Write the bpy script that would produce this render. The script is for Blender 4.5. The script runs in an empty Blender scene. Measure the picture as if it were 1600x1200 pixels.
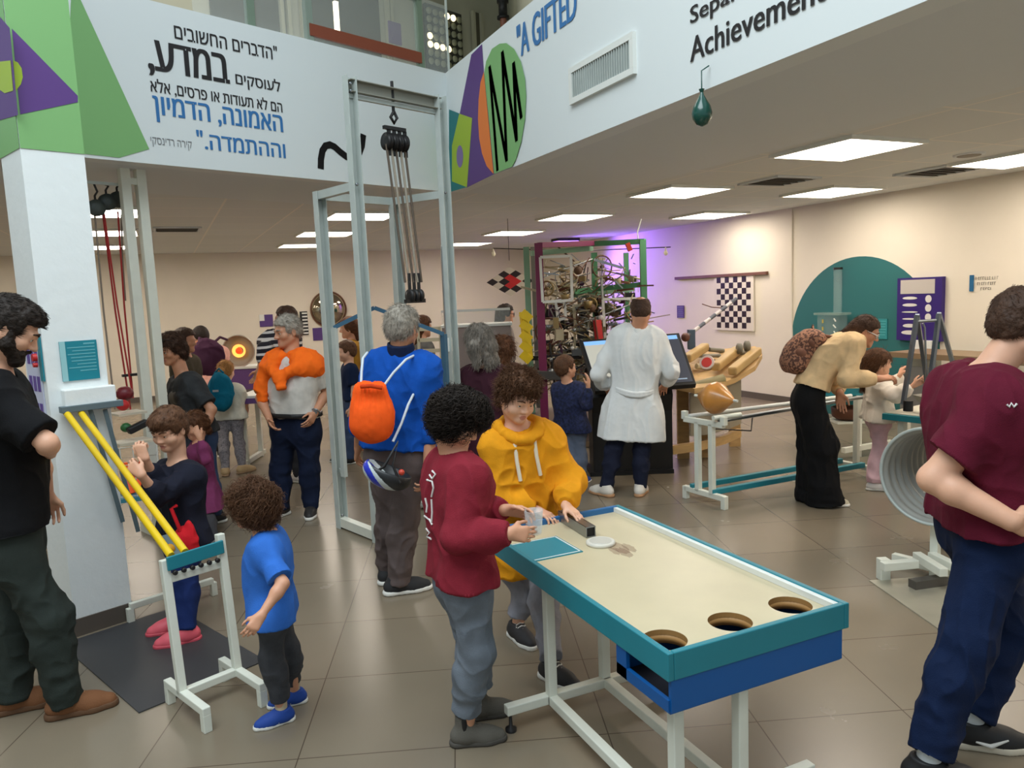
import bpy, bmesh, math, random
import numpy as np
from mathutils import Vector, Matrix
from mathutils.geometry import delaunay_2d_cdt
random.seed(7)
PI = math.pi
sc = bpy.context.scene
COL = sc.collection

# ---------------------------------------------------------------- camera, world, light, exposure
FPX, CAM_YAW, CAM_PITCH, CAM_ROLL, CAM_H = 1180.0, math.radians(24.6), math.radians(6.75), math.radians(2.4), 1.8
HEAD = np.array([math.sin(CAM_YAW), math.cos(CAM_YAW), 0.0])        # level heading of the camera
SIDE = np.array([math.cos(CAM_YAW), -math.sin(CAM_YAW), 0.0])       # level right of the camera
UPZ = np.array([0, 0, 1.0])
FWD = math.cos(CAM_PITCH) * HEAD - math.sin(CAM_PITCH) * UPZ
UP0 = math.sin(CAM_PITCH) * HEAD + math.cos(CAM_PITCH) * UPZ
RGT = math.cos(CAM_ROLL) * SIDE - math.sin(CAM_ROLL) * UP0
UPV = math.sin(CAM_ROLL) * SIDE + math.cos(CAM_ROLL) * UP0
EYE = np.array([0, 0, CAM_H])
cam = bpy.data.cameras.new('camera')
cam.sensor_width = 36.0
cam.lens = 36.0 * FPX / 1600.0
cam.clip_start, cam.clip_end = 0.05, 200
camo = bpy.data.objects.new('camera', cam)
COL.objects.link(camo)
mw = Matrix.Identity(4)
for i in range(3):
    mw[i][0], mw[i][1], mw[i][2], mw[i][3] = RGT[i], UPV[i], -FWD[i], EYE[i]
camo.matrix_world = mw
sc.camera = camo
sc.view_settings.view_transform = 'Standard'
sc.view_settings.look = 'None'
sc.view_settings.exposure = 0.0
sc.view_settings.gamma = 1.0
sc.view_settings.use_curve_mapping = False
W = bpy.data.worlds.new('world')
sc.world = W
W.use_nodes = True
bgn = W.node_tree.nodes['Background']
bgn.inputs[0].default_value = (0.80, 0.93, 1.0, 1)
bgn.inputs[1].default_value = 0.56


def area_light(name, loc, rot, sx, sy, watts, col=(1, 1, 1)):
    l = bpy.data.lights.new(name, 'AREA')
    l.shape = 'RECTANGLE'
    l.size, l.size_y, l.energy, l.color = sx, sy, watts, col
    o = bpy.data.objects.new(name, l)
    COL.objects.link(o)
    o.location, o.rotation_euler = loc, rot
    return o


# daylight falling into the open atrium from its roof, behind and above the camera
area_light('skylight', (-1.0, 1.2, 6.6), (0, 0, math.radians(-20)), 4.5, 5.0, 470, (0.86, 0.95, 1.0))
PANEL_GLOW = 15.5


# ---------------------------------------------------------------- pixels of the photo to points of the place
def ray(px, py):
    return FWD * FPX + RGT * (px - 800.0) - UPV * (py - 600.0)


def G(px, py, z=0.0):
    d = ray(px, py)
    return EYE + d * (z - CAM_H) / d[2]


def at(px, py, dep):
    d = ray(px, py)
    return EYE + d * dep / (d @ HEAD)


def onplane(px, py, p, n):
    d = ray(px, py)
    n = np.asarray(n, float)
    return EYE + d * (((np.asarray(p) - EYE) @ n) / (d @ n))


def dep(p):
    return float((np.asarray(p) - EYE) @ HEAD)


def nrm(v):
    v = np.asarray(v, float)
    return v / max(1e-9, np.linalg.norm(v))


def ydir(deg):
    """level direction; 0 = away from the camera, 90 = to the right of the photo, 180 = towards the camera"""
    a = math.radians(deg)
    return math.cos(a) * HEAD + math.sin(a) * SIDE


# ---------------------------------------------------------------- materials
def lin(c):
    c = c / 255.0
    return c / 12.92 if c <= 0.04045 else ((c + 0.055) / 1.055) ** 2.4


def rgb(r, g, b):
    return (lin(r), lin(g), lin(b), 1.0)


MATS = {}


def M(name, col, rough=0.6, metal=0.0, bump=0.0, bscale=60.0, var=0.0, vscale=4.0, emit=0.0, trans=0.0, alpha=1.0, coat=0.0, sheen=0.0, sss=0.0, stretch=None):
    if name in MATS:
        return MATS[name]
    m = bpy.data.materials.new(name)
    m.use_nodes = True
    nt = m.node_tree
    b = nt.nodes['Principled BSDF']
    c = rgb(*col)
    b.inputs['Base Color'].default_value = c
    b.inputs['Roughness'].default_value = rough
    b.inputs['Metallic'].default_value = metal
    if emit:
        b.inputs['Emission Color'].default_value = c
        b.inputs['Emission Strength'].default_value = emit
    if trans:
        b.inputs['Transmission Weight'].default_value = trans
        b.inputs['IOR'].default_value = 1.3
    if alpha < 1:
        b.inputs['Alpha'].default_value = alpha
    if coat:
        b.inputs['Coat Weight'].default_value = coat
    if sheen:
        b.inputs['Sheen Weight'].default_value = sheen
    if sss:
        b.inputs['Subsurface Weight'].default_value = sss
        b.inputs['Subsurface Radius'].default_value = (0.012, 0.005, 0.003)
    tc = nt.nodes.new('ShaderNodeTexCoord')
    vec = tc.outputs['Object']
    if stretch:
        mp = nt.nodes.new('ShaderNodeMapping')
        mp.inputs['Scale'].default_value = stretch
        nt.links.new(vec, mp.inputs['Vector'])
        vec = mp.outputs['Vector']
    if var:
        n = nt.nodes.new('ShaderNodeTexNoise')
        n.inputs['Scale'].default_value = vscale
        n.inputs['Detail'].default_value = 5
        nt.links.new(vec, n.inputs['Vector'])
        r = nt.nodes.new('ShaderNodeMapRange')
        r.inputs['From Min'].default_value, r.inputs['From Max'].default_value = 0.25, 0.75
        r.inputs['To Min'].default_value, r.inputs['To Max'].default_value = 1 - var, 1 + var
        nt.links.new(n.outputs['Fac'], r.inputs['Value'])
        mx = nt.nodes.new('ShaderNodeMix')
        mx.data_type, mx.blend_type = 'RGBA', 'MULTIPLY'
        mx.inputs['Factor'].default_value = 1
        mx.inputs['A'].default_value = c
        nt.links.new(r.outputs['Result'], mx.inputs['B'])
        nt.links.new(mx.outputs['Result'], b.inputs['Base Color'])
    if bump:
        n = nt.nodes.new('ShaderNodeTexNoise')
        n.inputs['Scale'].default_value = bscale
        n.inputs['Detail'].default_value = 3
        nt.links.new(vec, n.inputs['Vector'])
        bp = nt.nodes.new('ShaderNodeBump')
        bp.inputs['Strength'].default_value = bump
        bp.inputs['Distance'].default_value = 0.01
        nt.links.new(n.outputs['Fac'], bp.inputs['Height'])
        nt.links.new(bp.outputs['Normal'], b.inputs['Normal'])
    MATS[name] = m
    return m


def cloth(name, col, rough=0.85, var=0.12):
    m = M(name, col, rough, bump=0.25, bscale=260, var=var, vscale=14)
    m.node_tree.nodes['Principled BSDF'].inputs['Specular IOR Level'].default_value = 0.22
    return m


def brick_floor():
    m = bpy.data.materials.new('floor_tiles')
    m.use_nodes = True
    nt = m.node_tree
    b = nt.nodes['Principled BSDF']
    tc = nt.nodes.new('ShaderNodeTexCoord')
    mp = nt.nodes.new('ShaderNodeMapping')
    a = math.atan2(0.355, 0.935)
    mp.inputs['Rotation'].default_value = (0, 0, a)
    mp.inputs['Location'].default_value = (-1.15, -2.87, 0)
    nt.links.new(tc.outputs['Object'], mp.inputs['Vector'])
    br = nt.nodes.new('ShaderNodeTexBrick')
    br.offset = 0.0
    br.inputs['Scale'].default_value = 1.0
    br.inputs['Brick Width'].default_value = 0.625
    br.inputs['Row Height'].default_value = 0.64
    br.inputs['Mortar Size'].default_value = 0.0028
    br.inputs['Mortar Smooth'].default_value = 0.2
    br.inputs['Color1'].default_value = rgb(129, 117, 99)
    br.inputs['Color2'].default_value = rgb(123, 112, 95)
    br.inputs['Mortar'].default_value = rgb(82, 70, 58)
    nt.links.new(mp.outputs['Vector'], br.inputs['Vector'])
    n = nt.nodes.new('ShaderNodeTexNoise')
    n.inputs['Scale'].default_value = 3.0
    n.inputs['Detail'].default_value = 6
    nt.links.new(tc.outputs['Object'], n.inputs['Vector'])
    r = nt.nodes.new('ShaderNodeMapRange')
    r.inputs['To Min'].default_value, r.inputs['To Max'].default_value = 0.94, 1.06
    nt.links.new(n.outputs['Fac'], r.inputs['Value'])
    mx = nt.nodes.new('ShaderNodeMix')
    mx.data_type, mx.blend_type = 'RGBA', 'MULTIPLY'
    mx.inputs['Factor'].default_value = 1
    nt.links.new(br.outputs['Color'], mx.inputs['A'])
    nt.links.new(r.outputs['Result'], mx.inputs['B'])
    nt.links.new(mx.outputs['Result'], b.inputs['Base Color'])
    r2 = nt.nodes.new('ShaderNodeMapRange')
    r2.inputs['To Min'].default_value, r2.inputs['To Max'].default_value = 0.26, 0.28
    nt.links.new(n.outputs['Fac'], r2.inputs['Value'])
    nt.links.new(r2.outputs['Result'], b.inputs['Roughness'])
    return m


def grid_ceiling():
    m = bpy.data.materials.new('ceiling_tiles')
    m.use_nodes = True
    nt = m.node_tree
    b = nt.nodes['Principled BSDF']
    tc = nt.nodes.new('ShaderNodeTexCoord')
    br = nt.nodes.new('ShaderNodeTexBrick')
    br.offset = 0.0
    br.inputs['Scale'].default_value = 1.0
    br.inputs['Brick Width'].default_value = 0.82
    br.inputs['Row Height'].default_value = 0.82
    br.inputs['Mortar Size'].default_value = 0.012
    br.inputs['Color1'].default_value = rgb(216, 220, 219)
    br.inputs['Color2'].default_value = rgb(211, 215, 214)
    br.inputs['Mortar'].default_value = rgb(232, 229, 222)
    mp = nt.nodes.new('ShaderNodeMapping')
    mp.inputs['Location'].default_value = (-4.8 + 0.82 * 20, -4.19 + 0.82 * 20, 0)
    nt.links.new(tc.outputs['Object'], mp.inputs['Vector'])
    nt.links.new(mp.outputs['Vector'], br.inputs['Vector'])
    nt.links.new(br.outputs['Color'], b.inputs['Base Color'])
    b.inputs['Roughness'].default_value = 0.9
    return m


WHITE = M('white_paint', (226, 228, 222), 0.55, bump=0.05, bscale=30)
CREAM = M('wall_paint', (227, 219, 202), 0.8, bump=0.04, bscale=40, var=0.03, vscale=2)
FASCIA = M('fascia_paint', (222, 228, 228), 0.6)
METALW = M('white_enamel', (219, 221, 208), 0.4, var=0.05, vscale=9)
GALV = M('galvanised_steel', (188, 196, 191), 0.42, metal=0.08, var=0.08, vscale=8)
STEEL = M('steel', (150, 155, 158), 0.3, metal=0.9)
DARK = M('dark_metal', (38, 36, 36), 0.45, metal=0.3)
BLACK = M('black_plastic', (18, 18, 20), 0.5)
TEAL = M('teal_paint', (32, 126, 140), 0.45, var=0.05, vscale=8)
TEALSIGN = M('teal_sign', (22, 130, 146), 0.4)
PURPLE = M('purple_print', (80, 52, 120), 0.5)
YELLOW = M('yellow_paint', (226, 190, 22), 0.4, var=0.05, vscale=12)
WOOD = M('pale_wood', (196, 160, 106), 0.5, var=0.16, vscale=6, stretch=(1, 1, 6))
BROWN = M('brown_wood', (110, 72, 48), 0.5, var=0.15, vscale=8)
GLASS = M('clear_plastic', (225, 232, 230), 0.05, alpha=0.16)
RED = M('red_paint', (190, 34, 36), 0.45)
ORANGE = M('orange_plastic', (255, 92, 16), 0.5)
GREEN = M('green_paint', (56, 112, 74), 0.45, var=0.08)
MAGENTA = M('magenta_paint', (120, 34, 78), 0.45)
BRASS = M('brass_wire', (150, 128, 84), 0.4, metal=0.5)

# ---------------------------------------------------------------- building blocks
ORG = {}


def setp(o, label=None, cat=None, group=None, kind=None):
    if label: o['label'] = label
    if cat: o['category'] = cat
    if group: o['group'] = group
    if kind: o['kind'] = kind
    return o


def root(name, loc, label, cat, group=None):
    o = bpy.data.objects.new(name, None)
    COL.objects.link(o)
    o.location = [float(v) for v in loc]
    o.empty_display_size = 0.1
    ORG[o.name] = np.array(loc, float)
    return setp(o, label, cat, group)


def link_mesh(name, me, parent=None, org=None):
    o = bpy.data.objects.new(name, me)
    COL.objects.link(o)
    if parent is not None:
        o.parent = parent
        ORG[o.name] = ORG[parent.name] + np.array(o.location)
    else:
        if org is not None:
            o.location = [float(v) for v in org]
        ORG[o.name] = np.array(org if org is not None else (0, 0, 0), float)
    return o


def mesh_np(name, V, F, mats, parent=None, org=None, smooth=True, midx=None):
    """V (n,3) world points, F a list of (k, n) index arrays"""
    base = ORG[parent.name] if parent is not None else np.array(org if org is not None else (0, 0, 0), float)
    V = np.asarray(V, np.float64) - base
    me = bpy.data.meshes.new(name)
    F = [np.asarray(f, np.int32) for f in (F if isinstance(F, list) else [F]) if len(f)]
    nl = sum(f.size for f in F)
    nf = sum(len(f) for f in F)
    me.vertices.add(len(V))
    me.vertices.foreach_set('co', V.astype(np.float32).ravel())
    me.loops.add(nl)
    me.loops.foreach_set('vertex_index', np.concatenate([f.ravel() for f in F]))
    me.polygons.add(nf)
    tot = np.concatenate([np.full(len(f), f.shape[1], np.int32) for f in F])
    st = np.concatenate([[0], np.cumsum(tot)[:-1]]).astype(np.int32)
    me.polygons.foreach_set('loop_start', st)
    me.polygons.foreach_set('loop_total', tot)
    for m in (mats if isinstance(mats, (list, tuple)) else [mats]):
        me.materials.append(m)
    if midx is not None:
        me.polygons.foreach_set('material_index', np.asarray(midx, np.int32))
    me.update(calc_edges=True)
    me.polygons.foreach_set('use_smooth', np.full(nf, bool(smooth)))
    me.validate()
    return link_mesh(name, me, parent, org)


def frame(d, up=(0, 0, 1)):
    """columns: side, up', d"""
    d = nrm(d)
    u = np.asarray(up, float)
    if abs(d @ nrm(u)) > 0.98:
        u = np.array([0, 1.0, 0]) if abs(d[1]) < 0.9 else np.array([1.0, 0, 0])
    s = nrm(np.cross(u, d))
    return np.stack([s, np.cross(d, s), d], 1)


class MB:
    def __init__(s):
        s.v, s.f, s.sm, s.mi = [], [], [], []

    def add(s, V, F, smooth=False, mi=0):
        n = len(s.v)
        s.v += [tuple(float(c) for c in p) for p in V]
        for f in F:
            s.f.append(tuple(i + n for i in f))
            s.sm.append(smooth)
            s.mi.append(mi)
        return s

    def box(s, c, size, R=None, mi=0):
        R = np.eye(3) if R is None else np.asarray(R)
        h = np.array(size) / 2.0
        V = [np.asarray(c) + R @ (h * np.array([x, y, z])) for z in (-1, 1) for y in (-1, 1) for x in (-1, 1)]
        return s.add(V, [(0, 2, 3, 1), (4, 5, 7, 6), (0, 1, 5, 4), (2, 6, 7, 3), (0, 4, 6, 2), (1, 3, 7, 5)], mi=mi)

    def bar(s, a, b, w, h=None, up=(0, 0, 1), mi=0):
        a, b = np.asarray(a, float), np.asarray(b, float)
        R = frame(b - a, up)
        return s.box((a + b) / 2, (w, h or w, np.linalg.norm(b - a)), R, mi)

    def tube(s, pts, r, n=10, closed=False, mi=0, caps=True):
        P = [np.asarray(p, float) for p in pts]
        rs = r if hasattr(r, '__len__') else [r] * len(P)
        V, F = [], []
        R = None
        for i, p in enumerate(P):
            if closed:
                d = P[(i + 1) % len(P)] - P[i - 1]
            else:
                d = P[min(i + 1, len(P) - 1)] - P[max(i - 1, 0)]
            d = nrm(d)
            if R is None:
                R = frame(d)
            else:
                sd = nrm(R[:, 0] - d * (R[:, 0] @ d))
                R = np.stack([sd, np.cross(d, sd), d], 1)
            for k in range(n):
                a = 2 * PI * k / n
                V.append(p + rs[i] * (math.cos(a) * R[:, 0] + math.sin(a) * R[:, 1]))
        m = len(P)
        for i in range(m if closed else m - 1):
            j = (i + 1) % m
            for k in range(n):
                l = (k + 1) % n
                F.append((i * n + k, i * n + l, j * n + l, j * n + k))
        s.add(V, F, True, mi)
        if caps and not closed:
            s.add(V[:n], [tuple(range(n - 1, -1, -1))], False, mi)
            s.add(V[-n:], [tuple(range(n))], False, mi)
        return s

    def lathe(s, o, ax, prof, n=24, mi=0, caps=True, smooth=True):
        """prof: (distance along axis, radius)"""
        R = frame(ax)
        V, F = [], []
        for (t, r) in prof:
            for k in range(n):
                a = 2 * PI * k / n
                V.append(np.asarray(o) + R[:, 2] * t + max(r, 1e-4) * (math.cos(a) * R[:, 0] + math.sin(a) * R[:, 1]))
        for i in range(len(prof) - 1):
            for k in range(n):
                l = (k + 1) % n
                F.append((i * n + k, i * n + l, i * n + n + l, i * n + n + k))
        s.add(V, F, smooth, mi)
        if caps:
            s.add(V[:n], [tuple(range(n - 1, -1, -1))], False, mi)
            s.add(V[-n:], [tuple(range(n))], False, mi)
        return s

    def prism(s, pts, ext, mi=0):
        """outline of points, extruded by vector ext"""
        P = [np.asarray(p, float) for p in pts]
        e = np.asarray(ext, float)
        nn = np.cross(P[1] - P[0], P[2] - P[0])
        n = len(P)
        V = P + [p + e for p in P]
        c = sum(np.cross(P[i], P[(i + 1) % n]) for i in range(n))
        flip = (c @ e) > 0
        f0, f1 = tuple(range(n)), tuple(range(n, 2 * n))
        sides = [(i, i + n, (i + 1) % n + n, (i + 1) % n) for i in range(n)]
        F = [f0[::-1], f1] + [q[::-1] for q in sides] if flip else [f0, f1[::-1]] + sides
        return s.add(V, F, mi=mi)

    def ball(s, c, r, n=16, R=None, mi=0):
        r = np.array(r if hasattr(r, '__len__') else (r, r, r), float)
        R = np.eye(3) if R is None else R
        V, F = [], []
        m = max(6, n // 2)
        for i in range(m + 1):
            t = PI * i / m
            for k in range(n):
                a = 2 * PI * k / n
                V.append(np.asarray(c) + R @ (r * np.array([math.sin(t) * math.cos(a), math.sin(t) * math.sin(a), -math.cos(t)])))
        for i in range(m):
            for k in range(n):
                l = (k + 1) % n
                F.append((i * n + k, i * n + l, i * n + n + l, i * n + n + k))
        return s.add(V, F, True, mi)

    def build(s, name, mats, parent=None, org=None, bev=0.0, **kw):
        if parent is None and org is None:
            org = np.mean(np.array(s.v), 0)
            org[2] = np.array(s.v)[:, 2].min()
        base = ORG[parent.name] if parent is not None else np.asarray(org, float)
        me = bpy.data.meshes.new(name)
        me.from_pydata([tuple(np.array(p) - base) for p in s.v], [], s.f)
        for m in (mats if isinstance(mats, (list, tuple)) else [mats]):
            me.materials.append(m)
        me.polygons.foreach_set('use_smooth', s.sm)
        me.polygons.foreach_set('material_index', s.mi)
        me.validate()
        o = link_mesh(name, me, parent, org)
        if bev:
            b = o.modifiers.new('bevel', 'BEVEL')
            b.width, b.segments, b.limit_method = bev, 2, 'ANGLE'
        return setp(o, **kw)


def copy_tree(o, delta, parent=None):
    c = o.copy()
    COL.objects.link(c)
    c.parent = parent
    if parent is None:
        c.location = [o.location[i] + float(delta[i]) for i in range(3)]
    for ch in [x for x in sc.objects if x.parent == o]:
        copy_tree(ch, delta, c)
    return c


def text(name, s, mat, p0, xd, yd, w, h, parent=None, bold=0.0, ext=0.002, shear=0.0, fat=0.0, **kw):
    """lettering fitted to a w by h rectangle whose lower left corner is p0"""
    cu = bpy.data.curves.new(name, 'FONT')
    cu.body = s
    cu.size = 1.0
    cu.offset = bold
    cu.resolution_u = 3
    cu.fill_mode = 'NONE'
    t = bpy.data.objects.new(name, cu)
    COL.objects.link(t)
    bpy.context.view_layer.update()
    me = bpy.data.meshes.new_from_object(t.evaluated_get(bpy.context.evaluated_depsgraph_get()))
    bpy.data.objects.remove(t)
    ed = np.array([e.vertices[:] for e in me.edges])
    pv = np.array([v.co[:2] for v in me.vertices])
    r2 = delaunay_2d_cdt([Vector(v) for v in pv.tolist()], [tuple(e) for e in ed.tolist()], [], 0, 1e-6)
    co = np.array([(v[0], v[1], 0.0) for v in r2[0]])
    A_, B_ = pv[ed[:, 0]], pv[ed[:, 1]]
    polys = []
    for f_ in r2[2]:
        m_ = co[list(f_)].mean(0)
        up_ = (A_[:, 1] > m_[1]) != (B_[:, 1] > m_[1])
        xs_ = A_[:, 0] + (m_[1] - A_[:, 1]) * (B_[:, 0] - A_[:, 0]) / np.where(up_, B_[:, 1] - A_[:, 1], 1)
        if (up_ & (xs_ > m_[0])).sum() % 2:
            polys.append(tuple(f_))
    bpy.data.meshes.remove(me)
    lo, hi = co.min(0), co.max(0)
    co = (co - lo) / np.maximum(hi - lo, 1e-6)
    xd, yd = nrm(xd), nrm(yd)
    zd = np.cross(xd, yd)
    P = np.asarray(p0) + np.outer(co[:, 0] * w + co[:, 1] * h * shear, xd) + np.outer(co[:, 1] * h, yd) + zd * ext
    b = MB()
    b.add(P, polys)
    if fat:
        for k in (-1, 1):
            b.add(P + xd * k * fat * h + zd * 0.0004 * (k + 1.5), polys)
    return b.build(name, mat, parent, None if parent else p0, **kw)


# ---------------------------------------------------------------- smooth solids: distance fields and surface nets
_rs = np.random.RandomState(3)
_TAB = _rs.rand(4096).astype(np.float32)


def vn(P, seed=0):
    """value noise, -1..1"""
    i = np.floor(P).astype(np.int64)
    f = (P - i).astype(np.float32)
    f = f * f * (3 - 2 * f)
    out = 0
    for dx in (0, 1):
        for dy in (0, 1):
            for dz in (0, 1):
                h = ((i[:, 0] + dx) * 73856093 ^ (i[:, 1] + dy) * 19349663 ^ (i[:, 2] + dz) * 83492791 ^ (seed * 2654435 + 977)) & 0x7fffffff
                h = (h ^ (h >> 13)) * 1274126177 & 0x7fffffff
                v = _TAB[(h ^ (h >> 9)) & 4095]
                out = out + v * (f[:, 0] if dx else 1 - f[:, 0]) * (f[:, 1] if dy else 1 - f[:, 1]) * (f[:, 2] if dz else 1 - f[:, 2])
    return out * 2 - 1


_CORN = np.array([(x, y, z) for x in (0, 1) for y in (0, 1) for z in (0, 1)])
_EDGE = [(a, b) for a in range(8) for b in range(a + 1, 8) if np.abs(_CORN[a] - _CORN[b]).sum() == 1]


class Fld:
    def __init__(s, vox):
        s.P, s.v = [], vox

    def c(s, a, b, ra, rb=None, k=0.03, cut=0, op=0):
        s.P.append(('c', np.asarray(a, float), np.asarray(b, float), ra, ra if rb is None else rb, k, cut, op))
        return s

    def e(s, c, r, R=None, k=0.03, op=0):
        s.P.append(('e', np.asarray(c, float), np.asarray(r, float), np.eye(3) if R is None else np.asarray(R), 0, k, 0, op))
        return s

    def cutp(s, p, n):
        """keep what lies behind the plane (p, n)"""
        s.P.append(('p', np.asarray(p, float), nrm(n), 0, 0, 0, 0, 2))
        return s

    def fn(s, f):
        """f(points) -> distance; the solid is cut by it"""
        s.P.append(('f', f, 0, 0, 0, 0, 0, 2))
        return s

    def solve(s, disp=None):
        v = s.v
        los, his = [], []
        for p in s.P:
            if p[7]:
                continue
            if p[0] == 'c':
                r = max(p[3], p[4])
                los.append(np.minimum(p[1], p[2]) - r)
                his.append(np.maximum(p[1], p[2]) + r)
            else:
                r = np.abs(p[3]) @ p[2]
                los.append(p[1] - r)
                his.append(p[1] + r)
        lo = np.min(los, 0) - 3 * v
        hi = np.max(his, 0) + 3 * v
        n = np.ceil((hi - lo) / v).astype(int) + 1
        ax = [(lo[i] + v * np.arange(n[i])).astype(np.float32) for i in range(3)]
        D = np.full(n, 0.3, np.float32)
        j = 0
        for p in s.P:
            k = p[5]
            if p[0] in 'ce':
                if p[0] == 'c':
                    r = max(p[3], p[4])
                    a, b = np.minimum(p[1], p[2]) - r, np.maximum(p[1], p[2]) + r
                else:
                    r = np.abs(p[3]) @ p[2]
                    a, b = p[1] - r, p[1] + r
                pad = k + 2.5 * v
                i0 = np.clip(np.floor((a - pad - lo) / v).astype(int), 0, n)
                i1 = np.clip(np.ceil((b + pad - lo) / v).astype(int) + 1, 0, n)
            else:
                i0, i1 = np.zeros(3, int), n
            if np.any(i1 <= i0):
                continue
            sl = tuple(slice(i0[i], i1[i]) for i in range(3))
            X = ax[0][sl[0]][:, None, None]
            Y = ax[1][sl[1]][None, :, None]
            Z = ax[2][sl[2]][None, None, :]
            if p[0] == 'c':
                A, B = p[1], p[2]
                ba = B - A
                L2 = max(float(ba @ ba), 1e-10)
                x, y, z = X - A[0], Y - A[1], Z - A[2]
                tt = (x * ba[0] + y * ba[1] + z * ba[2]) / L2
                t = np.clip(tt, 0, 1)
                d = np.sqrt((x - t * ba[0]) ** 2 + (y - t * ba[1]) ** 2 + (z - t * ba[2]) ** 2) - (p[3] + (p[4] - p[3]) * t)
                if p[6]:
                    L = math.sqrt(L2)
                    if p[6] & 1: d = np.maximum(d, -tt * L)
                    if p[6] & 2: d = np.maximum(d, (tt - 1) * L)
            elif p[0] == 'e':
                A, r, R = p[1], p[2], p[3]
                x, y, z = X - A[0], Y - A[1], Z - A[2]
                q = [(x * R[0, i] + y * R[1, i] + z * R[2, i]) / r[i] for i in range(3)]
                k0 = np.sqrt(q[0] ** 2 + q[1] ** 2 + q[2] ** 2)
                k1 = np.sqrt((q[0] / r[0]) ** 2 + (q[1] / r[1]) ** 2 + (q[2] / r[2]) ** 2)
                d = k0 * (k0 - 1) / np.maximum(k1, 1e-6)
            elif p[0] == 'p':
                d = (X - p[1][0]) * p[2][0] + (Y - p[1][1]) * p[2][1] + (Z - p[1][2]) * p[2][2]
            else:
                d = p[1](X, Y, Z)
            d = np.asarray(d, np.float32)
            O = D[sl]
            if p[7] == 0:
                h = np.clip(0.5 + 0.5 * (O - d) / max(k, 1e-5), 0, 1)
                D[sl] = O + (d - O) * h - k * h * (1 - h)
            elif p[7] == 1:
                h = np.clip(0.5 - 0.5 * (O + d) / max(k, 1e-5), 0, 1)
                D[sl] = O + (-d - O) * h + k * h * (1 - h)
            else:
                D[sl] = np.maximum(O, d)
        S = D < 0
        c = np.zeros(n - 1, np.int8)
        for a in _CORN:
            c += S[a[0]:n[0] - 1 + a[0], a[1]:n[1] - 1 + a[1], a[2]:n[2] - 1 + a[2]]
        act = np.argwhere((c > 0) & (c < 8))
        if not len(act):
            return np.zeros((0, 3)), np.zeros((0, 4), int), np.zeros((0, 3))
        vals = np.stack([D[act[:, 0] + a[0], act[:, 1] + a[1], act[:, 2] + a[2]] for a in _CORN], 1)
        acc = np.zeros((len(act), 3), np.float64)
        cnt = np.zeros(len(act))
        for (a, b) in _EDGE:
            va, vb = vals[:, a], vals[:, b]
            m = (va < 0) != (vb < 0)
            t = np.where(m, va / np.where(m, va - vb, 1), 0)
            pt = _CORN[a] + t[:, None] * (_CORN[b] - _CORN[a])
            acc += np.where(m[:, None], pt, 0)
            cnt += m
        V = lo + v * (act + acc / cnt[:, None])
        N = np.stack([vals[:, _CORN[:, i] == 1].sum(1) - vals[:, _CORN[:, i] == 0].sum(1) for i in range(3)], 1).astype(float)
        N /= np.maximum(np.linalg.norm(N, axis=1, keepdims=True), 1e-9)
        ids = np.full(n - 1, -1, np.int32)
        ids[act[:, 0], act[:, 1], act[:, 2]] = np.arange(len(act))
        Q = []
        for i in range(3):
            u, w = [(1, 2), (2, 0), (0, 1)][i]
            s0, s1 = [slice(1, m - 1) for m in n], [slice(1, m - 1) for m in n]
            s0[i], s1[i] = slice(0, n[i] - 1), slice(1, n[i])
            A, B = S[tuple(s0)], S[tuple(s1)]
            e = np.argwhere(A != B)
            if not len(e):
                continue
            fl = A[e[:, 0], e[:, 1], e[:, 2]]
            off = np.ones(3, int)
            off[i] = 0
            e = e + off
            def cell(du, dw):
                q = e.copy()
                q[:, u] += du
                q[:, w] += dw
                return ids[q[:, 0], q[:, 1], q[:, 2]]
            q = np.stack([cell(-1, -1), cell(0, -1), cell(0, 0), cell(-1, 0)], 1)
            q[~fl] = q[~fl][:, ::-1]
            Q.append(q)
        Q = np.concatenate(Q)
        Q = Q[(Q >= 0).all(1)]
        if disp is not None:
            V = V + N * disp(V, N)[:, None]
        return V, Q, N

    def build(s, name, mats, parent=None, org=None, disp=None, pick=None, extra=None, **kw):
        V, Q, N = s.solve(disp)
        mi = None
        if pick is not None:
            mi = pick(V[Q].mean(1))
        F = [Q]
        if extra is not None:
            V2, F2 = extra(V, N)
            F.append(F2 + len(V))
            V = np.concatenate([V, V2])
            if mi is not None:
                mi = np.concatenate([mi, np.zeros(len(F2), int)])
        o = mesh_np(name, V, F, mats, parent, org, True, mi)
        return setp(o, **kw)


def folds(amp, f=(9, 9, 5), fine=0.08, seed=1):
    """cloth creases as a displacement along the normal"""
    def g(V, N):
        q = V * np.array(f)
        q = q + 0.6 * np.stack([vn(V * 4, seed + 11), vn(V * 4, seed + 12), vn(V * 4, seed + 13)], 1)
        a = 2 * (1 - np.abs(vn(q, seed))) ** 2.5 - 1
        b = 2 * (1 - np.abs(vn(q * 1.9 + 3.1, seed + 5))) ** 2 - 1
        return amp * (0.75 * a + 0.4 * b) + amp * fine * vn(V * 45, seed + 7)
    return g
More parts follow.
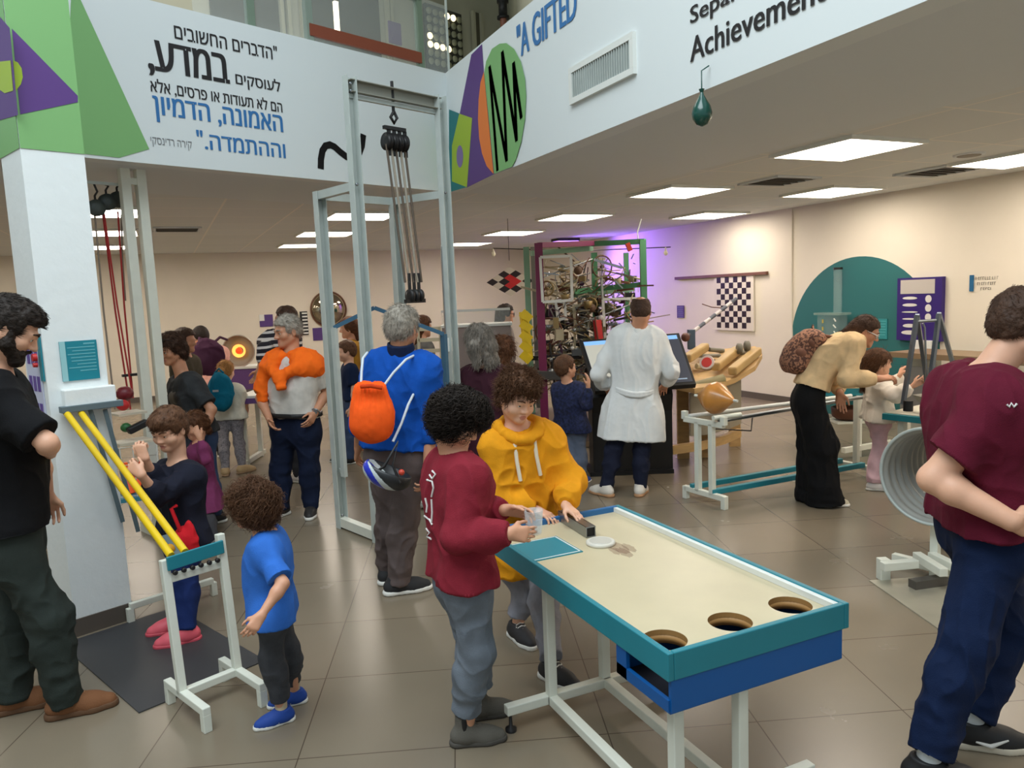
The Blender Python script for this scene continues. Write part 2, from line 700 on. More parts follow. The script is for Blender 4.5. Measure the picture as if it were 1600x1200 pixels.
# ---------------------------------------------------------------- people
SKIN = M('skin_light', (224, 172, 142), 0.5, var=0.06, vscale=20, sss=0.08, bump=0.05, bscale=300)
SKIN2 = M('skin_tan', (196, 140, 108), 0.5, var=0.06, vscale=20, sss=0.08, bump=0.05, bscale=300)
SKIN3 = M('skin_warm', (210, 154, 122), 0.5, var=0.06, vscale=20, sss=0.08, bump=0.05, bscale=300)
LIP = M('lips', (188, 120, 104), 0.5)
EYEW = M('eye_white', (232, 228, 222), 0.2)
IRIS = M('iris', (58, 38, 26), 0.15)
PUPIL = M('pupil', (10, 8, 8), 0.1)
SOLEW = M('white_rubber', (226, 224, 216), 0.6)
SOLED = M('dark_rubber', (40, 38, 36), 0.7)


def hairmat(name, col):
    m = M(name, col, 0.6, bump=0.5, bscale=90, var=0.35, vscale=35)
    m.node_tree.nodes['Principled BSDF'].inputs['Specular IOR Level'].default_value = 0.25
    return m


H_BLACK = hairmat('hair_black', (40, 32, 27))
H_BROWN = hairmat('hair_brown', (92, 62, 42))
H_DBROWN = hairmat('hair_dark_brown', (68, 47, 35))
H_GREY = hairmat('hair_grey', (158, 150, 138))
H_GREYD = hairmat('hair_grey_dark', (138, 130, 120))
H_BLOND = hairmat('hair_blond', (164, 118, 66))
H_AUB = hairmat('hair_auburn', (92, 58, 36))

#           t,    half width, radius
TORSO = np.array([(-0.30, 0.080, 0.095), (-0.05, 0.085, 0.098), (0.08, 0.080, 0.098), (0.28, 0.062, 0.090), (0.50, 0.068, 0.096),
                  (0.72, 0.085, 0.103), (0.86, 0.105, 0.084), (0.95, 0.095, 0.058), (1.0, 0.05, 0.05)])


def chain(prev, px, L, sg):
    d = nrm(ray(*px))
    q = EYE - prev
    b = q @ d
    c = q @ q - L * L
    disc = b * b - c
    t = -b + (sg * math.sqrt(disc) if disc > 0 else 0)
    return EYE + d * t


class Person:
    def __init__(p, label, D, s, pel, nk, yaw, head, hyaw=None, hpitch=0, hroll=0, hs=1.0, hd=0.0, syaw=None, vox=0.008, skin=None, wf=1.0,
                 mid=None, nkd=0.0, legs=None, arms=None, face=False, belly=0, sw=1.0, group=None, stance=0.0, lips=True, aw=1.0):
        p.aw = aw
        p.s, p.vox, p.skin, p.D, p.wf = s, vox, skin or SKIN, D, wf
        p.rng = np.random.RandomState(len(label) * 7 + int(D * 100))
        if pel is None:
            hp = at(*head, D + hd)
            if s is None:
                p.s = s = float(hp[2]) / 1.635
            f0 = ydir(yaw)
            p.nk = hp - UPZ * (0.150 * hs + 0.035 * s) - f0 * 0.03 * s
            p.pc = p.nk - UPZ * 0.50 * s
        else:
            p.pc, p.nk = at(*pel, D), at(*nk, D + nkd)
        p.mid = at(mid[0], mid[1], D + (mid[2] if len(mid) > 2 else 0)) if mid else None
        p.yaw, p.syaw = yaw, yaw if syaw is None else syaw
        p.fw = ydir(yaw)
        p.rt = np.cross(p.fw, UPZ)
        p.rts = np.cross(ydir(p.syaw), UPZ)
        p.belly = belly
        hy = yaw if hyaw is None else hyaw
        f, ph, ro = ydir(hy), math.radians(hpitch), math.radians(hroll)
        r = np.cross(f, UPZ)
        f2 = math.cos(ph) * f + math.sin(ph) * UPZ
        u2 = np.cross(r, f2)
        r2 = math.cos(ro) * r - math.sin(ro) * u2
        u3 = math.cos(ro) * u2 + math.sin(ro) * r
        p.HR = np.stack([r2, f2, u3], 1)
        p.hs, p.hp = hs, at(*head, D + hd)
        p.sh, p.hip, p.el, p.wr, p.kn, p.an, p.toe, p.hand = {}, {}, {}, {}, {}, {}, {}, {}
        arms, legs = arms or {}, legs or {}
        for k, sg in (('r', 1), ('l', -1)):
            c, rr, hw, ra, tg = p.row(0.9)
            p.sh[k] = c + sg * rr * 0.172 * s * sw - tg * 0.01 * s
            c, rr, hw, ra, tg = p.row(0.0)
            p.hip[k] = c + sg * rr * 0.088 * s * wf - tg * 0.02 * s
            a = arms.get(k)
            fs = np.cross(UPZ, p.rts)
            if a is None:
                p.el[k] = p.sh[k] + nrm(-UPZ + 0.16 * sg * p.rts - 0.05 * fs) * 0.29 * s
                p.wr[k] = p.el[k] + nrm(-UPZ + 0.02 * sg * p.rts + 0.22 * fs) * 0.25 * s
                a = {}
            else:
                p.el[k] = chain(p.sh[k], a['e'], 0.29 * s, a.get('es', -1))
                p.wr[k] = chain(p.el[k], a['w'], 0.25 * s, a.get('ws', -1))
            d = nrm(a['hd']) if 'hd' in a else nrm(p.wr[k] - p.el[k])
            n = np.asarray(a.get('hn', -sg * p.rts), float)
            n = nrm(n - d * (n @ d))
            p.hand[k] = (d, n, a.get('curl', (0.35, 0.45, 0.3)), a.get('spread', 0.06), a.get('thumb', 0.5))
            l = legs.get(k, {})
            if 'a' in l:
                p.an[k] = G(l['a'][0], l['a'][1], 0.085 * s)
            else:
                q = p.hip[k] + sg * p.rt * 0.02 * s + p.fw * l.get('fwd', stance * sg)
                p.an[k] = np.array([q[0], q[1], 0.085 * s])
            m = (p.hip[k] + p.an[k]) / 2
            if 'k' in l:
                p.kn[k] = at(l['k'][0], l['k'][1], dep(m) + l.get('kd', 0))
            else:
                p.kn[k] = p.hip[k] * 0.47 + p.an[k] * 0.53 + p.fw * l.get('kb', 0.02) * s
            p.toe[k] = ydir(l.get('toe', yaw))
        p.face = face
        base = (p.an['l'] + p.an['r']) / 2
        base[2] = 0
        p.build_body(label, base, group, lips)

    def row(p, t):
        if p.mid is None:
            c = p.pc + (p.nk - p.pc) * t
            tg = nrm(p.nk - p.pc)
        else:
            if t < 0:
                tg = nrm(0.5 * nrm(p.mid - p.pc) + 0.5 * UPZ)
                c = p.pc + tg * t * np.linalg.norm(p.nk - p.pc)
            else:
                c = (1 - t) ** 2 * p.pc + 2 * t * (1 - t) * p.mid + t * t * p.nk
                tg = nrm(2 * (1 - t) * (p.mid - p.pc) + 2 * t * (p.nk - p.mid))
        w = min(max(t, 0), 1)
        r = nrm(p.rt * (1 - w) + p.rts * w)
        r = nrm(r - tg * (r @ tg))
        hw = float(np.interp(t, TORSO[:, 0], TORSO[:, 1])) * p.s * p.wf
        ra = float(np.interp(t, TORSO[:, 0], TORSO[:, 2])) * p.s * (0.6 + 0.4 * p.wf)
        return c, r, hw, ra, tg

    def h(p, x, y, z):
        return p.hp + p.HR @ (np.array([x, y, z]) * p.hs)

    def torso(p, F, t0, t1, loose=0.0, flare=0.0, k=0.04, step=0.09, thin=0.0, hemf=False):
        n = max(2, int((t1 - t0) / step) + 1)
        for t in np.linspace(t0, t1, n):
            c, r, hw, ra, tg = p.row(t)
            fl = flare * max(0.0, 0.35 - t) + (0.012 * max(0.0, 1 - t / 0.25) if hemf and t < 0.25 else 0)
            F.c(c - r * (hw + fl + loose * 0.4), c + r * (hw + fl + loose * 0.4), max(0.02, ra + loose + fl * (0.9 if hemf else 0.5) - thin), k=k)
            if p.belly and 0.05 < t < 0.75:
                b = p.belly * math.sin((t - 0.05) / 0.7 * PI)
                f = np.cross(tg, r)
                F.c(c - r * hw * 0.6 + f * b, c + r * hw * 0.6 + f * b, ra * 0.9 + loose, k=0.06)

    def build_body(p, label, base, group, lips):
        s, F = p.s, Fld(p.vox)
        p.torso(F, -0.02, 0.98)
        for k in 'rl':
            F.c(p.row(0.88)[0], p.sh[k], 0.06 * s, 0.055 * s, k=0.05)
            aw = p.aw * s
            F.c(p.sh[k], p.el[k], 0.052 * aw, 0.039 * aw, k=0.03)
            m = p.el[k] * 0.72 + p.wr[k] * 0.28
            F.c(p.el[k], m, 0.039 * aw, 0.041 * aw, k=0.02)
            F.c(m, p.wr[k], 0.041 * aw, 0.027 * aw, k=0.02)
            F.c(p.hip[k], p.kn[k], 0.082 * s, 0.052 * s, k=0.04)
            m = p.kn[k] * 0.7 + p.an[k] * 0.3 - p.toe[k] * 0.012 * s
            F.c(p.kn[k], m, 0.051 * s, 0.054 * s, k=0.03)
            F.c(m, p.an[k], 0.054 * s, 0.034 * s, k=0.03)
            p.make_hand(F, k)
        h, q = p.h, p.hs
        kid = 1.0 if p.s < 0.86 else 0.0
        F.c(p.row(0.94)[0], h(0, -0.022, -0.06), 0.062 * s, 0.056 * q, k=0.035)
        F.e(h(0, -0.012, 0.035), np.array((0.075, 0.094, 0.079)) * q, p.HR, k=0.02)
        F.e(h(0, 0.028, -0.030 + .005 * kid), np.array((0.060 + .003 * kid, 0.060, 0.084 - .008 * kid)) * q, p.HR, k=0.03)
        for g in (-1, 1):
            F.c(h(g * (0.054 - .004 * kid), 0.0, -0.055), h(g * 0.014, 0.066 - .004 * kid, -0.095 + .008 * kid), 0.020 * q, 0.018 * q, k=0.03)
            F.e(h(g * 0.040, 0.056, -0.030 - .006 * kid), np.array((0.026 + .005 * kid, 0.026 + .002 * kid, 0.024 + .004 * kid)) * q, p.HR, k=0.025)
            F.e(h(g * 0.033, 0.098, -0.001), np.array((0.018, 0.016, 0.012)) * q, p.HR, k=0.016, op=1)
            F.e(h(g * 0.033, 0.072, -0.002), np.array((0.0165, 0.0165, 0.0145)) * q, p.HR, k=0.006)
            F.c(h(g * 0.012, 0.088, 0.017), h(g * 0.046, 0.076, 0.016), 0.010 * q, 0.008 * q, k=0.02)
            F.e(h(g * 0.078, -0.010, -0.014), np.array((0.010, 0.019, 0.033)) * q, p.HR, k=0.008)
            F.e(h(g * 0.088, -0.004, -0.012), np.array((0.006, 0.010, 0.018)) * q, p.HR, k=0.006, op=1)
        F.e(h(0, 0.074 - .005 * kid, -0.098 + .008 * kid), np.array((0.022, 0.018, 0.018)) * q, p.HR, k=0.02)
        F.c(h(0, 0.086 - .003 * kid, 0.008 - .006 * kid), h(0, 0.108 - .008 * kid, -0.034), 0.0085 * q, (0.0125 - .002 * kid) * q, k=0.012)
        for g in (-1, 1):
            F.e(h(g * (0.013 - .002 * kid), 0.096 - .004 * kid, -0.037), np.array((0.009, 0.011, 0.008)) * q, p.HR, k=0.008)
        F.e(h(0, 0.084, -0.062), np.array((0.023, 0.0115, 0.0062)) * q, p.HR, k=0.008)
        F.e(h(0, 0.082, -0.075), np.array((0.019, 0.0115, 0.0070)) * q, p.HR, k=0.008)
        F.e(h(0, 0.100, -0.068), np.array((0.022, 0.012, 0.0022)) * q, p.HR, k=0.004, op=1)

        def pick(C):
            L = ((C - p.hp) @ p.HR) / q
            return (((np.abs(L[:, 0]) < 0.021 - np.abs(L[:, 2] + 0.068) * 0.8) & (L[:, 2] > -0.080) & (L[:, 2] < -0.058) & (L[:, 1] > 0.078)) & bool(lips)).astype(int)
        p.o = F.build('person', [p.skin, LIP], None, base, pick=pick, label=label, cat='person', group=group)
        if p.face:
            for g in (-1, 1):
                b = MB()
                ax = p.HR[:, 1]
                R0 = 0.0148 * q
                c = h(g * 0.033, 0.0745, -0.002)
                pr = [(R0 * math.sin(a), R0 * math.cos(a)) for a in np.linspace(-0.3, 1.02, 8)]
                b.lathe(c, ax, pr, 16, caps=False)
                b.lathe(c, ax, [(R0 * math.sin(a) + 0.0002, R0 * math.cos(a)) for a in (1.02, 1.2, 1.36)], 16, mi=1, caps=False)
                b.lathe(c, ax, [(R0 * math.sin(a) + 0.0003, R0 * math.cos(a)) for a in (1.34, 1.56)], 16, mi=2)
                b.build('eye', [EYEW, IRIS, PUPIL], p.o)
                if p.face is not True:
                    b = MB()
                    b.tube([h(g * 0.014, 0.0985, 0.018), h(g * 0.032, 0.0965, 0.025), h(g * 0.052, 0.080, 0.018)], [0.0035 * q, 0.0045 * q, 0.002 * q], 8)
                    b.build('eyebrow', p.face, p.o)

    def make_hand(p, F, k):
        d, n, curl, spread, th = p.hand[k]
        s = p.s * 0.97 if p.s > 0.75 else p.s * 1.05
        t = np.cross(d, n) * (1 if k == 'r' else -1)
        w = p.wr[k]
        R = p.vox
        fr = max(0.0086 * s, R * 0.95)
        offs = (0.031, 0.0105, -0.0105, -0.030)
        kn = []
        for i, L in enumerate((0.088, 0.092, 0.087, 0.078)):
            b = w + d * L * s + t * offs[i] * s
            kn.append(b)
            F.c(w + t * offs[i] * 0.45 * s, b, 0.0175 * s, 0.0125 * s, k=0.012)
        for i, seg in enumerate(((0.042, 0.025, 0.020), (0.046, 0.029, 0.021), (0.042, 0.027, 0.020), (0.033, 0.021, 0.018))):
            a = 0.0
            q = kn[i]
            for j, L in enumerate(seg):
                a += curl[j] * (1 + 0.12 * (i - 1))
                v = nrm(math.cos(a) * (d + t * offs[i] * spread / 0.03) + math.sin(a) * n)
                e = q + v * L * s
                F.c(q, e, fr * (1 - 0.06 * j), fr * (0.95 - 0.08 * j), k=0.0035)
                q = e
        b0 = w + d * 0.02 * s + t * 0.018 * s
        b1 = w + d * 0.050 * s + t * (0.045 + 0.012 * th) * s + n * 0.018 * s
        b2 = b1 + nrm(d * 1.0 + t * (0.5 * th) + n * 0.45) * 0.034 * s
        b3 = b2 + nrm(d * 1.0 + t * (0.1 * th) + n * 0.5) * 0.026 * s
        F.c(b0, b1, 0.017 * s, 0.0125 * s, k=0.012)
        F.c(b1, b2, fr * 1.15, fr * 1.05, k=0.005)
        F.c(b2, b3, fr * 1.05, fr * 0.9, k=0.004)

    def top(p, mat, sl=1.98, hem=0.0, loose=0.018, arml=0.016, name='shirt', flare=0.0, amp=0.006, neck=0.066, seed=3, k=0.04, vox=None, cuff=0.0, arms='rl', f=(8, 8, 5), cut=True, belt=None, opening=None, tipr=None):
        s, F = p.s, Fld(vox or p.vox)
        p.torso(F, hem - 0.04, 0.93, loose, flare, k, hemf=True)
        if belt:
            belt(F)
        if cut:
            c, r, hw, ra, tg = p.row(hem)
            F.cutp(c, -tg)
        for g in arms:
            F.c(p.row(0.86)[0], p.sh[g], 0.062 * s + loose * 0.8, 0.056 * s + loose * 0.9, k=0.05)
            u = min(sl, 1.0)
            e = p.sh[g] + (p.el[g] - p.sh[g]) * u
            F.c(p.sh[g], e, 0.054 * s + arml, (0.054 - 0.012 * u) * s + arml * (1.1 if sl > 1 else 1.5), k=0.035, cut=2 if sl <= 1 else 0)
            if sl > 1:
                u = sl - 1
                e2 = p.el[g] + (p.wr[g] - p.el[g]) * u
                m = p.el[g] + (p.wr[g] - p.el[g]) * u * 0.6
                F.c(p.el[g], m, 0.043 * s + arml, 0.040 * s + arml, k=0.03)
                F.c(m, e2, 0.040 * s + arml, (tipr if tipr else 0.030 * s + arml * 0.55) + cuff, k=0.03, cut=2)
        F.c(p.row(0.97)[0], p.h(0, 0.01, -0.05), neck * s, neck * s * 1.15, k=0.012, op=1)
        return F.build(name, mat, p.o, disp=folds(amp, f, seed=seed + int(p.D * 31)))

    def pants(p, mat, loose=0.014, waist=0.16, end=0.0, flare=0.0, name='trousers', amp=0.006, seed=5, f=(9, 9, 6), vox=None, k=0.04, knee=None):
        s, F = p.s, Fld(vox or p.vox)
        p.torso(F, -0.08, waist + 0.03, min(loose * 0.7, 0.013), 0, k)
        c, r, hw, ra, tg = p.row(waist)
        F.cutp(c, tg)
        for g in 'rl':
            a = p.an[g] + UPZ * (end - 0.02) * s
            F.c(p.hip[g], p.kn[g], 0.083 * s * (0.5 + 0.5 * p.wf) + loose * 0.75, (knee or 0.056 * s) + loose, k=0.045)
            m = p.kn[g] * 0.7 + a * 0.3 - p.toe[g] * 0.012 * s
            F.c(p.kn[g], m, (knee or 0.056 * s) + loose, 0.057 * s + loose + flare * 0.4, k=0.04)
            F.c(m, a, 0.057 * s + loose + flare * 0.4, 0.038 * s + loose * 1.1 + flare, k=0.03, cut=2)

        def d(V, N):
            z = V[:, 2]
            base = folds(amp, f, seed=seed + int(p.D * 37))(V, N)
            low = np.exp(-((z - (0.14 + end) * s) / (0.10 * s)) ** 2)
            kn = np.exp(-((z - p.kn['r'][2]) / (0.08 * s)) ** 2)
            base = base * np.clip((p.pc[2] - z) / (0.16 * s), 0.1, 1)
            return base + (low * 0.9 + kn * 0.5) * amp * vn(V * np.array([6, 6, 26]), seed)
        return F.build(name, mat, p.o, disp=d)

    def shoes(p, mat, sole=None, name='shoe', L=0.27, laces=None, high=0.0, bulk=1.0, stripes=None, only='rl', clog=False):
        s = p.s
        sole = sole or SOLEW
        for g in only:
            f = p.toe[g]
            r = np.cross(f, UPZ)
            o = np.array([p.an[g][0], p.an[g][1], 0.0]) - f * 0.005 * s
            u = L * s / 0.27
            w = u * bulk
            P = lambda y, z, x=0: o + f * y * u + r * x * u + UPZ * z * u
            F = Fld(min(p.vox, 0.007))
            F.c(P(-0.042, 0.045), P(0.03, 0.05), 0.037 * w, 0.040 * w, k=0.02)
            F.c(P(0.02, 0.05), P(0.10, 0.030), 0.040 * w, 0.043 * w, k=0.03)
            F.c(P(0.09, 0.030), P(0.155, 0.024), 0.043 * w, 0.033 * w, k=0.03)
            F.c(P(-0.012, 0.05), P(-0.008, 0.095 + high), 0.040 * w, 0.043 * w, k=0.03, cut=2)
            F.cutp(P(0, 0.012), -UPZ)
            up = F.build(name, mat, p.o)
            F = Fld(min(p.vox, 0.007))
            F.c(P(-0.044, 0.012), P(0.05, 0.012), 0.041 * w, 0.041 * w, k=0.02)
            F.c(P(0.05, 0.012), P(0.10, 0.012), 0.041 * w, 0.048 * w, k=0.02)
            F.c(P(0.10, 0.012), P(0.157, 0.012), 0.048 * w, 0.038 * w, k=0.02)
            F.cutp(P(0, 0.001), -UPZ)
            F.cutp(P(0, 0.026), UPZ)
            F.build('sole', sole, up)
            if laces:
                b = MB()
                for i in range(5):
                    y = 0.035 + 0.016 * i
                    z = 0.103 - 0.0112 * i
                    b.tube([P(y, z - 0.006, -0.024), P(y + 0.003, z + 0.004, 0), P(y, z - 0.006, 0.024)], 0.0034 * u, 6)
                b.tube([P(0.03, 0.098, 0), P(0.02, 0.100, 0.022), P(0.045, 0.088, 0.030), P(0.03, 0.098, 0.002)], 0.003 * u, 6)
                b.tube([P(0.03, 0.098, 0), P(0.02, 0.100, -0.022), P(0.045, 0.086, -0.032), P(0.03, 0.098, -0.002)], 0.003 * u, 6)
                b.build('lace', laces, up)
            if stripes:
                b = MB()
                for g2 in (-1, 1):
                    for i in range(3):
                        y = 0.025 + i * 0.020
                        b.tube([P(y + 0.012, 0.026, g2 * 0.0465 * bulk), P(y - 0.002, 0.045, g2 * 0.0445 * bulk), P(y - 0.014, 0.066, g2 * 0.0385 * bulk)], 0.0055 * u, 6)
                b.build('stripe', stripes, up)

    def hair(p, mat, off=0.012, line=None, extra=(), amp=0.006, freq=30, n=0, length=0.05, curl=0.0, comb=(0, 0.2, -1), lift=0.35, r=0.0016, vox=None, grav=0.0, name='hair', face_cut=True, seg=5, seed=0, sub=()):
        q, F = p.hs, Fld(vox or min(p.vox, 0.006))
        F.e(p.h(0, -0.014, 0.037), np.array((0.076 + off, 0.094 + off, 0.080 + off)) * q, p.HR, k=0.02)
        F.e(p.h(0, -0.035, -0.005), np.array((0.070 + off, 0.070 + off, 0.070 + off)) * q, p.HR, k=0.02)
        line = line or [(0.12, 0.066), (0.08, 0.060), (0.048, 0.045), (0.038, -0.012), (0.012, -0.012), (-0.012, 0.010), (-0.03, -0.04), (-0.06, -0.072), (-0.12, -0.08)]
        ys, zs = np.array([a for a, _ in line][::-1]), np.array([b for _, b in line][::-1])
        HR, hp = p.HR, p.hp
        if face_cut:
            def cutf(X, Y, Z):
                x, y, z = X - hp[0], Y - hp[1], Z - hp[2]
                ly = (x * HR[0, 1] + y * HR[1, 1] + z * HR[2, 1]) / q
                lz = (x * HR[0, 2] + y * HR[1, 2] + z * HR[2, 2]) / q
                return (np.interp(ly, ys, zs) - lz) * 0.75 * q
            F.fn(cutf)
        for e in extra:
            if e[0] == 'c':
                F.c(p.h(*e[1]), p.h(*e[2]), e[3] * q, e[4] * q, k=0.025)
            else:
                F.e(p.h(*e[1]), np.array(e[2]) * q, p.HR, k=0.03)
        for e in sub:
            F.e(p.h(*e[0]), np.array(e[1]) * q, p.HR, k=0.02, op=1)
        cw = p.HR @ nrm(comb)

        def disp(V, N):
            return amp * (vn(V * freq, 3 + seed) + 0.6 * vn(V * freq * 2.2, 8 + seed))
        ex = None
        if n:
            def ex(V, N):
                rs = np.random.RandomState(seed + 5)
                i = rs.randint(0, len(V), n)
                return strands(V[i], N[i], cw, length * q, curl * q, lift, r, grav, seg, rs)
        return F.build(name, mat, p.o, disp=disp, extra=ex)

    def beard(p, mat, th=0.0, full=True):
        F, q, h = Fld(min(p.vox, 0.006)), p.hs, p.h
        for g in (-1, 1):
            F.c(h(g * 0.070, 0.012, 0.0), h(g * 0.062, 0.018, -0.05), 0.013 * q + th * 0.4, 0.02 * q + th, k=0.02)
            F.c(h(g * 0.060, 0.018, -0.055), h(g * 0.022, 0.070, -0.095), 0.022 * q + th, 0.022 * q + th, k=0.02)
            F.c(h(g * 0.004, 0.099, -0.053), h(g * 0.034, 0.080, -0.066), 0.007 * q, 0.008 * q, k=0.012)
            F.c(h(g * 0.034, 0.080, -0.066), h(g * 0.026, 0.074, -0.09), 0.010 * q, 0.014 * q, k=0.012)
        F.e(h(0, 0.070, -0.104), np.array((0.034 + th, 0.026 + th, 0.022 + th)) * q, p.HR, k=0.02)
        return F.build('beard', mat, p.o, disp=lambda V, N: 0.003 * vn(V * 160, 4) + 0.002 * vn(V * 70, 5))


def strands(V, N, comb, length, curl, lift, r, grav, seg, rs):
    n = len(V)
    tan = comb - N * (N @ comb)[:, None]
    tan /= np.maximum(np.linalg.norm(tan, axis=1, keepdims=True), 0.15)
    d = tan * (1 - lift) + N * lift + rs.randn(n, 3) * 0.22 * min(1.0, lift * 2.6 + .12)
    d /= np.linalg.norm(d, axis=1, keepdims=True)
    L = length * (0.55 + 0.75 * rs.rand(n, 1))
    a = np.cross(d, rs.randn(n, 3))
    a /= np.linalg.norm(a, axis=1, keepdims=True)
    b = np.cross(d, a)
    ph = rs.rand(n, 1) * 6.28
    P = np.zeros((n, seg + 1, 3))
    pos = V - N * 0.003
    for j in range(seg + 1):
        t = j / seg
        P[:, j] = pos + curl * min(1, 2.5 * t) * (np.cos(ph + 7.5 * t) * a + np.sin(ph + 7.5 * t) * b - (np.cos(ph) * a + np.sin(ph) * b) * (1 - t))
        dd = d - UPZ * grav * t
        dd /= np.linalg.norm(dd, axis=1, keepdims=True)
        pos = pos + dd * L / seg
    X = np.zeros((n, seg + 1, 3, 3))
    for k in range(3):
        w = math.cos(2.094 * k) * a + math.sin(2.094 * k) * b
        taper = np.array([1 - 0.8 * (j / seg) ** 2 for j in range(seg + 1)])
        X[:, :, k] = P + w[:, None, :] * (r * taper)[None, :, None]
    idx = np.arange(n * (seg + 1) * 3).reshape(n, seg + 1, 3)
    fs = []
    for k in range(3):
        l = (k + 1) % 3
        fs.append(np.stack([idx[:, :-1, k], idx[:, :-1, l], idx[:, 1:, l], idx[:, 1:, k]], -1).reshape(-1, 4))
    return X.reshape(-1, 3), np.concatenate(fs)
# ---------------------------------------------------------------- the building
CEIL = 2.88
A3 = np.array([0.9259, 0.3779, 0.0])          # run of the left balcony front
P3 = np.array([-0.3779, 0.9259, 0.0])         # away from the viewer, square to it
X3, Y3 = np.array([1.0, 0, 0]), np.array([0, 1.0, 0])
CORN = np.array([2.803, 7.416, CEIL])
FTOP = 4.05


def wa(px, py):
    return onplane(px, py, CORN, P3)


def wb(px, py):
    return onplane(px, py, CORN, X3)


def wr(px, py, x=8.45):
    return onplane(px, py, (x, 0, 0), X3)


def wk(px, py, y=16.5):
    return onplane(px, py, (0, y, 0), Y3)


def struct(b, name, mat, **kw):
    return b.build(name, mat, None, (0, 0, 0), kind='structure', **kw)


FLOORM, CEILM = brick_floor(), grid_ceiling()
SOFF = M('soffit_plaster', (215, 221, 223), 0.85)
struct(MB().box((0.7, 5.5, -0.05), (16.6, 22.4, 0.1)), 'floor', FLOORM)
struct(MB().box((8.5, 5.5, 1.6), (0.1, 22.4, 3.2)), 'wall_right', CREAM)
struct(MB().box((0.7, 16.55, 1.6), (16.6, 0.1, 3.2)), 'wall_back', CREAM)
struct(MB().box((-7.05, 7.0, 1.6), (0.1, 19.2, 3.2)), 'wall_left', CREAM)
aL = CORN - A3 * 10.6
cpts = [(2.9, -5.0), (8.45, -5.0), (8.45, 16.5), (-7.0, 16.5), (aL[0], aL[1] + 0.1), (CORN[0] + 0.1, CORN[1] + 0.1)]
struct(MB().prism([(x, y, CEIL) for x, y in cpts], (0, 0, 0.12)), 'ceiling', CEILM)
struct(MB().prism([(2.82, -5, CEIL - 0.01), (4.62, -5, CEIL - 0.01), (4.62, 7.9, CEIL - 0.01), (2.82, 7.43, CEIL - 0.01)], (0, 0, 0.02)), 'trim_1', SOFF)
q0, q1 = CORN - A3 * 10.4, CORN
struct(MB().prism([q0 - UPZ * 0.01 + P3 * .02, q1 - UPZ * 0.01 + P3 * .02, q1 + P3 * 1.5 + A3 * 0.8 - UPZ * 0.01, q0 + P3 * 1.5 - UPZ * 0.01], (0, 0, 0.02)), 'trim_2', SOFF)
hz = (FTOP - CEIL)
fas_b = struct(MB().box((2.88, 1.21, CEIL - 0.014 + hz / 2), (0.154, 12.42, hz)), 'wall_atrium_right', FASCIA)
cmid = (q0 + q1) / 2 + P3 * 0.075
RA = np.stack([A3, P3, UPZ], 1)
fas_a = struct(MB().box(cmid + UPZ * (hz / 2 - 0.014), (10.4, 0.15, hz), RA), 'wall_atrium_left', FASCIA)
SKIRT = M('skirting_tile', (92, 84, 76), 0.4)
struct(MB().box((8.44, 5.5, 0.05), (0.02, 22, 0.1)), 'baseboard_right', SKIRT)
struct(MB().box((0.7, 16.49, 0.05), (15.4, 0.02, 0.1)), 'baseboard_back', SKIRT)

# column of the balcony
K0 = G(119, 995)
KW, KD = 0.305, 0.36
kc = K0 + A3 * KW / 2 + P3 * KD / 2
column = struct(MB().box(kc + UPZ * 2.5, (KW, KD, 5.0), RA), 'column', M('column_paint', (232, 237, 236), 0.6, bump=0.25, bscale=18))
struct(MB().box(kc + UPZ * 0.05, (KW + 0.02, KD + 0.02, 0.1), RA), 'baseboard_column', SKIRT)


def kf(px, py, off=0.0):
    return onplane(px, py, K0 - P3 * off, P3)


def kl(px, py, off=0.0):
    return onplane(px, py, K0 - A3 * off, A3)


def graphic(name, fn, pts, col, parent, n, lift=0.003, mat=None):
    """a flat painted shape on a wall; fn maps photo pixels to the wall"""
    P = [fn(*p) + np.asarray(n) * lift for p in pts]
    MB().prism(P, np.asarray(n) * 0.001).build(name, mat or M('print_' + name, col, 0.55), parent)


GRN, LIME, PUR = M('print_green', (124, 176, 110), 0.6), M('print_lime', (160, 186, 40), 0.55), M('print_purple', (88, 54, 124), 0.6)
nb = -X3
na = -P3
cl = lambda a, b: tuple(np.array(a) + (np.array(b) - np.array(a)))
# left front: green field running on over the column, purple wedge, lime disc
graphic('green_shape', wa, [(112, -30), (122, -8), (233, 233), (186, 246.5), (100, 237)], None, fas_a, na, mat=GRN)
zg = kf(80, 236)[2]
MB().prism([K0 + UPZ * zg - P3 * .003, K0 + A3 * KW + UPZ * zg - P3 * .003, K0 + A3 * KW + UPZ * 4.95 - P3 * .003, K0 + UPZ * 4.95 - P3 * .003], -P3 * .001).build('green_shape', GRN, column)
MB().prism([K0 + UPZ * zg - A3 * .003, K0 + P3 * KD + UPZ * zg - A3 * .003, K0 + P3 * KD + UPZ * 4.95 - A3 * .003, K0 + UPZ * 4.95 - A3 * .003], -A3 * .001).build('green_shape', GRN, column)
graphic('purple_shape', kf, [(18, 45), (121, 150), (121, 160), (31, 179)], None, column, na, 0.005, mat=PUR)
graphic('purple_shape', kl, [(-40, -20), (17, 44), (30, 180), (-60, 205)], None, column, -A3, 0.005, mat=PUR)
graphic('lime_shape', kf, [(20, 95), (27, 98), (33, 107), (35, 121), (32, 132), (26, 140), (24, 143)], None, column, na, 0.007, mat=LIME)
graphic('lime_shape', kl, [(19, 95), (23, 142), (10, 146), (-20, 125), (-25, 110), (0, 97)], None, column, -A3, 0.007, mat=LIME)
TXTK, TXTB, TXTG = M('print_black', (28, 24, 26), 0.6), M('print_blue', (48, 114, 174), 0.6), M('print_grey', (120, 120, 122), 0.6)


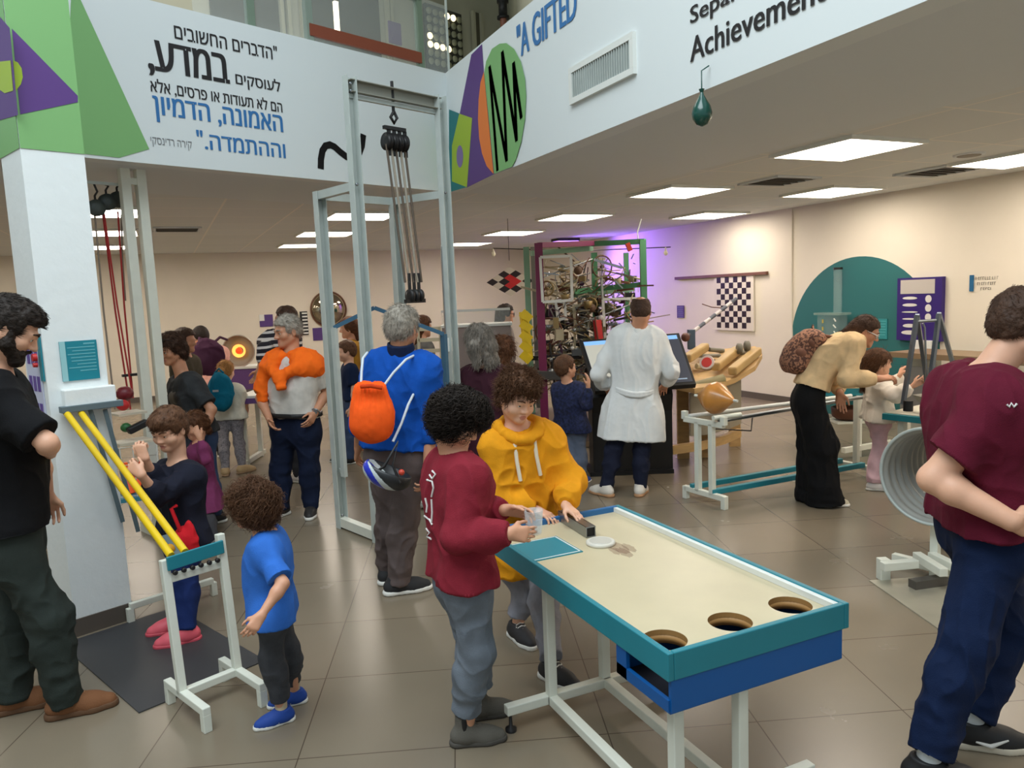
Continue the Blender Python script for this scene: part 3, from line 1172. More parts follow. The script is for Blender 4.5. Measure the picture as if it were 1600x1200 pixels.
def heb(s, x0, y0, x1, y1, x2, y2, mat, bold):
    """x0,y0 lower left, x1,y1 lower right, x2,y2 top left in the photo"""
    p0, p1, p2 = wa(x0, y0), wa(x1, y1), wa(x2, y2)
    text('lettering', s[::-1], mat, p0 - P3 * 0.002, A3, UPZ, float((p1 - p0) @ A3), float(p2[2] - p0[2]), fas_a, 0.0, fat=bold)


heb('"הדברים החשובים', 273, 60, 433, 92, 273, 36, TXTK, 0.012)
heb('במדע,', 234, 118, 358, 133, 239, 61, TXTK, 0.028)
heb('לעוסקים', 369, 137, 438, 146, 370, 112, TXTK, 0.012)
heb('הם לא תעודות או פרסים, אלא', 236, 146, 441, 177, 236, 122, TXTK, 0.012)
heb('האמונה, הדמיון', 242, 190, 442, 211, 241, 149, TXTB, 0.022)
heb('וההתמדה."', 309, 232, 446, 250, 308, 203, TXTB, 0.022)
heb('קירה רדינסקי', 236, 229, 300, 234, 236, 214, TXTG, 0.0)
sq = MB()


def stroke(b, fn, pts, w, n, lift=0.003):
    """a flat painted line of width w along photo pixels"""
    P = [fn(*p) + np.asarray(n) * lift for p in pts]
    L, R = [], []
    for i, p in enumerate(P):
        d = nrm(P[min(i + 1, len(P) - 1)] - P[max(i - 1, 0)])
        s = np.cross(np.asarray(n, float), d) * w / 2
        L.append(p + s)
        R.append(p - s)
    m = len(P)
    b.add(L + R, [(i, i + 1, m + i + 1, m + i) for i in range(m - 1)])
    b.add(L + R, [(m + i, m + i + 1, i + 1, i) for i in range(m - 1)])
    return b


z2 = lambda x, y: (440 + x * 0.3, y * 0.3)
stroke(sq, wa, [z2(*p) for p in [(203, 880), (204, 830), (212, 785), (228, 760), (252, 754), (275, 765), (305, 792), (335, 815), (362, 826), (385, 818), (405, 795), (418, 760), (425, 700)]], 0.062, na)
sq.build('squiggle', TXTK, fas_a)
# right front
graphic('purple_shape', wb, [z2(*p) for p in [(1045, 230), (990, 285), (930, 590), (925, 800), (965, 978), (1112, 905), (1055, 385)]], None, fas_b, nb, mat=PUR)
graphic('teal_shape', wb, [z2(*p) for p in [(874, 570), (930, 592), (890, 760), (905, 940), (965, 975), (874, 1002)]], None, fas_b, nb, 0.004, mat=M('print_teal', (20, 118, 120), 0.6))
graphic('lime_shape', wb, [z2(*p) for p in [(928, 592), (995, 615), (968, 975), (890, 945), (890, 760)]], None, fas_b, nb, 0.005, mat=LIME)
el = [(932 + 17 * math.cos(t), 815 + 58 * math.sin(t)) for t in np.linspace(0, 2 * PI, 24, False)]
graphic('mauve_shape', wb, [z2(*p) for p in el], None, fas_b, nb, 0.007, mat=M('print_mauve', (128, 108, 160), 0.6))
graphic('orange_shape', wb, [z2(*p) for p in [(1057, 375), (1040, 430), (1030, 520), (1027, 620), (1033, 720), (1048, 800), (1072, 865), (1108, 907)]], None, fas_b, nb, 0.007, mat=M('print_orange', (228, 122, 46), 0.6))
graphic('green_shape', wb, [z2(*p) for p in [(1060, 378), (1070, 320), (1100, 255), (1140, 228), (1175, 225), (1215, 255), (1250, 320), (1272, 410), (1278, 500), (1272, 620), (1252, 740), (1225, 830), (1205, 868), (1112, 905)]], None, fas_b, nb, 0.008, mat=GRN)
st = MB()
zz = [(1130, 890), (1088, 345), (1178, 840), (1155, 268), (1230, 735), (1214, 325), (1255, 617)]
for i in range(6):
    stroke(st, wb, [z2(*zz[i]), z2(*zz[i + 1])], 0.05, nb, 0.011 + i * 0.0003)
st.build('zigzag', TXTK, fas_b)


def eng(s, xl, yl, xr, yr, xt, yt, mat, bold):
    p0, p1, p2 = wb(xl, yl), wb(xr, yr), wb(xt, yt)
    text('lettering', s, mat, p0 + nb * 0.003, -Y3, UPZ, float((p1 - p0) @ -Y3), float(p2[2] - p0[2]), fas_b, bold * .5, fat=bold)


eng('"A GIFTED', 810, 92, 902, 31, 807, 42, TXTB, 0.035)
eng('Separa', 1080, 46, 1172, 2, 1082, 10, TXTK, 0.03)
eng('Achievement', 1080, 98, 1292, 12, 1084, 58, TXTK, 0.03)
# air grille
gp = [wb(893, 110), wb(990, 48), wb(995, 113), wb(895, 166)]
gy0, gy1, gz0, gz1 = 4.07, 4.88, 3.125, 3.375
gr = root('air_grille', (2.80, (gy0 + gy1) / 2, gz0), 'white framed air grille with thin vertical slats in the white balcony front', 'vent')
b = MB()
for (c, s) in [((2.79, (gy0 + gy1) / 2, gz0 + .02), (0.03, gy1 - gy0, 0.04)), ((2.79, (gy0 + gy1) / 2, gz1 - .02), (0.03, gy1 - gy0, 0.04)), ((2.79, gy0 + .02, (gz0 + gz1) / 2), (0.03, 0.04, gz1 - gz0 - .081)), ((2.79, gy1 - .02, (gz0 + gz1) / 2), (0.03, 0.04, gz1 - gz0 - .081))]:
    b.box(c, s)
b.build('frame', WHITE, gr)
MB().box((2.801, (gy0 + gy1) / 2, (gz0 + gz1) / 2), (0.004, gy1 - gy0 - .06, gz1 - gz0 - .06)).build('backing', M('grille_back', (66, 74, 82), 0.7), gr)
for i in range(26):
    y = gy0 + 0.05 + (gy1 - gy0 - 0.1) * i / 25
    MB().box((2.79, y, (gz0 + gz1) / 2), (0.022, 0.007, gz1 - gz0 - .07)).build('slat', GALV, gr)
# green balloon hanging from the lower edge
bp = wb(1110, 112) + nb * 0.06
bl = root('balloon', bp - UPZ * 0.3, 'dark green balloon hanging below the edge of the white balcony front', 'balloon')
c = bp - UPZ * 0.19
MB().lathe(c - UPZ * 0.10, UPZ, [(0, 0.004), (0.012, 0.03), (0.04, 0.05), (0.07, 0.055), (0.105, 0.046), (0.14, 0.026), (0.165, 0.012), (0.18, 0.008)], 20).build('bulb', M('balloon_rubber', (8, 72, 62), 0.25, coat=0.4), bl)
MB().tube([c + UPZ * 0.08, bp, bp + X3 * 0.05 + UPZ * 0.03], 0.004, 6).lathe(c + UPZ * 0.075, UPZ, [(0, .008), (.02, .016)], 10).build('knot', M('balloon_rubber', (8, 72, 62)), bl)

# ---------------------------------------------------------------- ceiling fittings
PANEL = M('light_diffuser', (255, 242, 226), 0.5, emit=PANEL_GLOW)
rows_y = [4.6, 7.07, 9.62, 12.1, 14.5]
lights = [(5.2, 4.6), (7.45, 4.6), (5.4, 7.07), (7.45, 6.8), (5.5, 9.62), (7.65, 9.3), (5.68, 12.1), (2.4, 9.62), (2.45, 12.1), (2.5, 14.5), (5.8, 14.6), (-0.6, 11.8), (-0.7, 14.4), (-0.5, 9.4), (-3.4, 9.4), (-3.4, 12.2), (-3.4, 14.4), (5.2, 2.1), (7.45, 2.1), (5.2, -0.4), (7.45, -0.4)]
where = {(5.2, 4.6): 'nearest large glowing ceiling panel beside the plain soffit', (7.45, 4.6): 'glowing ceiling panel near the right wall, nearest one cut by the frame',
         (5.4, 7.07): 'glowing ceiling panel second in the row along the soffit', (7.45, 6.8): 'glowing ceiling panel near the right wall left of the dark vent tile',
         (5.5, 9.62): 'glowing ceiling panel third in the row along the soffit', (7.65, 9.3): 'glowing ceiling panel closest to the purple lit wall',
         (5.68, 12.1): 'glowing ceiling panel fourth in the row, left above the ball machine', (2.4, 9.62): 'glowing ceiling panel seen through the tall steel lift frame',
         (2.45, 12.1): 'glowing ceiling panel crossed by the rear post of the lift frame', (2.5, 14.5): 'farthest glowing ceiling panel left of the lift frame',
         (5.8, 14.6): 'glowing ceiling panel just right of the lift frame by the back wall', (-0.6, 11.8): 'glowing ceiling panel behind the red ropes, nearer of the two', (-0.7, 14.4): 'glowing ceiling panel behind the red ropes, farther of the two'}
for i, (x, y) in enumerate(lights):
    hid = (x, y) not in where
    r = root('ceiling_light', (x, y, CEIL), where.get((x, y), 'square glowing ceiling panel out of the photo'), 'ceiling light', 'square ceiling light panels')
    w = 0.41
    z = CEIL - 0.015
    b = MB()
    for dx, dy, sx, sy in ((0, w, 2 * w + .03, .03), (0, -w, 2 * w + .03, .03), (w, 0, .03, 2 * w - .031), (-w, 0, .03, 2 * w - .031)):
        b.box((x + dx, y + dy, z), (sx, sy, 0.03))
    b.build('frame', WHITE, r)
    MB().box((x, y, z + 0.003), (2 * w - 0.03, 2 * w - 0.03, 0.014)).build('diffuser', PANEL, r)
for (x, y, lab) in ((6.03, 6.2, 'dark louvred square air vent in the ceiling between the light panels'), (7.35, 5.35, 'dark square air vent in the ceiling near the right wall'), (0.3, 11.4, 'grey louvred air vent in the ceiling right of the white posts')):
    r = root('ceiling_vent', (x, y, CEIL), lab, 'vent', 'square vents in the ceiling')
    MB().box((x, y, CEIL - 0.004), (0.56, 0.56, 0.008)).build('backing', M('vent_dark', (70, 66, 62), 0.8), r)
    b = MB()
    for dx, dy, sx, sy in ((0, .28, .6, .03), (0, -.28, .6, .03), (.28, 0, .03, .56), (-.28, 0, .03, .56)):
        b.box((x + dx, y + dy, CEIL - 0.012), (sx, sy, 0.02))
    b.build('frame', SOFF, r)
    for k in range(5):
        MB().box((x, y - 0.2 + 0.1 * k, CEIL - 0.012), (0.5, 0.05, 0.006), np.array(Matrix.Rotation(0.5, 3, 'X'))).build('louvre', M('vent_grey', (120, 116, 110), 0.6), r)
r = root('ceiling_speaker', (6.7, 4.58, CEIL), 'round flush grey speaker in the ceiling by the right light panel', 'speaker')
MB().lathe((6.7, 4.58, CEIL), -UPZ, [(0, .13), (.012, .125), (.014, .1)], 28).build('rim', SOFF, r)
MB().lathe((6.7, 4.58, CEIL - .012), -UPZ, [(0, .1), (.006, .095)], 28).build('mesh_cover', M('speaker_mesh', (140, 134, 126), 0.7), r)

# ---------------------------------------------------------------- upper floor behind the balcony fronts
UW = M('upper_wall_paint', (196, 193, 172), 0.7)
uo = CORN + P3 * 3.2
uw = struct(MB().box(uo - A3 * 3 + UPZ * 2.4, (16, 0.1, 3.2), RA), 'wall_upper', UW)
struct(MB().box((4.6, 9.2, 5.6), (0.1, 8, 3.4), np.array(Matrix.Rotation(-0.4, 3, 'Z'))), 'wall_upper_right', UW)
struct(MB().prism([q0 + UPZ * 4.0, q1 + UPZ * 4.0 + A3 * 4, q1 + UPZ * 4.0 + A3 * 4 + P3 * 3.4, q0 + UPZ * 4.0 + P3 * 3.4], (0, 0, 0.1)), 'ceiling_upper', SOFF)


def up(px, py, d):
    return onplane(px, py, CORN + P3 * d, P3)


RAILM = M('railing_sage', (116, 134, 116), 0.45)
rl = root('glass_railing', up(560, 60, 0.07), 'sage green balcony railing with clear glass and a brown kick board on the left balcony', 'railing')
tz = 5.05
for px in (393, 483, 655):
    p = up(px, 60, 0.075)
    p[2] = FTOP - 0.01
    MB().box(p + UPZ * 0.55, (0.06, 0.06, 1.1), RA).build('post', RAILM, rl)
pa, pb = up(300, 0, 0.075), up(657, 60, 0.075)
MB().bar([pa[0], pa[1], 4.72], [pb[0], pb[1], 4.72], 0.07, 0.07).build('top_rail', RAILM, rl)
p1_, p2_ = up(484, 60, 0.05), up(656, 60, 0.05)
MB().bar([p1_[0], p1_[1], FTOP + 0.09], [p2_[0], p2_[1], FTOP + 0.09], 0.03, 0.10).build('kick_board', M('kick_board', (134, 66, 44), 0.5), rl)
p3_ = up(699, 60, 0.08)
MB().bar([p1_[0], p1_[1], 4.35], [p3_[0], p3_[1], 4.35], 0.012, 0.75).build('glass_pane', GLASS, rl)
MB().bar([pa[0], pa[1], 4.35], [p1_[0], p1_[1], 4.35], 0.012, 0.75).build('glass_pane', GLASS, rl)
MB().bar(np.array([p3_[0], p3_[1], FTOP]), np.array([p3_[0], p3_[1], 5.6]), 0.018).build('corner_post', GALV, rl)
# panel of round lamps
sb = [up(662, 8, 3.0), up(718, 8, 3.0)]
lo_, hi_ = up(662, 104, 3.0)[2], up(662, 5, 3.0)[2]
r = root('lamp_board', (sb[0] + sb[1]) / 2, 'dark upright board with rows of round lamps, a few lit, on the upper floor', 'light board')
wv = float((sb[1] - sb[0]) @ A3)
cc = (sb[0] + sb[1]) / 2
cc[2] = (lo_ + hi_) / 2
MB().box(cc, (wv, 0.06, hi_ - lo_), RA).build('board', M('board_dark', (52, 52, 46), 0.6), r)
LON, LOFF = M('lamp_lit', (255, 240, 190), 0.4, emit=2.2), M('lamp_dull', (150, 150, 124), 0.5)
for i in range(6):
    for j in range(7):
        q = cc - P3 * 0.03 + A3 * (-wv / 2 + wv * (i + 0.5) / 6) + UPZ * ((hi_ - lo_) * (0.5 - (j + 0.8) / 7.6))
        MB().lathe(q, -P3, [(0, wv / 15), (0.02, wv / 16), (0.025, 0.01)], 14).build('lamp', LON if (j, i) in ((4, 0), (4, 1), (4, 2), (4, 3), (0, 3), (0, 4), (3, 0)) else LOFF, r)
q = up(617, 52, 2.2)
MB().box(q, (0.20, 0.02, 0.27), RA).build('wall_notice', M('notice_purple', (104, 84, 120), 0.5), label='small purple notice hanging on the upper floor behind the glass', cat='notice', org=q)
b = MB()
for px in (441, 452, 473, 606, 612, 740, 752):
    p = up(px, 40, 3.1)
    b.box([p[0], p[1], 5.1], (0.05, 0.06, 2.4), RA)
struct(b, 'window_1', M('frame_cream', (190, 186, 160), 0.6))
b = MB()
for px0, px1 in ((330, 436), (478, 592), (742, 750)):
    pA, pB = up(px0, 30, 3.13), up(px1, 30, 3.13)
    b.box([(pA[0] + pB[0]) / 2, (pA[1] + pB[1]) / 2, 5.1], (float((pB - pA) @ A3), 0.03, 2.4), RA)
struct(b, 'window_2', M('dark_glazing', (92, 88, 72), 0.12, coat=0.3))
q = up(786, 20, 1.6)
r = root('capped_post', q - UPZ * 0.3, 'brown post with a black stepped cap behind the right balcony front', 'post')
MB().lathe(q - UPZ * 0.8, UPZ, [(0, .05), (.75, .045)], 16).build('post', M('post_brown', (134, 84, 66), 0.5), r)
MB().lathe(q - UPZ * 0.08, UPZ, [(0, .085), (.03, .085), (.035, .06), (.2, .06), (.21, .08), (.25, .08)], 18).build('cap', BLACK, r)
area_light('upper_floor_fill', list(CORN + P3 * 1.4 - A3 * 1.2 + UPZ * 3.8), (0, 0, 0), 3.0, 1.5, 48, (1.0, 0.97, 0.9))  # added fill light that brightens the upper floor, no fitting of the building
q = up(526, 32, 1.9)
MB().box(q, (0.05, 0.04, 0.42), RA).build('glow_strip', M('strip_glow', (255, 244, 214), .4, emit=3.0), None, q, label='short upright glowing strip behind the balcony glass', cat='light')  # narrow upright emissive strip behind the glass
# ---------------------------------------------------------------- exhibits in the foreground
# air-puck table with three holes
TZ = 0.70
tb = root('game_table', (1.68, 2.52, 0), 'low game table with teal rim, cream top, three round holes and white legs', 'table')
TX0, TX1, TY0, TY1 = 1.30, 2.06, 1.79, 3.24
RT = 0.022
holes = [(1.385, 1.925), (1.655, 1.925), (1.925, 1.925)]
HR_ = 0.074


def holed_top():
    """cream board with three round holes: strips around the circles"""
    b = MB()
    z1, z0 = TZ - 0.028, TZ - 0.046
    x0, x1, y0, y1 = TX0 + RT, TX1 - RT, TY0 + RT, TY1 - RT
    n = 40
    xs = [x0, (holes[0][0] + holes[1][0]) / 2, (holes[1][0] + holes[2][0]) / 2, x1]
    ym = holes[0][1] + 0.14
    for i, (hx, hy) in enumerate(holes):
        a, c = xs[i], xs[i + 1]
        out, inn = [], []
        ang = sorted([2 * PI * k / 36 + .001 for k in range(36)] + [math.atan2(qy - hy, qx - hx) % (2 * PI) for qx in (a, c) for qy in (y0, ym)])
        for t in ang:
            dx, dy = math.cos(t), math.sin(t)
            s = min(((c - hx) / dx if dx > 0 else (a - hx) / dx) if abs(dx) > 1e-6 else 9, ((ym - hy) / dy if dy > 0 else (y0 - hy) / dy) if abs(dy) > 1e-6 else 9)
            out.append((hx + dx * s, hy + dy * s))
            inn.append((hx + dx * HR_, hy + dy * HR_))
        V = [(x, y, z1) for x, y in out] + [(x, y, z1) for x, y in inn] + [(x, y, z0) for x, y in inn]
        F, G_ = [], []
        for k in range(n):
            l = (k + 1) % n
            F.append((k, l, n + l, n + k))
            G_.append((n + k, n + l, 2 * n + l, 2 * n + k))
        b.add(V, F, mi=0)
        b.add(V, G_, mi=1)
    b.box(((x0 + x1) / 2, (ym + y1) / 2, (z0 + z1) / 2), (x1 - x0, y1 - ym, z1 - z0))
    return b


CREAMTOP = M('table_laminate', (202, 189, 156), 0.36, var=0.05, vscale=5)
WOODRIM = M('hole_wood', (170, 126, 72), 0.6)
holed_top().build('table_top', [CREAMTOP, WOODRIM], tb)
for hx, hy in holes:
    MB().lathe((hx, hy, TZ - 0.075), UPZ, [(0, HR_ + .006), (0.028, HR_ + .006), (0.0281, HR_ + .0006), (0, HR_ + .0006), (0, HR_ + .006)], 40, caps=False).build('hole_collar', WOODRIM, tb)
for (a, c) in (((TX0, TY0), (TX1, TY0)), ((TX1, TY0), (TX1, TY1)), ((TX1, TY1), (TX0, TY1)), ((TX0, TY1), (TX0, TY0))):
    a, c = np.array([a[0], a[1], TZ - 0.045]), np.array([c[0], c[1], TZ - 0.045])
    d = nrm(c - a)
    s = np.cross(UPZ, d) * RT / 2
    if abs(d[0]) > .5:
        a, c = a + d * (RT + .0005), c - d * (RT + .0005)
    MB().bar(a + s, c + s, RT, 0.09).build('rim', TEAL if a[1] < 3 or abs(c[1] - a[1]) > .5 else M('blue_rim', (40, 104, 160), 0.4), tb, bev=.003)
MB().bar((TX1 - RT - .011, TY0 + RT, TZ - 0.016), (TX1 - RT - .011, TY1 - RT, TZ - 0.016), 0.022, 0.022).build('inner_rail', WHITE, tb)
BLUEBOX = M('box_blue', (4, 84, 152), 0.4)
b = MB()
bz0, bz1 = TZ - 0.195, TZ - 0.09
bx0, bx1, by0, by1 = TX0 + .012, TX1 - .03, TY0 + 0.01, TY0 + 0.30
t = 0.014
b.box(((bx0 + bx1) / 2, by0, (bz0 + bz1) / 2), (bx1 - bx0, t, bz1 - bz0))
b.box(((bx0 + bx1) / 2, by1, (bz0 + bz1) / 2), (bx1 - bx0, t, bz1 - bz0))
b.box((bx1, (by0 + by1) / 2, (bz0 + bz1) / 2), (t, by1 - by0, bz1 - bz0))
b.box(((bx0 + bx1) / 2, (by0 + by1) / 2, bz0), (bx1 - bx0, by1 - by0, t))
b.box((bx0, (by0 + by1) / 2, bz0 + .02), (t, by1 - by0, .04))
b.box((bx0, by1 - .03, (bz0 + bz1) / 2), (t, .06, bz1 - bz0))
b.build('catch_box', BLUEBOX, tb)
MB().box(((bx0 + bx1) / 2, by0 + .012, (bz0 + bz1) / 2), (bx1 - bx0 - .03, .008, bz1 - bz0 - .02)).build('box_lining', WOODRIM, tb)
MB().box(((bx0 + bx1) / 2, (by0 + by1) / 2, bz0 + .010), (bx1 - bx0 - .03, by1 - by0 - .03, .006)).build('box_floor', M('box_floor_dark', (14, 16, 30), .8), tb)
for (x, y) in ((1.36, 2.70), (1.635, 2.72), (1.375, 1.86), (1.62, 1.84)):
    MB().bar((x, y, 0.075), (x, y, TZ - 0.05 if y > 2 else bz0), 0.04, 0.04, X3).build('leg', METALW, tb, bev=.004)
for y in (2.71, 1.85):
    MB().bar((1.15, y, 0.095), (1.95, y, 0.095), 0.04, 0.04).build('foot_bar', METALW, tb, bev=.004)
    for x in (1.17, 1.93):
        MB().lathe((x, y, 0), UPZ, [(0, .024), (.012, .024), (.02, .008), (.08, .006)], 16).build('levelling_foot', DARK, tb)
for x in (1.36, 1.635):
    MB().bar((x, 1.86, 0.095), (x, 2.71, 0.095), 0.04, 0.04).build('stretcher', METALW, tb, bev=.004)
tpl = [G(*p, TZ - 0.024)[:2] for p in [(795, 848), (826, 822), (862, 838), (836, 854)]]
zt = TZ - 0.0285
b = MB().prism([(x, y, zt) for x, y in [(1.33, 3.03), (1.33, 2.78), (1.58, 2.78), (1.58, 3.03)]], (0, 0, 0.004))
pl = b.build('instruction_plate', TEALSIGN, None, (1.45, 2.9, zt), label='flat teal plate with a pale border lying in the table corner', cat='plate')
b = MB()
for (a, c) in (((1.34, 2.79), (1.57, 2.79)), ((1.57, 2.79), (1.57, 3.02)), ((1.57, 3.02), (1.34, 3.02)), ((1.34, 3.02), (1.34, 2.79))):
    b.bar((a[0], a[1], zt + .0048), (c[0], c[1], zt + .0048), 0.006, 0.0016)
b.build('border', WHITE, pl)
sm = M('table_scuff', (140, 96, 80), .6, alpha=.26)
rs0 = np.random.RandomState(2)
for k, (cx_, cy_, l_) in enumerate(((1.74, 2.76, .10), (1.73, 2.68, .07), (1.78, 2.72, .06), (1.70, 2.72, .05))):
    o_ = [(cx_ + (l_ * math.cos(t) * .35 + l_ * math.sin(t) * .1) * (.8 + .4 * rs0.rand()), cy_ + l_ * math.sin(t) * (.8 + .4 * rs0.rand()), zt + .0006 + k * .0002) for t in np.linspace(0, 2 * PI, 22, False)]
    MB().add(o_, [tuple(range(22))]).build('scuff_mark', sm, tb)
dk = root('puck', (1.70, 2.83, zt), 'flat white round puck lying on the cream table top', 'puck')
MB().lathe((1.70, 2.83, zt), UPZ, [(0, .062), (.004, .066), (.012, .066), (.016, .062)], 36).build('disc', M('puck_plastic', (216, 212, 200), 0.35), dk)
MB().lathe((1.70, 2.83, zt + .016), UPZ, [(0, .05), (.002, .048)], 36).build('top_face', M('puck_face', (200, 196, 184), 0.3), dk)
pb_ = root('launcher_block', (1.72, 3.08, zt), 'grey square metal tube lying across the far end of the table', 'block')
b = MB()
a0, a1 = np.array([1.73, 3.24, zt + .027]), np.array([1.71, 2.93, zt + .027])
for dx, dz, w, h_ in ((0, .023, .05, .004), (0, -.023, .05, .004), (.023, 0, .004, .05), (-.023, 0, .004, .05)):
    b.bar(a0 + np.array([dx, 0, dz]), a1 + np.array([dx, 0, dz]), w, h_)
b.build('tube', STEEL, pb_)
MB().bar(a0, a0 + (a1 - a0) * .97, .042, .042).build('core', BLACK, pb_)
# clear cup held by the boy
CUP = at(812, 836, 2.98)

# slope with yellow tubes
ss = root('slope_stand', G(300, 1080), 'white tube stand with a slope of two long yellow tubes beside the column', 'stand')
F1 = np.array([-0.06, 3.54, 0.0])
F2 = F1 + A3 * 0.255 + np.array([0.005, 0.0, 0])
T0 = 0.70
for f in (F1, F2):
    MB().bar(f + UPZ * .09, f + UPZ * (T0 + (0.05 if f is F2 else 0.0)) + P3 * .06, 0.036, 0.036, A3).build('leg', METALW, ss, bev=.004)
    MB().bar(f - P3 * .24 + UPZ * .095, f + P3 * .16 + UPZ * .095, 0.036, 0.036).build('foot_bar', METALW, ss, bev=.004)
    for q in (-.222, .142):
        MB().bar(f + P3 * q + UPZ * .0, f + P3 * q + UPZ * .08, 0.036, 0.036, A3).build('foot', METALW, ss, bev=.003)
MB().bar(F1 + UPZ * .095, F2 + UPZ * .095, 0.036, 0.036).build('lower_crossbar', METALW, ss, bev=.004)
up_ = P3 * .055
MB().bar(F1 + UPZ * (T0 - .09) + up_, F2 + UPZ * (T0 - .09) + up_, 0.034, 0.034).build('upper_crossbar', METALW, ss, bev=.004)
MB().bar(F1 + UPZ * (T0 - .015) - P3 * .0 + up_ - P3 * .025, F2 + UPZ * (T0 - .005) + up_ - P3 * .025, 0.014, 0.062).build('end_plate', TEAL, ss, bev=.003)
b = MB()
for i in range(6):
    q = F1 + (F2 - F1) * (0.12 + 0.15 * i) + UPZ * (T0 - .062) + up_ - P3 * .02
    b.lathe(q, -P3, [(0, .011), (.012, .011), (.014, .006)], 10)
b.build('bolt', DARK, ss)
TOPL = kf(94, 641, .055)
TOPR = TOPL + A3 * 0.315 + UPZ * 0.0
MB().bar(TOPL, TOPR, 0.05, 0.035).build('top_bar', M('stand_grey', (92, 108, 114), 0.5), ss, bev=.003)
for px0, px1, lab in ((104, 262, 0), (127, 292, 1)):
    a = kf(px0, 648, .06) + UPZ * .01
    e = F1 + (F2 - F1) * (0.12 if lab == 0 else 0.36) + UPZ * (T0 + .01) + up_
    MB().tube([a, e - (e - a) * 0.001], 0.017, 14).build('yellow_tube', YELLOW, ss)
MB().bar(at(255, 840, 3.72), at(280, 872, 3.60), 0.05, 0.03).build('side_guide', M('stand_grey', (92, 108, 114)), ss)
bq = at(265, 858, 3.62)
MB().ball(bq, 0.026, 18).build('ball', M('ball_amber', (214, 150, 26), 0.4), None, bq, label='small amber ball resting between the two yellow tubes', cat='ball')
for px0, px1, y1 in ((141, 192, 815), (164, 216, 830)):
    a = kf(px0, 640, .05)
    e = kf(px1, y1, .03)
    MB().bar(a, e, 0.022, 0.022).build('support', M('stand_grey', (92, 108, 114)), ss)
R1, R2 = G(205, 972), G(343, 934)
R2 = R1 + A3 * 0.50
MB().bar(R1 + UPZ * .095, R2 + UPZ * .095, 0.036, 0.036).build('rear_bar', METALW, ss, bev=.004)
for q in (R1, R2):
    MB().bar(q, q + UPZ * .085, 0.036, 0.036, A3).build('foot', METALW, ss, bev=.003)
m0 = G(95, 1008)
MB().prism([m0 + UPZ * .0, m0 - P3 * 1.08, m0 - P3 * 1.08 + A3 * 0.62, m0 + A3 * 0.62], (0, 0, .006)).build('floor_mat', M('mat_rubber', (58, 58, 60), 0.55, var=0.1, vscale=3), None, m0, label='dark rubber mat on the floor under the yellow slope', cat='mat')

# signs on the column
q0_, q1_, q2_ = kf(98, 596), kf(156, 590), kf(90, 534)
wv, hv = float((q1_ - q0_) @ A3), float(q2_[2] - q0_[2])
c = (kf(124, 563)) - P3 * .006
r = root('teal_sign', c, 'square teal text sign on the front of the white column', 'sign')
MB().box(c, (wv, .006, hv), RA).build('board', TEALSIGN, r)
MB().box(c - P3 * .0035 - A3 * (wv / 2 - .014), (.028, .002, hv), RA).build('side_strip', M('strip_pale', (150, 200, 204), 0.5), r)
b = MB()
rs = np.random.RandomState(4)
for i in range(9):
    w = wv * (0.30 if i == 0 else 0.45 + 0.3 * rs.rand())
    b.box(c - P3 * .0036 + A3 * (wv / 2 - .012 - w / 2) + UPZ * (hv * (.42 - .085 * i)), (w, .001, .008 if i == 0 else .005), RA)
b.build('text_lines', M('sign_text', (104, 178, 188), 0.6), r)
c = kf(137, 622) - P3 * .03
MB().box(c, (.262, .06, .125), RA).build('wall_block', M('column_paint', (232, 237, 236)), None, c - UPZ * .06, bev=.006, label='white block mounted on the column under the teal sign', cat='block')
LT, LB = kl(38, 480), kl(74, 650)
pc_ = kl(45, 585) - A3 * .004
r = root('poster', kl(45, 640), 'tall white poster with rows of small purple squares on the side of the column', 'poster')
RL = np.stack([P3, -A3, UPZ], 1)
y0_, y1_ = kl(36, 560), kl(70, 560)
pw = float(np.linalg.norm((y1_ - y0_)[:2]))
pcx = (y0_ + y1_) / 2 - A3 * .004
pcx = K0 + P3 * 0.19 - A3 * .004 + UPZ * 1.45
MB().box(pcx, (.25, .004, .72), RL).build('sheet', M('poster_paper', (200, 204, 226), 0.5), r)
b = MB()
for i in range(3):
    for j in range(3):
        b.box(pcx - A3 * .003 + P3 * (.07 - .07 * i) + UPZ * (.12 - .15 * j), (.052, .001, .085), RL)
b.box(pcx - A3 * .003 - UPZ * .31, (.24, .001, .08), RL)
b.box(pcx - A3 * .003 + UPZ * .33, (.2, .001, .03), RL)
b.build('printed_squares', M('poster_purple', (92, 70, 150), 0.5), r)
b = MB()
for i in range(4):
    b.box(pcx - A3 * .003 + UPZ * (.28 - .02 * i), (.19 - .02 * i, .001, .006), RL)
b.build('text_lines', M('poster_text', (120, 120, 160), 0.6), r)
c = K0 + P3 * 0.045 - A3 * .005 + UPZ * 1.56
MB().box(c, (.055, .006, .24), RL).build('side_sign', TEALSIGN, None, c - UPZ * .12, label='narrow teal sign on the left side of the column by its edge', cat='sign')
c = K0 + P3 * 0.06 - A3 * .02 + UPZ * 1.57
MB().lathe(c + P3 * .0, -A3, [(0, .022), (.02, .02)], 16).lathe(c + UPZ * -.04, -A3, [(0, .014), (.02, .012)], 12).build('red_badge', RED, None, c, label='small red badge pinned on the column edge beside the poster', cat='badge')

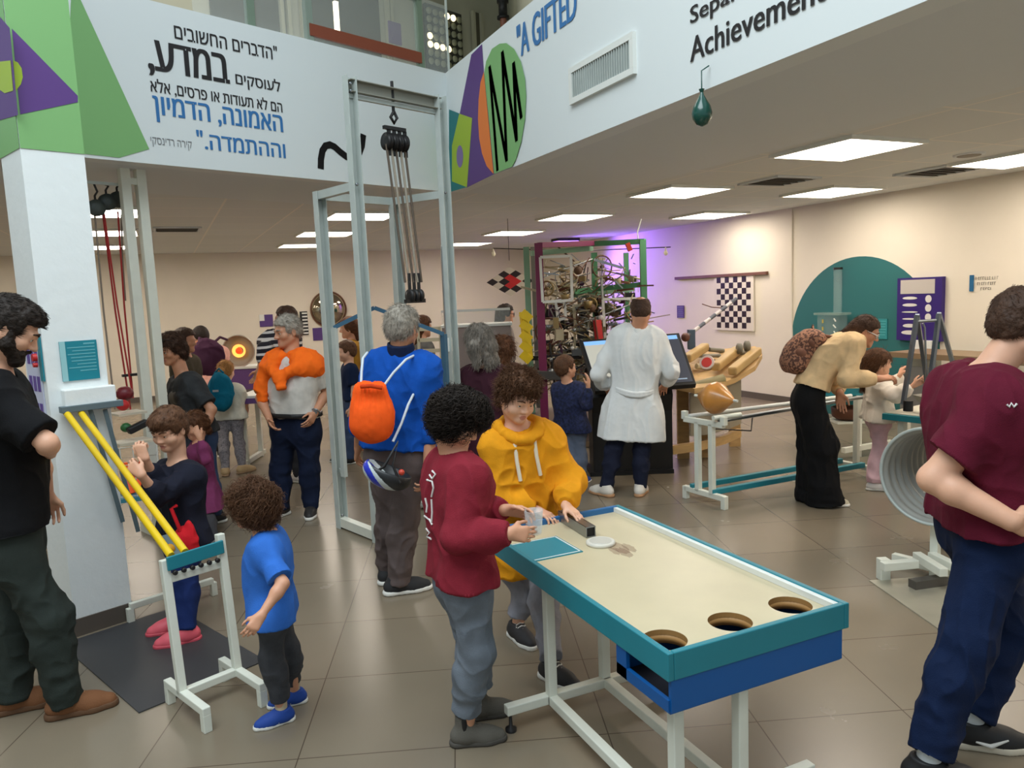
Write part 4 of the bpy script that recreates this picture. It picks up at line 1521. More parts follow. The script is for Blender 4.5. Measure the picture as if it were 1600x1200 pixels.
# white twin posts with pulleys and red ropes
wp = root('rope_hoist', at(240, 640, 6.0) * np.array([1, 1, 0]), 'pair of tall white posts carrying dark pulleys with red ropes', 'hoist')
pA = at(196, 300, 5.9)
pA = np.array([pA[0], pA[1], 0])
pB = pA + A3 * 0.118
ptop = at(190, 262, 5.9)[2]
for p in (pA, pB):
    MB().bar(p, p + UPZ * ptop, 0.07, 0.07, A3).build('post', METALW, wp, bev=.004)
MB().bar(pA + UPZ * (ptop - .1), pB + UPZ * (ptop - .1), .05, .05).build('spacer', METALW, wp)
MB().bar(pA - P3 * .2 - A3 * .02 + UPZ * .04, pA + P3 * .25 - A3 * .02 + UPZ * .04, .06, .08).build('base_bar', METALW, wp)
arm0 = pA + UPZ * (ptop - .22)
arm0 = arm0 + P3 * .06 + UPZ * .10
MB().bar(arm0, arm0 - A3 * .55, .022, .022).build('arm', GALV, wp)
for i, (px, py, d) in enumerate(((150, 325, 5.8), (167, 316, 5.9), (184, 312, 6.0))):
    q = at(px, py, d)
    MB().lathe(q - P3 * .03, P3, [(0, .02), (.004, .062), (.014, .062), (.018, .045), (.026, .045), (.03, .062), (.040, .062), (.044, .02)], 26).build('pulley', M('pulley_dark', (66, 74, 72), 0.4, metal=0.2), wp)
    MB().tube([q, [q[0], q[1], q[2] + .09], [q[0] + .02, q[1], q[2] + .12], [q[0], q[1], arm0[2]]], .008, 8).build('pulley_hook', DARK, wp)
ROPE = M('rope_red', (168, 40, 40), 0.8, bump=0.4, bscale=300)
ROPEG = M('rope_grey', (130, 118, 106), 0.8)
for (x0, y0, x1, y1, d, mt) in ((162, 330, 208, 622, 5.85, ROPE), (184, 330, 208, 622, 5.95, ROPE), (160, 330, 204, 640, 5.9, ROPE), (148, 335, 180, 640, 5.8, ROPEG), (190, 335, 196, 470, 6.1, ROPEG)):
    MB().tube([at(x0, y0, d), at((x0 + x1) / 2 - 2, (y0 + y1) / 2, d), at(x1, y1, d)], 0.0065, 8).build('rope', mt, wp)
q = at(212, 585, 5.95)
MB().bar(q - A3 * .1, q + A3 * .03, .03, .02).build('bracket', DARK, wp)

# shelf of coloured toys behind the posts
tt = root('toy_trolley', G(215, 880), 'wire trolley behind the posts holding orange cones and coloured balls', 'trolley')
d0 = 5.3
TP = lambda px, py, dd=0: at(px, py, d0 + dd)
WIRE = M('white_wire', (216, 216, 210), 0.4)
b = MB()
zs = [TP(210, 695)[2], TP(210, 722)[2], TP(210, 770)[2]]
c0 = TP(208, 745)
for z in zs:
    p = [np.array([c0[0] - .13, c0[1] - .1, z]), np.array([c0[0] + .17, c0[1] - .1, z]), np.array([c0[0] + .17, c0[1] + .2, z]), np.array([c0[0] - .13, c0[1] + .2, z])]
    b.tube(p, .005, 6, closed=True)
for dx, dy in ((-.13, -.1), (.17, -.1), (.17, .2), (-.13, .2), (.02, -.1), (-.06, -.1), (.1, -.1)):
    b.tube([(c0[0] + dx, c0[1] + dy, zs[2] - .02), (c0[0] + dx, c0[1] + dy, zs[0])], .004, 6)
b.build('basket', WIRE, tt)
for dx, dy in ((-.13, -.1), (.17, -.1), (.17, .2), (-.13, .2)):
    MB().bar((c0[0] + dx, c0[1] + dy, 0), (c0[0] + dx, c0[1] + dy, zs[2]), .03, .03, X3).build('leg', METALW, tt)
MB().box((c0[0] + .02, c0[1] + .05, zs[2] - .02), (.36, .36, .03)).build('shelf', M('shelf_teal', (60, 130, 150), 0.5), tt)
for i, (px, py, dd) in enumerate(((198, 740, 0.02), (213, 742, 0.1), (222, 735, 0.16))):
    q = TP(px, py, dd)
    q[2] = zs[2]
    MB().lathe(q, UPZ, [(0, .055), (.012, .055), (.014, .048), (.2, .016), (.22, .012)], 20).build('traffic_cone', ORANGE, None, q, label=('orange cone standing in the wire basket at its left end', 'orange cone standing in the middle of the wire basket', 'orange cone standing in the basket next to the dark shirted boy')[i], cat='cone', group='orange cones in the wire basket')
for (px, py, dd, r_, mt, nm, lb, ct) in ((195, 615, .3, .062, M('toy_maroon', (110, 26, 36), 0.4), 'toy_pot', 'dark red pot hanging below the red ropes', 'toy'), (192, 633, .2, .045, RED, 'toy_ball', 'bright red ball below the dark red pot', 'toy'),
                                         (197, 668, .1, .038, M('toy_green', (26, 92, 40), 0.4), 'toy_ball', 'green ball above the orange cones', 'toy')):
    q = TP(px, py, dd)
    MB().ball(q, (r_, r_, r_ * .9), 20).build(nm, mt, None, q, label=lb, cat=ct)
q = TP(213, 668, .1)
MB().bar(q - A3 * .06 - UPZ * .02, q + A3 * .08 + UPZ * .03, .06, .05).build('toy_car', BLACK, None, q, bev=.01, label='black toy lying beside the green ball', cat='toy')
q = TP(206, 690, .12)
MB().box(q, (.24, .2, .02), RA).build('toy_shelf', M('shelf_cream', (200, 190, 170), 0.6), tt)
q = TP(200, 645, .25)
MB().box(q, (.2, .2, .015), RA).build('toy_shelf', M('shelf_cream', (200, 190, 170), 0.6), tt)

# steel lift frame with block and tackle
lf = root('rope_lift', G(590, 845), 'tall galvanised steel lift frame with a rope tackle hanging from its crossbeam', 'lift')
FL, FR = np.array([1.325, 5.46, 0]), np.array([1.325, 5.46, 0]) + A3 * 0.845
BL, BR = np.array([1.165, 5.985, 0]), np.array([1.165, 5.985, 0]) + A3 * 0.72
TT, BT = 3.36, 2.64


def channel(b, a, e, w, d, up):
    """steel channel: three plates"""
    R = frame(np.asarray(e) - np.asarray(a), up)
    o1 = R[:, 0] * w / 2
    b.bar(a, e, w, .006, up)
    b.bar(np.asarray(a) + o1 - R[:, 1] * d / 2, np.asarray(e) + o1 - R[:, 1] * d / 2, .006, d, up)
    b.bar(np.asarray(a) - o1 - R[:, 1] * d / 2, np.asarray(e) - o1 - R[:, 1] * d / 2, .006, d, up)


for p, z in ((FL, TT), (FR, TT), (BL, BT), (BR, BT)):
    b = MB()
    channel(b, p, p + UPZ * z, .075, .06, P3 if p is FL or p is BL else P3)
    b.build('post', GALV, lf)
b = MB()
channel(b, FL + UPZ * (TT - .06), FR + UPZ * (TT - .06), .08, .05, P3)
b.build('top_beam', M('beam_grey', (150, 148, 136), 0.5, metal=.3), lf)
MB().bar(FL + UPZ * (TT - .125), FR + UPZ * (TT - .125), .03, .03).build('lower_flange', GALV, lf)
for a, e in ((BL, BR), (FL, BL), (FR, BR)):
    MB().bar(a + UPZ * (BT - .03), e + UPZ * (BT - .03), .05, .06).build('side_beam', GALV, lf)
for a, e in ((BL, FL), (BR, FR), (FL + A3 * .1, FR)):
    if a is BL or a is BR:
        MB().bar(a + UPZ * .05, e + UPZ * .05, .06, .07).build('base_beam', METALW, lf)
MB().bar(FR - A3 * .03 + UPZ * .9, FR - A3 * .03 + UPZ * 2.2, .025, .025).build('guide_rod', STEEL, lf)
MB().bar(FL + A3 * .06 + UPZ * .3, FL + A3 * .06 + UPZ * 2.3, .025, .025).build('guide_rod', STEEL, lf)
q = FR - A3 * .03 - P3 * .03 + UPZ * 1.42
MB().box(q, (.05, .01, .11), RA).build('white_tag', WHITE, lf)
b = MB()
for p, z in ((FL, TT - .05), (FL, TT - .1), (FL, 2.62), (FR, 2.62), (FL, .12), (FL, .3), (BL, .1)):
    b.lathe(p + UPZ * z - P3 * .035, -P3, [(0, .012), (.01, .012), (.012, .005)], 8)
b.build('bolt', STEEL, lf)
mid = FL + A3 * 0.40
hk = mid + UPZ * (TT - .12)
ROPEW = M('tackle_rope', (160, 150, 134), 0.8, bump=0.4, bscale=300)
tk = root('pulley_block', hk - UPZ * .3, 'black hanging pulley block at the top of the rope tackle', 'pulley')
MB().tube([hk + UPZ * .16, hk + UPZ * .02, hk - UPZ * .05, hk - UPZ * .1 + A3 * .03, hk - UPZ * .14, hk - UPZ * .1 - A3 * .03, hk - UPZ * .06], .012, 10).build('hook', DARK, tk)
b0 = hk - UPZ * .25
MB().bar(b0 - A3 * .10 + UPZ * .07, b0 + A3 * .10 + UPZ * .07, .03, .025).build('yoke', DARK, tk)
for i in range(4):
    q = b0 - A3 * (.075 - .05 * i) - UPZ * .03
    MB().lathe(q - A3 * .014, A3, [(0, .02), (.001, .065), (.008, .055), (.02, .055), (.027, .065), (.028, .02)], 22).build('sheave', DARK, tk)
    MB().bar(q + A3 * .02 - UPZ * .1, q + A3 * .02 + UPZ * .09, .03, .006).build('cheek_plate', DARK, tk)
low = at(648, 462, dep(mid) - .02)
tl = root('pulley_block', low, 'black lower pulley block hanging at head height behind the grey haired man', 'pulley')
for i in range(3):
    q = low - A3 * (.045 - .045 * i)
    MB().lathe(q - A3 * .012, A3, [(0, .02), (.001, .05), (.024, .05), (.025, .02)], 20).build('sheave', DARK, tl)
    MB().bar(q + UPZ * .03, q + UPZ * .17, .022, .018).build('rod', DARK, tl)
MB().bar(low - A3 * .09 - UPZ * .04, low + A3 * .09 - UPZ * .04, .04, .03).build('yoke', DARK, tl)
rp = root('tackle_rope', low + UPZ * .2, 'bundle of straight pale ropes running between the two pulley blocks', 'rope')
for i in range(5):
    a = b0 - A3 * (.085 - .043 * i) - UPZ * .05
    e = low - A3 * (.085 - .040 * i) + UPZ * .1
    MB().tube([a, e], .0095, 8).build('strand', ROPEW if i % 2 else M('tackle_rope_dark', (96, 84, 72), 0.8), rp)
# blue bent seat frame of the lift
sf = root('lift_cradle', at(620, 700, 5.95) * np.array([1, 1, 0]), 'grey blue gabled tube cradle standing inside the lift frame', 'cradle')
CB = M('cradle_blue', (64, 104, 130), 0.4, metal=.3)
ap = at(585, 481, 5.75)
el_, er_ = at(522, 512, 5.75), at(693, 522, 5.85)
er2 = at(700, 600, 5.85)
MB().bar(ap, el_, .03, .03).build('roof_tube', CB, sf)
MB().bar(ap, er_, .03, .03).build('roof_tube', CB, sf)
MB().bar([er_[0], er_[1], .06], er_, .05, .03, A3).build('upright', CB, sf)
MB().bar([el_[0], el_[1], .45], el_, .05, .03, A3).build('upright', GALV, sf)
MB().bar([el_[0], el_[1], .47], [BL[0] + .03, BL[1] - .03, .47], .03, .03).build('bracket', GALV, sf)
MB().bar([er_[0], er_[1], .07], [BR[0], BR[1] - .03, .07], .03, .03).build('bracket', GALV, sf)
# ---------------------------------------------------------------- the ball machine
mo = at(912, 690, 9.2)
mo[2] = 0
bm = root('ball_machine', mo, 'tall open framework ball machine crammed with rails, wheels and wires', 'machine')
MS, MF = SIDE, HEAD                     # it stands square to the room's middle


def mp(px, py, dd=0.0):
    return at(px, py, 9.2 + dd)


GRN2 = M('frame_green', (74, 132, 92), 0.45, var=0.1)
LGRN = M('frame_mint', (128, 168, 140), 0.5)
for (px0, py0, px1, py1, dd, mt, w) in ((822, 386, 832, 640, .0, LGRN, .07), (841, 380, 852, 690, -.5, MAGENTA, .09), (1004, 375, 1012, 560, -.3, GRN2, .07), (928, 395, 933, 560, .1, GRN2, .07), (978, 395, 985, 470, .6, GRN2, .06), (833, 386, 842, 600, .7, M('post_grey', (120, 118, 110), 0.6), .07)):
    a = mp(px0, py0, dd)
    MB().bar([a[0], a[1], 0.0], a, w, w, MS).build('post', mt, bm)
for (p0, p1, d0_, d1_, mt, w) in (((842, 383), (930, 380), -.5, .1, MAGENTA, .06), ((925, 381), (1008, 377), .1, -.3, GRN2, .06), ((830, 396), (925, 388), -.2, .2, LGRN, .06), ((926, 452), (1010, 444), .0, -.3, GRN2, .06), ((895, 456), (930, 452), -.4, 0, GRN2, .06), ((895, 462), (990, 452), -.2, .4, LGRN, .05),
                                  ((826, 560), (905, 556), -.4, -.4, DARK, .05), ((820, 585), (900, 588), -.6, -.6, M('machine_table', (70, 66, 62), .6), .09)):
    MB().bar(mp(*p0, d0_), mp(*p1, d1_), w, w).build('beam', mt, bm)
for (x0, y0, x1, y1, dd) in ((844, 402, 892, 472, -.62), (942, 468, 1000, 540, -.4), (896, 478, 918, 515, -.3), (868, 470, 882, 500, -.4)):
    P = [mp(x0, y0, dd), mp(x1, y0 - 2, dd), mp(x1 + 2, y1 - 3, dd), mp(x0 + 4, y1, dd)]
    b = MB()
    for i in range(4):
        b.bar(P[i], P[(i + 1) % 4], .03, .03, MF)
    b.build('window_frame', M('frame_cream', (190, 186, 160), 0.6) if x0 == 896 else WHITE, bm)
b = MB()
b.bar(mp(818, 487, -.7), mp(826, 560, -.7), .09, .05)
b.build('yellow_ladder', YELLOW, bm)
for i in range(5):
    y = 488 + 16 * i
    MB().bar(mp(815, y, -.75), mp(829, y + 12, -.75), .10, .03, MF).build('yellow_block', YELLOW, bm)
MB().bar(mp(933, 500, -.5), mp(936, 530, -.5), .07, .07).build('red_box', RED, bm)
MB().bar(mp(980, 380, -.45), mp(985, 392, -.45), .06, .05).build('orange_tag', M('tag_red', (196, 64, 40), .5), bm)
rs = np.random.RandomState(11)
mats = [BRASS, DARK, STEEL, M('old_wood', (96, 70, 50), .7), M('rust', (108, 64, 46), .7), M('aged_cream', (176, 164, 136), .6), M('plum', (84, 44, 78), .5), M('olive', (98, 96, 64), .6)]
for (p0, p1, y0, y1) in (((900, 508), (1000, 470), 0, 0), ((896, 520), (990, 486), 0, 0), ((860, 500), (925, 470), 0, 0), ((856, 430), (925, 405), 0, 0), ((868, 540), (960, 520), 0, 0), ((850, 470), (930, 480), 0, 0), ((934, 420), (1000, 436), 0, 0), ((855, 560), (930, 545), 0, 0)):
    d1 = -.5 + rs.rand() * .7
    a, e = mp(*p0, d1), mp(*p1, d1 + .25)
    s = MF * .03
    b = MB()
    b.tube([a + s, e + s], .009, 6).tube([a - s, e - s], .009, 6)
    for t in np.linspace(.05, .95, 9):
        q = a + (e - a) * t
        b.bar(q - s, q + s, .008, .008)
        if rs.rand() < .4:
            b.tube([q, q - UPZ * (.1 + .15 * rs.rand())], .005, 5)
    b.build('rail_track', mats[[0, 2, 5][rs.randint(3)]], bm)
for k in range(14):
    c = mp(850 + 140 * rs.rand(), 410 + 130 * rs.rand(), -.5 + rs.rand())
    R_ = .06 + .10 * rs.rand()
    ax = nrm(MF + MS * (rs.rand() - .5))
    fr_ = frame(ax)
    b = MB()
    ring = [c + R_ * (math.cos(t) * fr_[:, 0] + math.sin(t) * fr_[:, 1]) for t in np.linspace(0, 2 * PI, 22, False)]
    b.tube(ring, .010, 6, closed=True)
    for i in range(0, 22, 4):
        b.bar(c, ring[i], .006, .006)
    b.lathe(c - ax * .02, ax, [(0, .02), (.04, .02)], 12)
    b.build('wheel', mats[rs.randint(len(mats))], bm)
for k in range(5):
    c = mp(862 + 26 * rs.rand() + (40 * k % 60), 415 + 12 * k, -.35 + .3 * rs.rand())
    pts = []
    for t in np.linspace(0, 8 * PI, 90):
        pts.append(c + (.09 - .002 * t) * (math.cos(t) * MS + math.sin(t) * MF) - UPZ * .014 * t)
    MB().tube(pts, .006, 5).build('spiral_wire', mats[[0, 2, 5][k % 3]], bm)
for k in range(78):
    a = mp(848 + 150 * rs.rand(), 400 + 190 * rs.rand() ** .8, -.55 + 1.0 * rs.rand())
    if rs.rand() < .5:
        e = a + UPZ * (-.15 - .5 * rs.rand()) + MS * .05 * rs.randn()
    else:
        e = a + MS * (.1 + .35 * rs.rand()) * rs.choice([-1, 1]) + UPZ * .12 * rs.randn() + MF * .15 * rs.randn()
    MB().bar(a, e, .010 + .022 * rs.rand() ** 2, .012 + .02 * rs.rand()).build('rod', mats[rs.randint(len(mats))], bm)
for k in range(60):
    c = mp(850 + 140 * rs.rand(), 415 + 170 * rs.rand(), -.5 + .9 * rs.rand())
    kind = rs.randint(4)
    b = MB()
    m_ = mats[rs.randint(len(mats))]
    if kind == 0:
        b.box(c, (.05 + .10 * rs.rand(), .05 + .08 * rs.rand(), .04 + .12 * rs.rand()), frame(MF + .3 * rs.randn(3) * [1, 1, 0]))
        nm = 'wooden_block'
    elif kind == 1:
        b.lathe(c, UPZ, [(0, .03), (.002, .035), (.08, .055), (.082, .05), (.01, .03)], 14)
        nm = 'bucket'
    elif kind == 2:
        b.lathe(c, MF, [(0, .01), (.01, .05), (.03, .05), (.04, .01)], 16)
        nm = 'pulley'
    else:
        b.prism([c, c + MS * .16 - UPZ * .05, c + MS * .15 - UPZ * .07, c - UPZ * .03], MF * .06)
        nm = 'chute'
    b.build(nm, m_, bm)
for k in range(9):
    c = mp(855 + 120 * rs.rand(), 440 + 130 * rs.rand(), -.6 + .3 * rs.rand())
    MB().ball(c, .022 + .012 * rs.rand(), 10).build('steel_ball', M('ball_white', (206, 204, 198), .3) if k % 2 else STEEL, bm)
b = MB()
for k in range(420):
    a = mp(848 + 150 * rs.rand(), 400 + 200 * rs.rand() ** .7, -.5 + 1.0 * rs.rand())
    u = nrm(rs.randn(3) * [1, 1, .8])
    b.bar(a, a + u * (.06 + .26 * rs.rand()), .006 + .010 * rs.rand(), .006 + .010 * rs.rand(), mi=[0, 2, 5, 5, 2, 7, 3, 4][rs.randint(8)])
for k in range(110):
    a = mp(848 + 150 * rs.rand(), 480 + 115 * rs.rand(), -.3 + .9 * rs.rand())
    b.box(a, .03 + .09 * rs.rand(3), frame(rs.randn(3)), mi=rs.randint(len(mats)))
b.build('scrap_tangle', mats, bm, kind='stuff')
# wide plinth of the machine with clear sides
b = MB()
pc0 = mp(905, 640, -.1)
b.box([pc0[0], pc0[1], .32], (1.4, 1.0, .04), np.stack([MS, MF, UPZ], 1))
b.box([pc0[0], pc0[1], .04], (1.4, 1.0, .06), np.stack([MS, MF, UPZ], 1))
for sx in (-.67, .67):
    for sy in (-.47, .47):
        b.bar(np.array([pc0[0], pc0[1], 0]) + MS * sx + MF * sy, np.array([pc0[0], pc0[1], .9]) + MS * sx + MF * sy, .05, .05, MS)
b.build('plinth', M('plinth_wood', (120, 98, 74), .6), bm)

# cable with bulbs across the wall and white cord
r = root('bulb_string', mp(1040, 385, 1.6), 'thin dark cable with small hanging bulbs high along the purple lit wall', 'light string')
ca = [mp(770, 388, 2.2), mp(905, 392, 2.0), mp(1048, 386, 1.8)]
MB().tube(ca, .008, 6).build('cable', DARK, r)
for px, py, dd in ((771, 388, 2.2), (1040, 386, 1.8)):
    q = mp(px, py, dd)
    MB().lathe(q - UPZ * .12, UPZ, [(0, .01), (.02, .03), (.05, .028), (.07, .014), (.12, .008)], 12).build('bulb', M('bulb_glass', (226, 218, 190), .1), r)
q = mp(1000, 345, .6)
MB().tube([mp(997, 374, .5), mp(996, 362, .5), mp(1002, 342, .5)], .01, 6).build('white_cable', WHITE, None, q, label='short white cable rising from the machine to the ceiling', cat='cable')

# ---------------------------------------------------------------- touch screen kiosk
ko = (G(925, 742) + G(1048, 738)) / 2 + HEAD * .25
ks = root('touch_kiosk', ko, 'black kiosk with a wide tilted touch screen in front of the lab coated person', 'kiosk')
tl_, tr_, br_, bl_ = at(905, 532, 7.50), at(1061, 520, 7.50), at(1088, 600, 7.02), at(930, 611, 7.02)
nS = nrm(np.cross(tr_ - bl_, tl_ - br_))
if nS @ HEAD > 0:
    nS = -nS
MB().prism([tl_, tr_, br_, bl_], -nS * .06).build('screen_body', BLACK, ks, bev=.004)
ins = lambda u, v: (tl_ * (1 - u) + tr_ * u) * (1 - v) + (bl_ * (1 - u) + br_ * u) * v
MB().prism([ins(.03, .035) + nS * .001, ins(.975, .035) + nS * .001, ins(.975, .95) + nS * .001, ins(.03, .95) + nS * .001], nS * .002).build('display', M('display_dark', (62, 66, 78), .3, emit=.35), ks)
MB().prism([ins(.035, .12) + nS * .003, ins(.60, .12) + nS * .003, ins(.60, .94) + nS * .003, ins(.035, .94) + nS * .003], nS * .001).build('glare_patch', M('display_glare', (176, 176, 166), .35, emit=.55), ks)  # pale glare on the left of the screen, put in as a glowing sheet
b = MB()
b.prism([ins(.035, .045) + nS * .003, ins(.965, .045) + nS * .003, ins(.965, .12) + nS * .003, ins(.035, .12) + nS * .003], nS * .001)
b.build('title_bar', M('display_blue', (120, 170, 226), .4, emit=.8), ks)
MB().prism([ins(.80, .88) + nS * .003, ins(.93, .88) + nS * .003, ins(.93, .90) + nS * .003, ins(.80, .90) + nS * .003], nS * .001).build('icon_row', M('display_icon', (140, 160, 180), .4, emit=.6), ks)
RK = np.stack([SIDE, HEAD, UPZ], 1)
b = MB()
kz = float(bl_[2]) + .05
kc_ = np.array([ko[0], ko[1], 0])
pts = [(-.05, 0), (.33, 0), (.33, .95), (.2, kz + .1), (-.02, kz - .0), (-.10, kz - .14), (-.05, kz - .3)]
P = [kc_ - SIDE * .37 + HEAD * (x - .22) + UPZ * z for x, z in pts]
b.prism(P, SIDE * .78)
b.build('pedestal', M('kiosk_black', (22, 21, 21), .55, var=.1), ks, bev=.006)
MB().box(kc_ + UPZ * .02 + HEAD * -.08, (.82, .46, .04), RK).build('base_plate', BLACK, ks)

# ---------------------------------------------------------------- right wall
PB = M('chess_dark', (30, 14, 20), .5)
cbx = 8.43
r = root('checkered_board', (cbx, 9.65, 1.07), 'hanging white panel with a black chequer pattern on a brown wall rail', 'panel')
MB().box((cbx, 9.65, 1.51), (.03, .92, .88)).build('panel', M('chess_white', (224, 216, 200), .6), r)
b = MB()
for i in range(8):
    for j in range(9):
        if (i + j) % 2 == 0:
            b.box((cbx - .016, 10.0 - .1 * i, 1.89 - .092 * j), (.002, .1, .092))
b.build('dark_squares', PB, r)
MB().box((8.42, 10.03, 1.965), (.05, 2.26, .045)).build('wall_rail', BROWN, None, (8.42, 10.03, 1.94), label='long thin brown wooden rail on the wall above the chequered panel', cat='rail')
for (y0, y1, z0, z1, nm, lb, mt) in ((11.15, 10.95, 1.26, 1.48, 'wall_notice', 'small purple notice on the purple lit wall', PURPLE), (6.965, 6.79, 1.03, 1.29, 'wall_notice', 'pale teal notice on the dark teal disc behind the bending person', M('notice_teal', (40, 136, 140), .5))):
    o = MB().box((8.435, (y0 + y1) / 2, (z0 + z1) / 2), (.01, abs(y0 - y1), z1 - z0)).build(nm, mt, None, (8.435, (y0 + y1) / 2, z0), label=lb, cat='notice')
    b = MB()
    for i in range(6):
        b.box((8.429, (y0 + y1) / 2, z1 - .03 - .035 * i), (.002, abs(y0 - y1) * (.8 - .06 * (i % 3)), .008))
    b.build('text_lines', M('notice_ink', (150, 160, 200), .6) if mt is PURPLE else M('notice_ink2', (90, 176, 180), .6), o)
# teal disc painted on the wall
cy, cz, cr = 7.25, 0.93, 1.18
pts = [(8.449, cy + cr * math.cos(t), max(0.10, cz + cr * math.sin(t))) for t in np.linspace(0, 2 * PI, 72, False)]
pts = [p for i, p in enumerate(pts) if not (p[2] <= .1001 and pts[i - 1][2] <= .1001 and pts[(i + 1) % 72][2] <= .1001)]
MB().prism(pts, (-.006, 0, 0)).build('trim_3', M('disc_teal', (34, 104, 104), .6), None, (0, 0, 0), kind='structure')
# clear column with beads on the disc
r = root('bubble_column', (8.3, 7.46, 1.0), 'clear plastic column standing before the teal disc', 'column toy')
MB().lathe((8.3, 7.46, 1.36), UPZ, [(0, .055), (.6, .055)], 20, caps=False).build('upper_tube', M('tube_clear', (205, 226, 222), .05, alpha=.13), r)
MB().lathe((8.3, 7.46, 1.95), UPZ, [(0, .06), (.03, .06)], 20).build('cap', DARK, r)
MB().box((8.3, 7.55, 1.06), (.16, .36, .58)).build('tank', M('tube_clear', (205, 226, 222)), r)
MB().box((8.3, 7.55, 1.36), (.2, .46, .03)).build('tank_lid', M('lid_clear', (150, 176, 166), .2, alpha=.45), r)
for k in range(7):
    MB().bar((8.2, 7.43 + .012 * (k % 2), 1.30 - .085 * k), (8.2, 7.40, 1.26 - .085 * k), .015, .012).build('bead', M('bead_white', (220, 224, 214), .4), r)
for k in range(5):
    MB().box((8.2, 7.62, 1.26 - .1 * k), (.01, .02, .05)).build('bead', M('bead_yellow', (190, 170, 80), .4), r)
MB().box((8.3, 7.55, .38), (.24, .4, .76)).build('stand', M('stand_teal', (36, 96, 98), .5), r)
# purple moon panel
py0, py1, pz0, pz1 = 6.62, 6.02, 1.03, 1.80
r = root('moon_panel', (8.4, 6.3, pz0), 'dark purple wall panel with white moon shaped marks', 'panel')
MB().box((8.42, (py0 + py1) / 2, (pz0 + pz1) / 2), (.06, py0 - py1, pz1 - pz0)).build('board', M('panel_purple', (46, 24, 108), .4), r)
MB().box((8.387, (py0 + py1) / 2 + .02, pz1 - .11), (.006, .46, .17)).build('label_plate', M('plate_grey', (190, 184, 176), .5), r)
wm = M('moon_white', (216, 214, 208), .5)
for k in range(6):
    z = pz1 - .25 - .085 * k
    ww = [.10, .10, .11, .10, .09, .11][k]
    hh = [.020, .022, .010, .012, .026, .03][k]
    q = np.array([8.389, 6.44, z])
    MB().prism([q + np.array([0, ww * math.cos(t), hh * math.sin(t) * (1 if math.sin(t) > 0 else .75)]) for t in np.linspace(0, 2 * PI, 20, False)], (-.004, 0, 0)).build('moon_mark', wm, r)
for k in range(3):
    q = np.array([8.389, 6.19, pz1 - .26 - .11 * k])
    MB().prism([q + np.array([0, .04 * math.cos(t), .045 * math.sin(t)]) for t in np.linspace(0, 2 * PI, 20, False)], (-.004, 0, 0)).build('moon_mark', wm, r)
MB().box((8.39, 6.22, .98), (.1, .22, .12)).build('wall_bracket', WHITE, None, (8.39, 6.22, .92), label='white bracket on the wall under the purple moon panel', cat='bracket')
# blue strip with wall lettering
MB().box((8.44, 5.695, 1.71), (.012, .045, .185)).build('wall_strip', M('strip_blue', (20, 96, 140), .5), None, (8.44, 5.695, 1.6), label='short upright blue strip on the cream wall beside the small lettering', cat='strip')
WL = M('wall_letter_grey', (104, 98, 92), .6)
wl = root('wall_lettering', (8.446, 5.5, 1.6), 'three short lines of small grey lettering on the cream wall', 'lettering')
rs3 = np.random.RandomState(8)
for y, z, w, h_ in ((5.65, 1.745, .25, .034), (5.63, 1.685, .21, .034), (5.59, 1.63, .12, .028)):
    b = MB()
    x_ = 0.0
    while x_ < w:
        g_ = .010 + .008 * rs3.rand()
        b.box((8.446, y - x_, z + h_ / 2), (.002, .004, h_))
        if rs3.rand() < .75:
            b.box((8.446, y - x_ - g_ / 2, z + h_ - .003), (.002, g_, .005))
        if rs3.rand() < .5:
            b.box((8.446, y - x_ - g_ / 2, z + .003), (.002, g_, .005))
        x_ += g_ + (.012 if rs3.rand() < .8 else .026)
    b.build('text_line', WL, wl)
# thin wall conduit
b = MB()
b.tube([(8.44, 8.42, 2.86), (8.44, 8.42, 1.25), (8.44, 8.40, .9)], .012, 8)
b.build('wall_conduit', CREAM, None, (8.44, 8.42, .9), label='thin cream conduit running down the wall left of the teal disc', cat='conduit')

# curved wooden log table with tilted top
wt = root('log_table', G(1110, 700), 'curved pale wooden table carrying rollers and logs beside the kiosk', 'table')
WD = 7.6
top = [at(px, py, d) for px, py, d in ((1050, 600, 7.4), (1085, 607, 7.3), (1115, 603, 7.4), (1150, 590, 7.7), (1180, 572, 8.0), (1191, 553, 8.3), (1180, 541, 8.5), (1130, 545, 8.6), (1080, 552, 8.6), (1055, 560, 8.5))]
MB().prism(top, UPZ * -.05).build('table_top', WOOD, wt)
for i in (0, 1, 2, 3):
    a, e = top[i], top[i + 1]
    pass
sd = [at(px, py, d) for px, py, d in ((1078, 607, 7.42), (1110, 603, 7.48), (1140, 592, 7.75), (1158, 583, 8.0))]
b = MB()
for i in range(len(sd) - 1):
    a, e = sd[i], sd[i + 1]
    b.add([[a[0], a[1], .32], [e[0], e[1], .32], e - UPZ * .05, a - UPZ * .05], [(0, 1, 2, 3)])
    n_ = nrm(np.cross(e - a, UPZ)) * .02
    b.add([np.array([a[0], a[1], .32]) - n_, np.array([e[0], e[1], .32]) - n_, e - UPZ * .05 - n_, a - UPZ * .05 - n_], [(3, 2, 1, 0)])
b.build('curved_side', M('table_side', (150, 140, 120), .5, var=.1), wt)
b = MB()
lo = [at(px, py, d) for px, py, d in ((1050, 703, 7.4), (1090, 697, 7.45), (1130, 687, 7.8), (1155, 676, 8.1))]
for i in range(3):
    b.bar(lo[i], lo[i + 1], .05, .09)
b.build('lower_rail', WOOD, wt)
for px, py in ((1103, 714), (1148, 697), (1068, 716)):
    q = G(px, py)
    MB().bar(q, q + UPZ * .9, .05, .12, SIDE).build('leg', WOOD, wt)
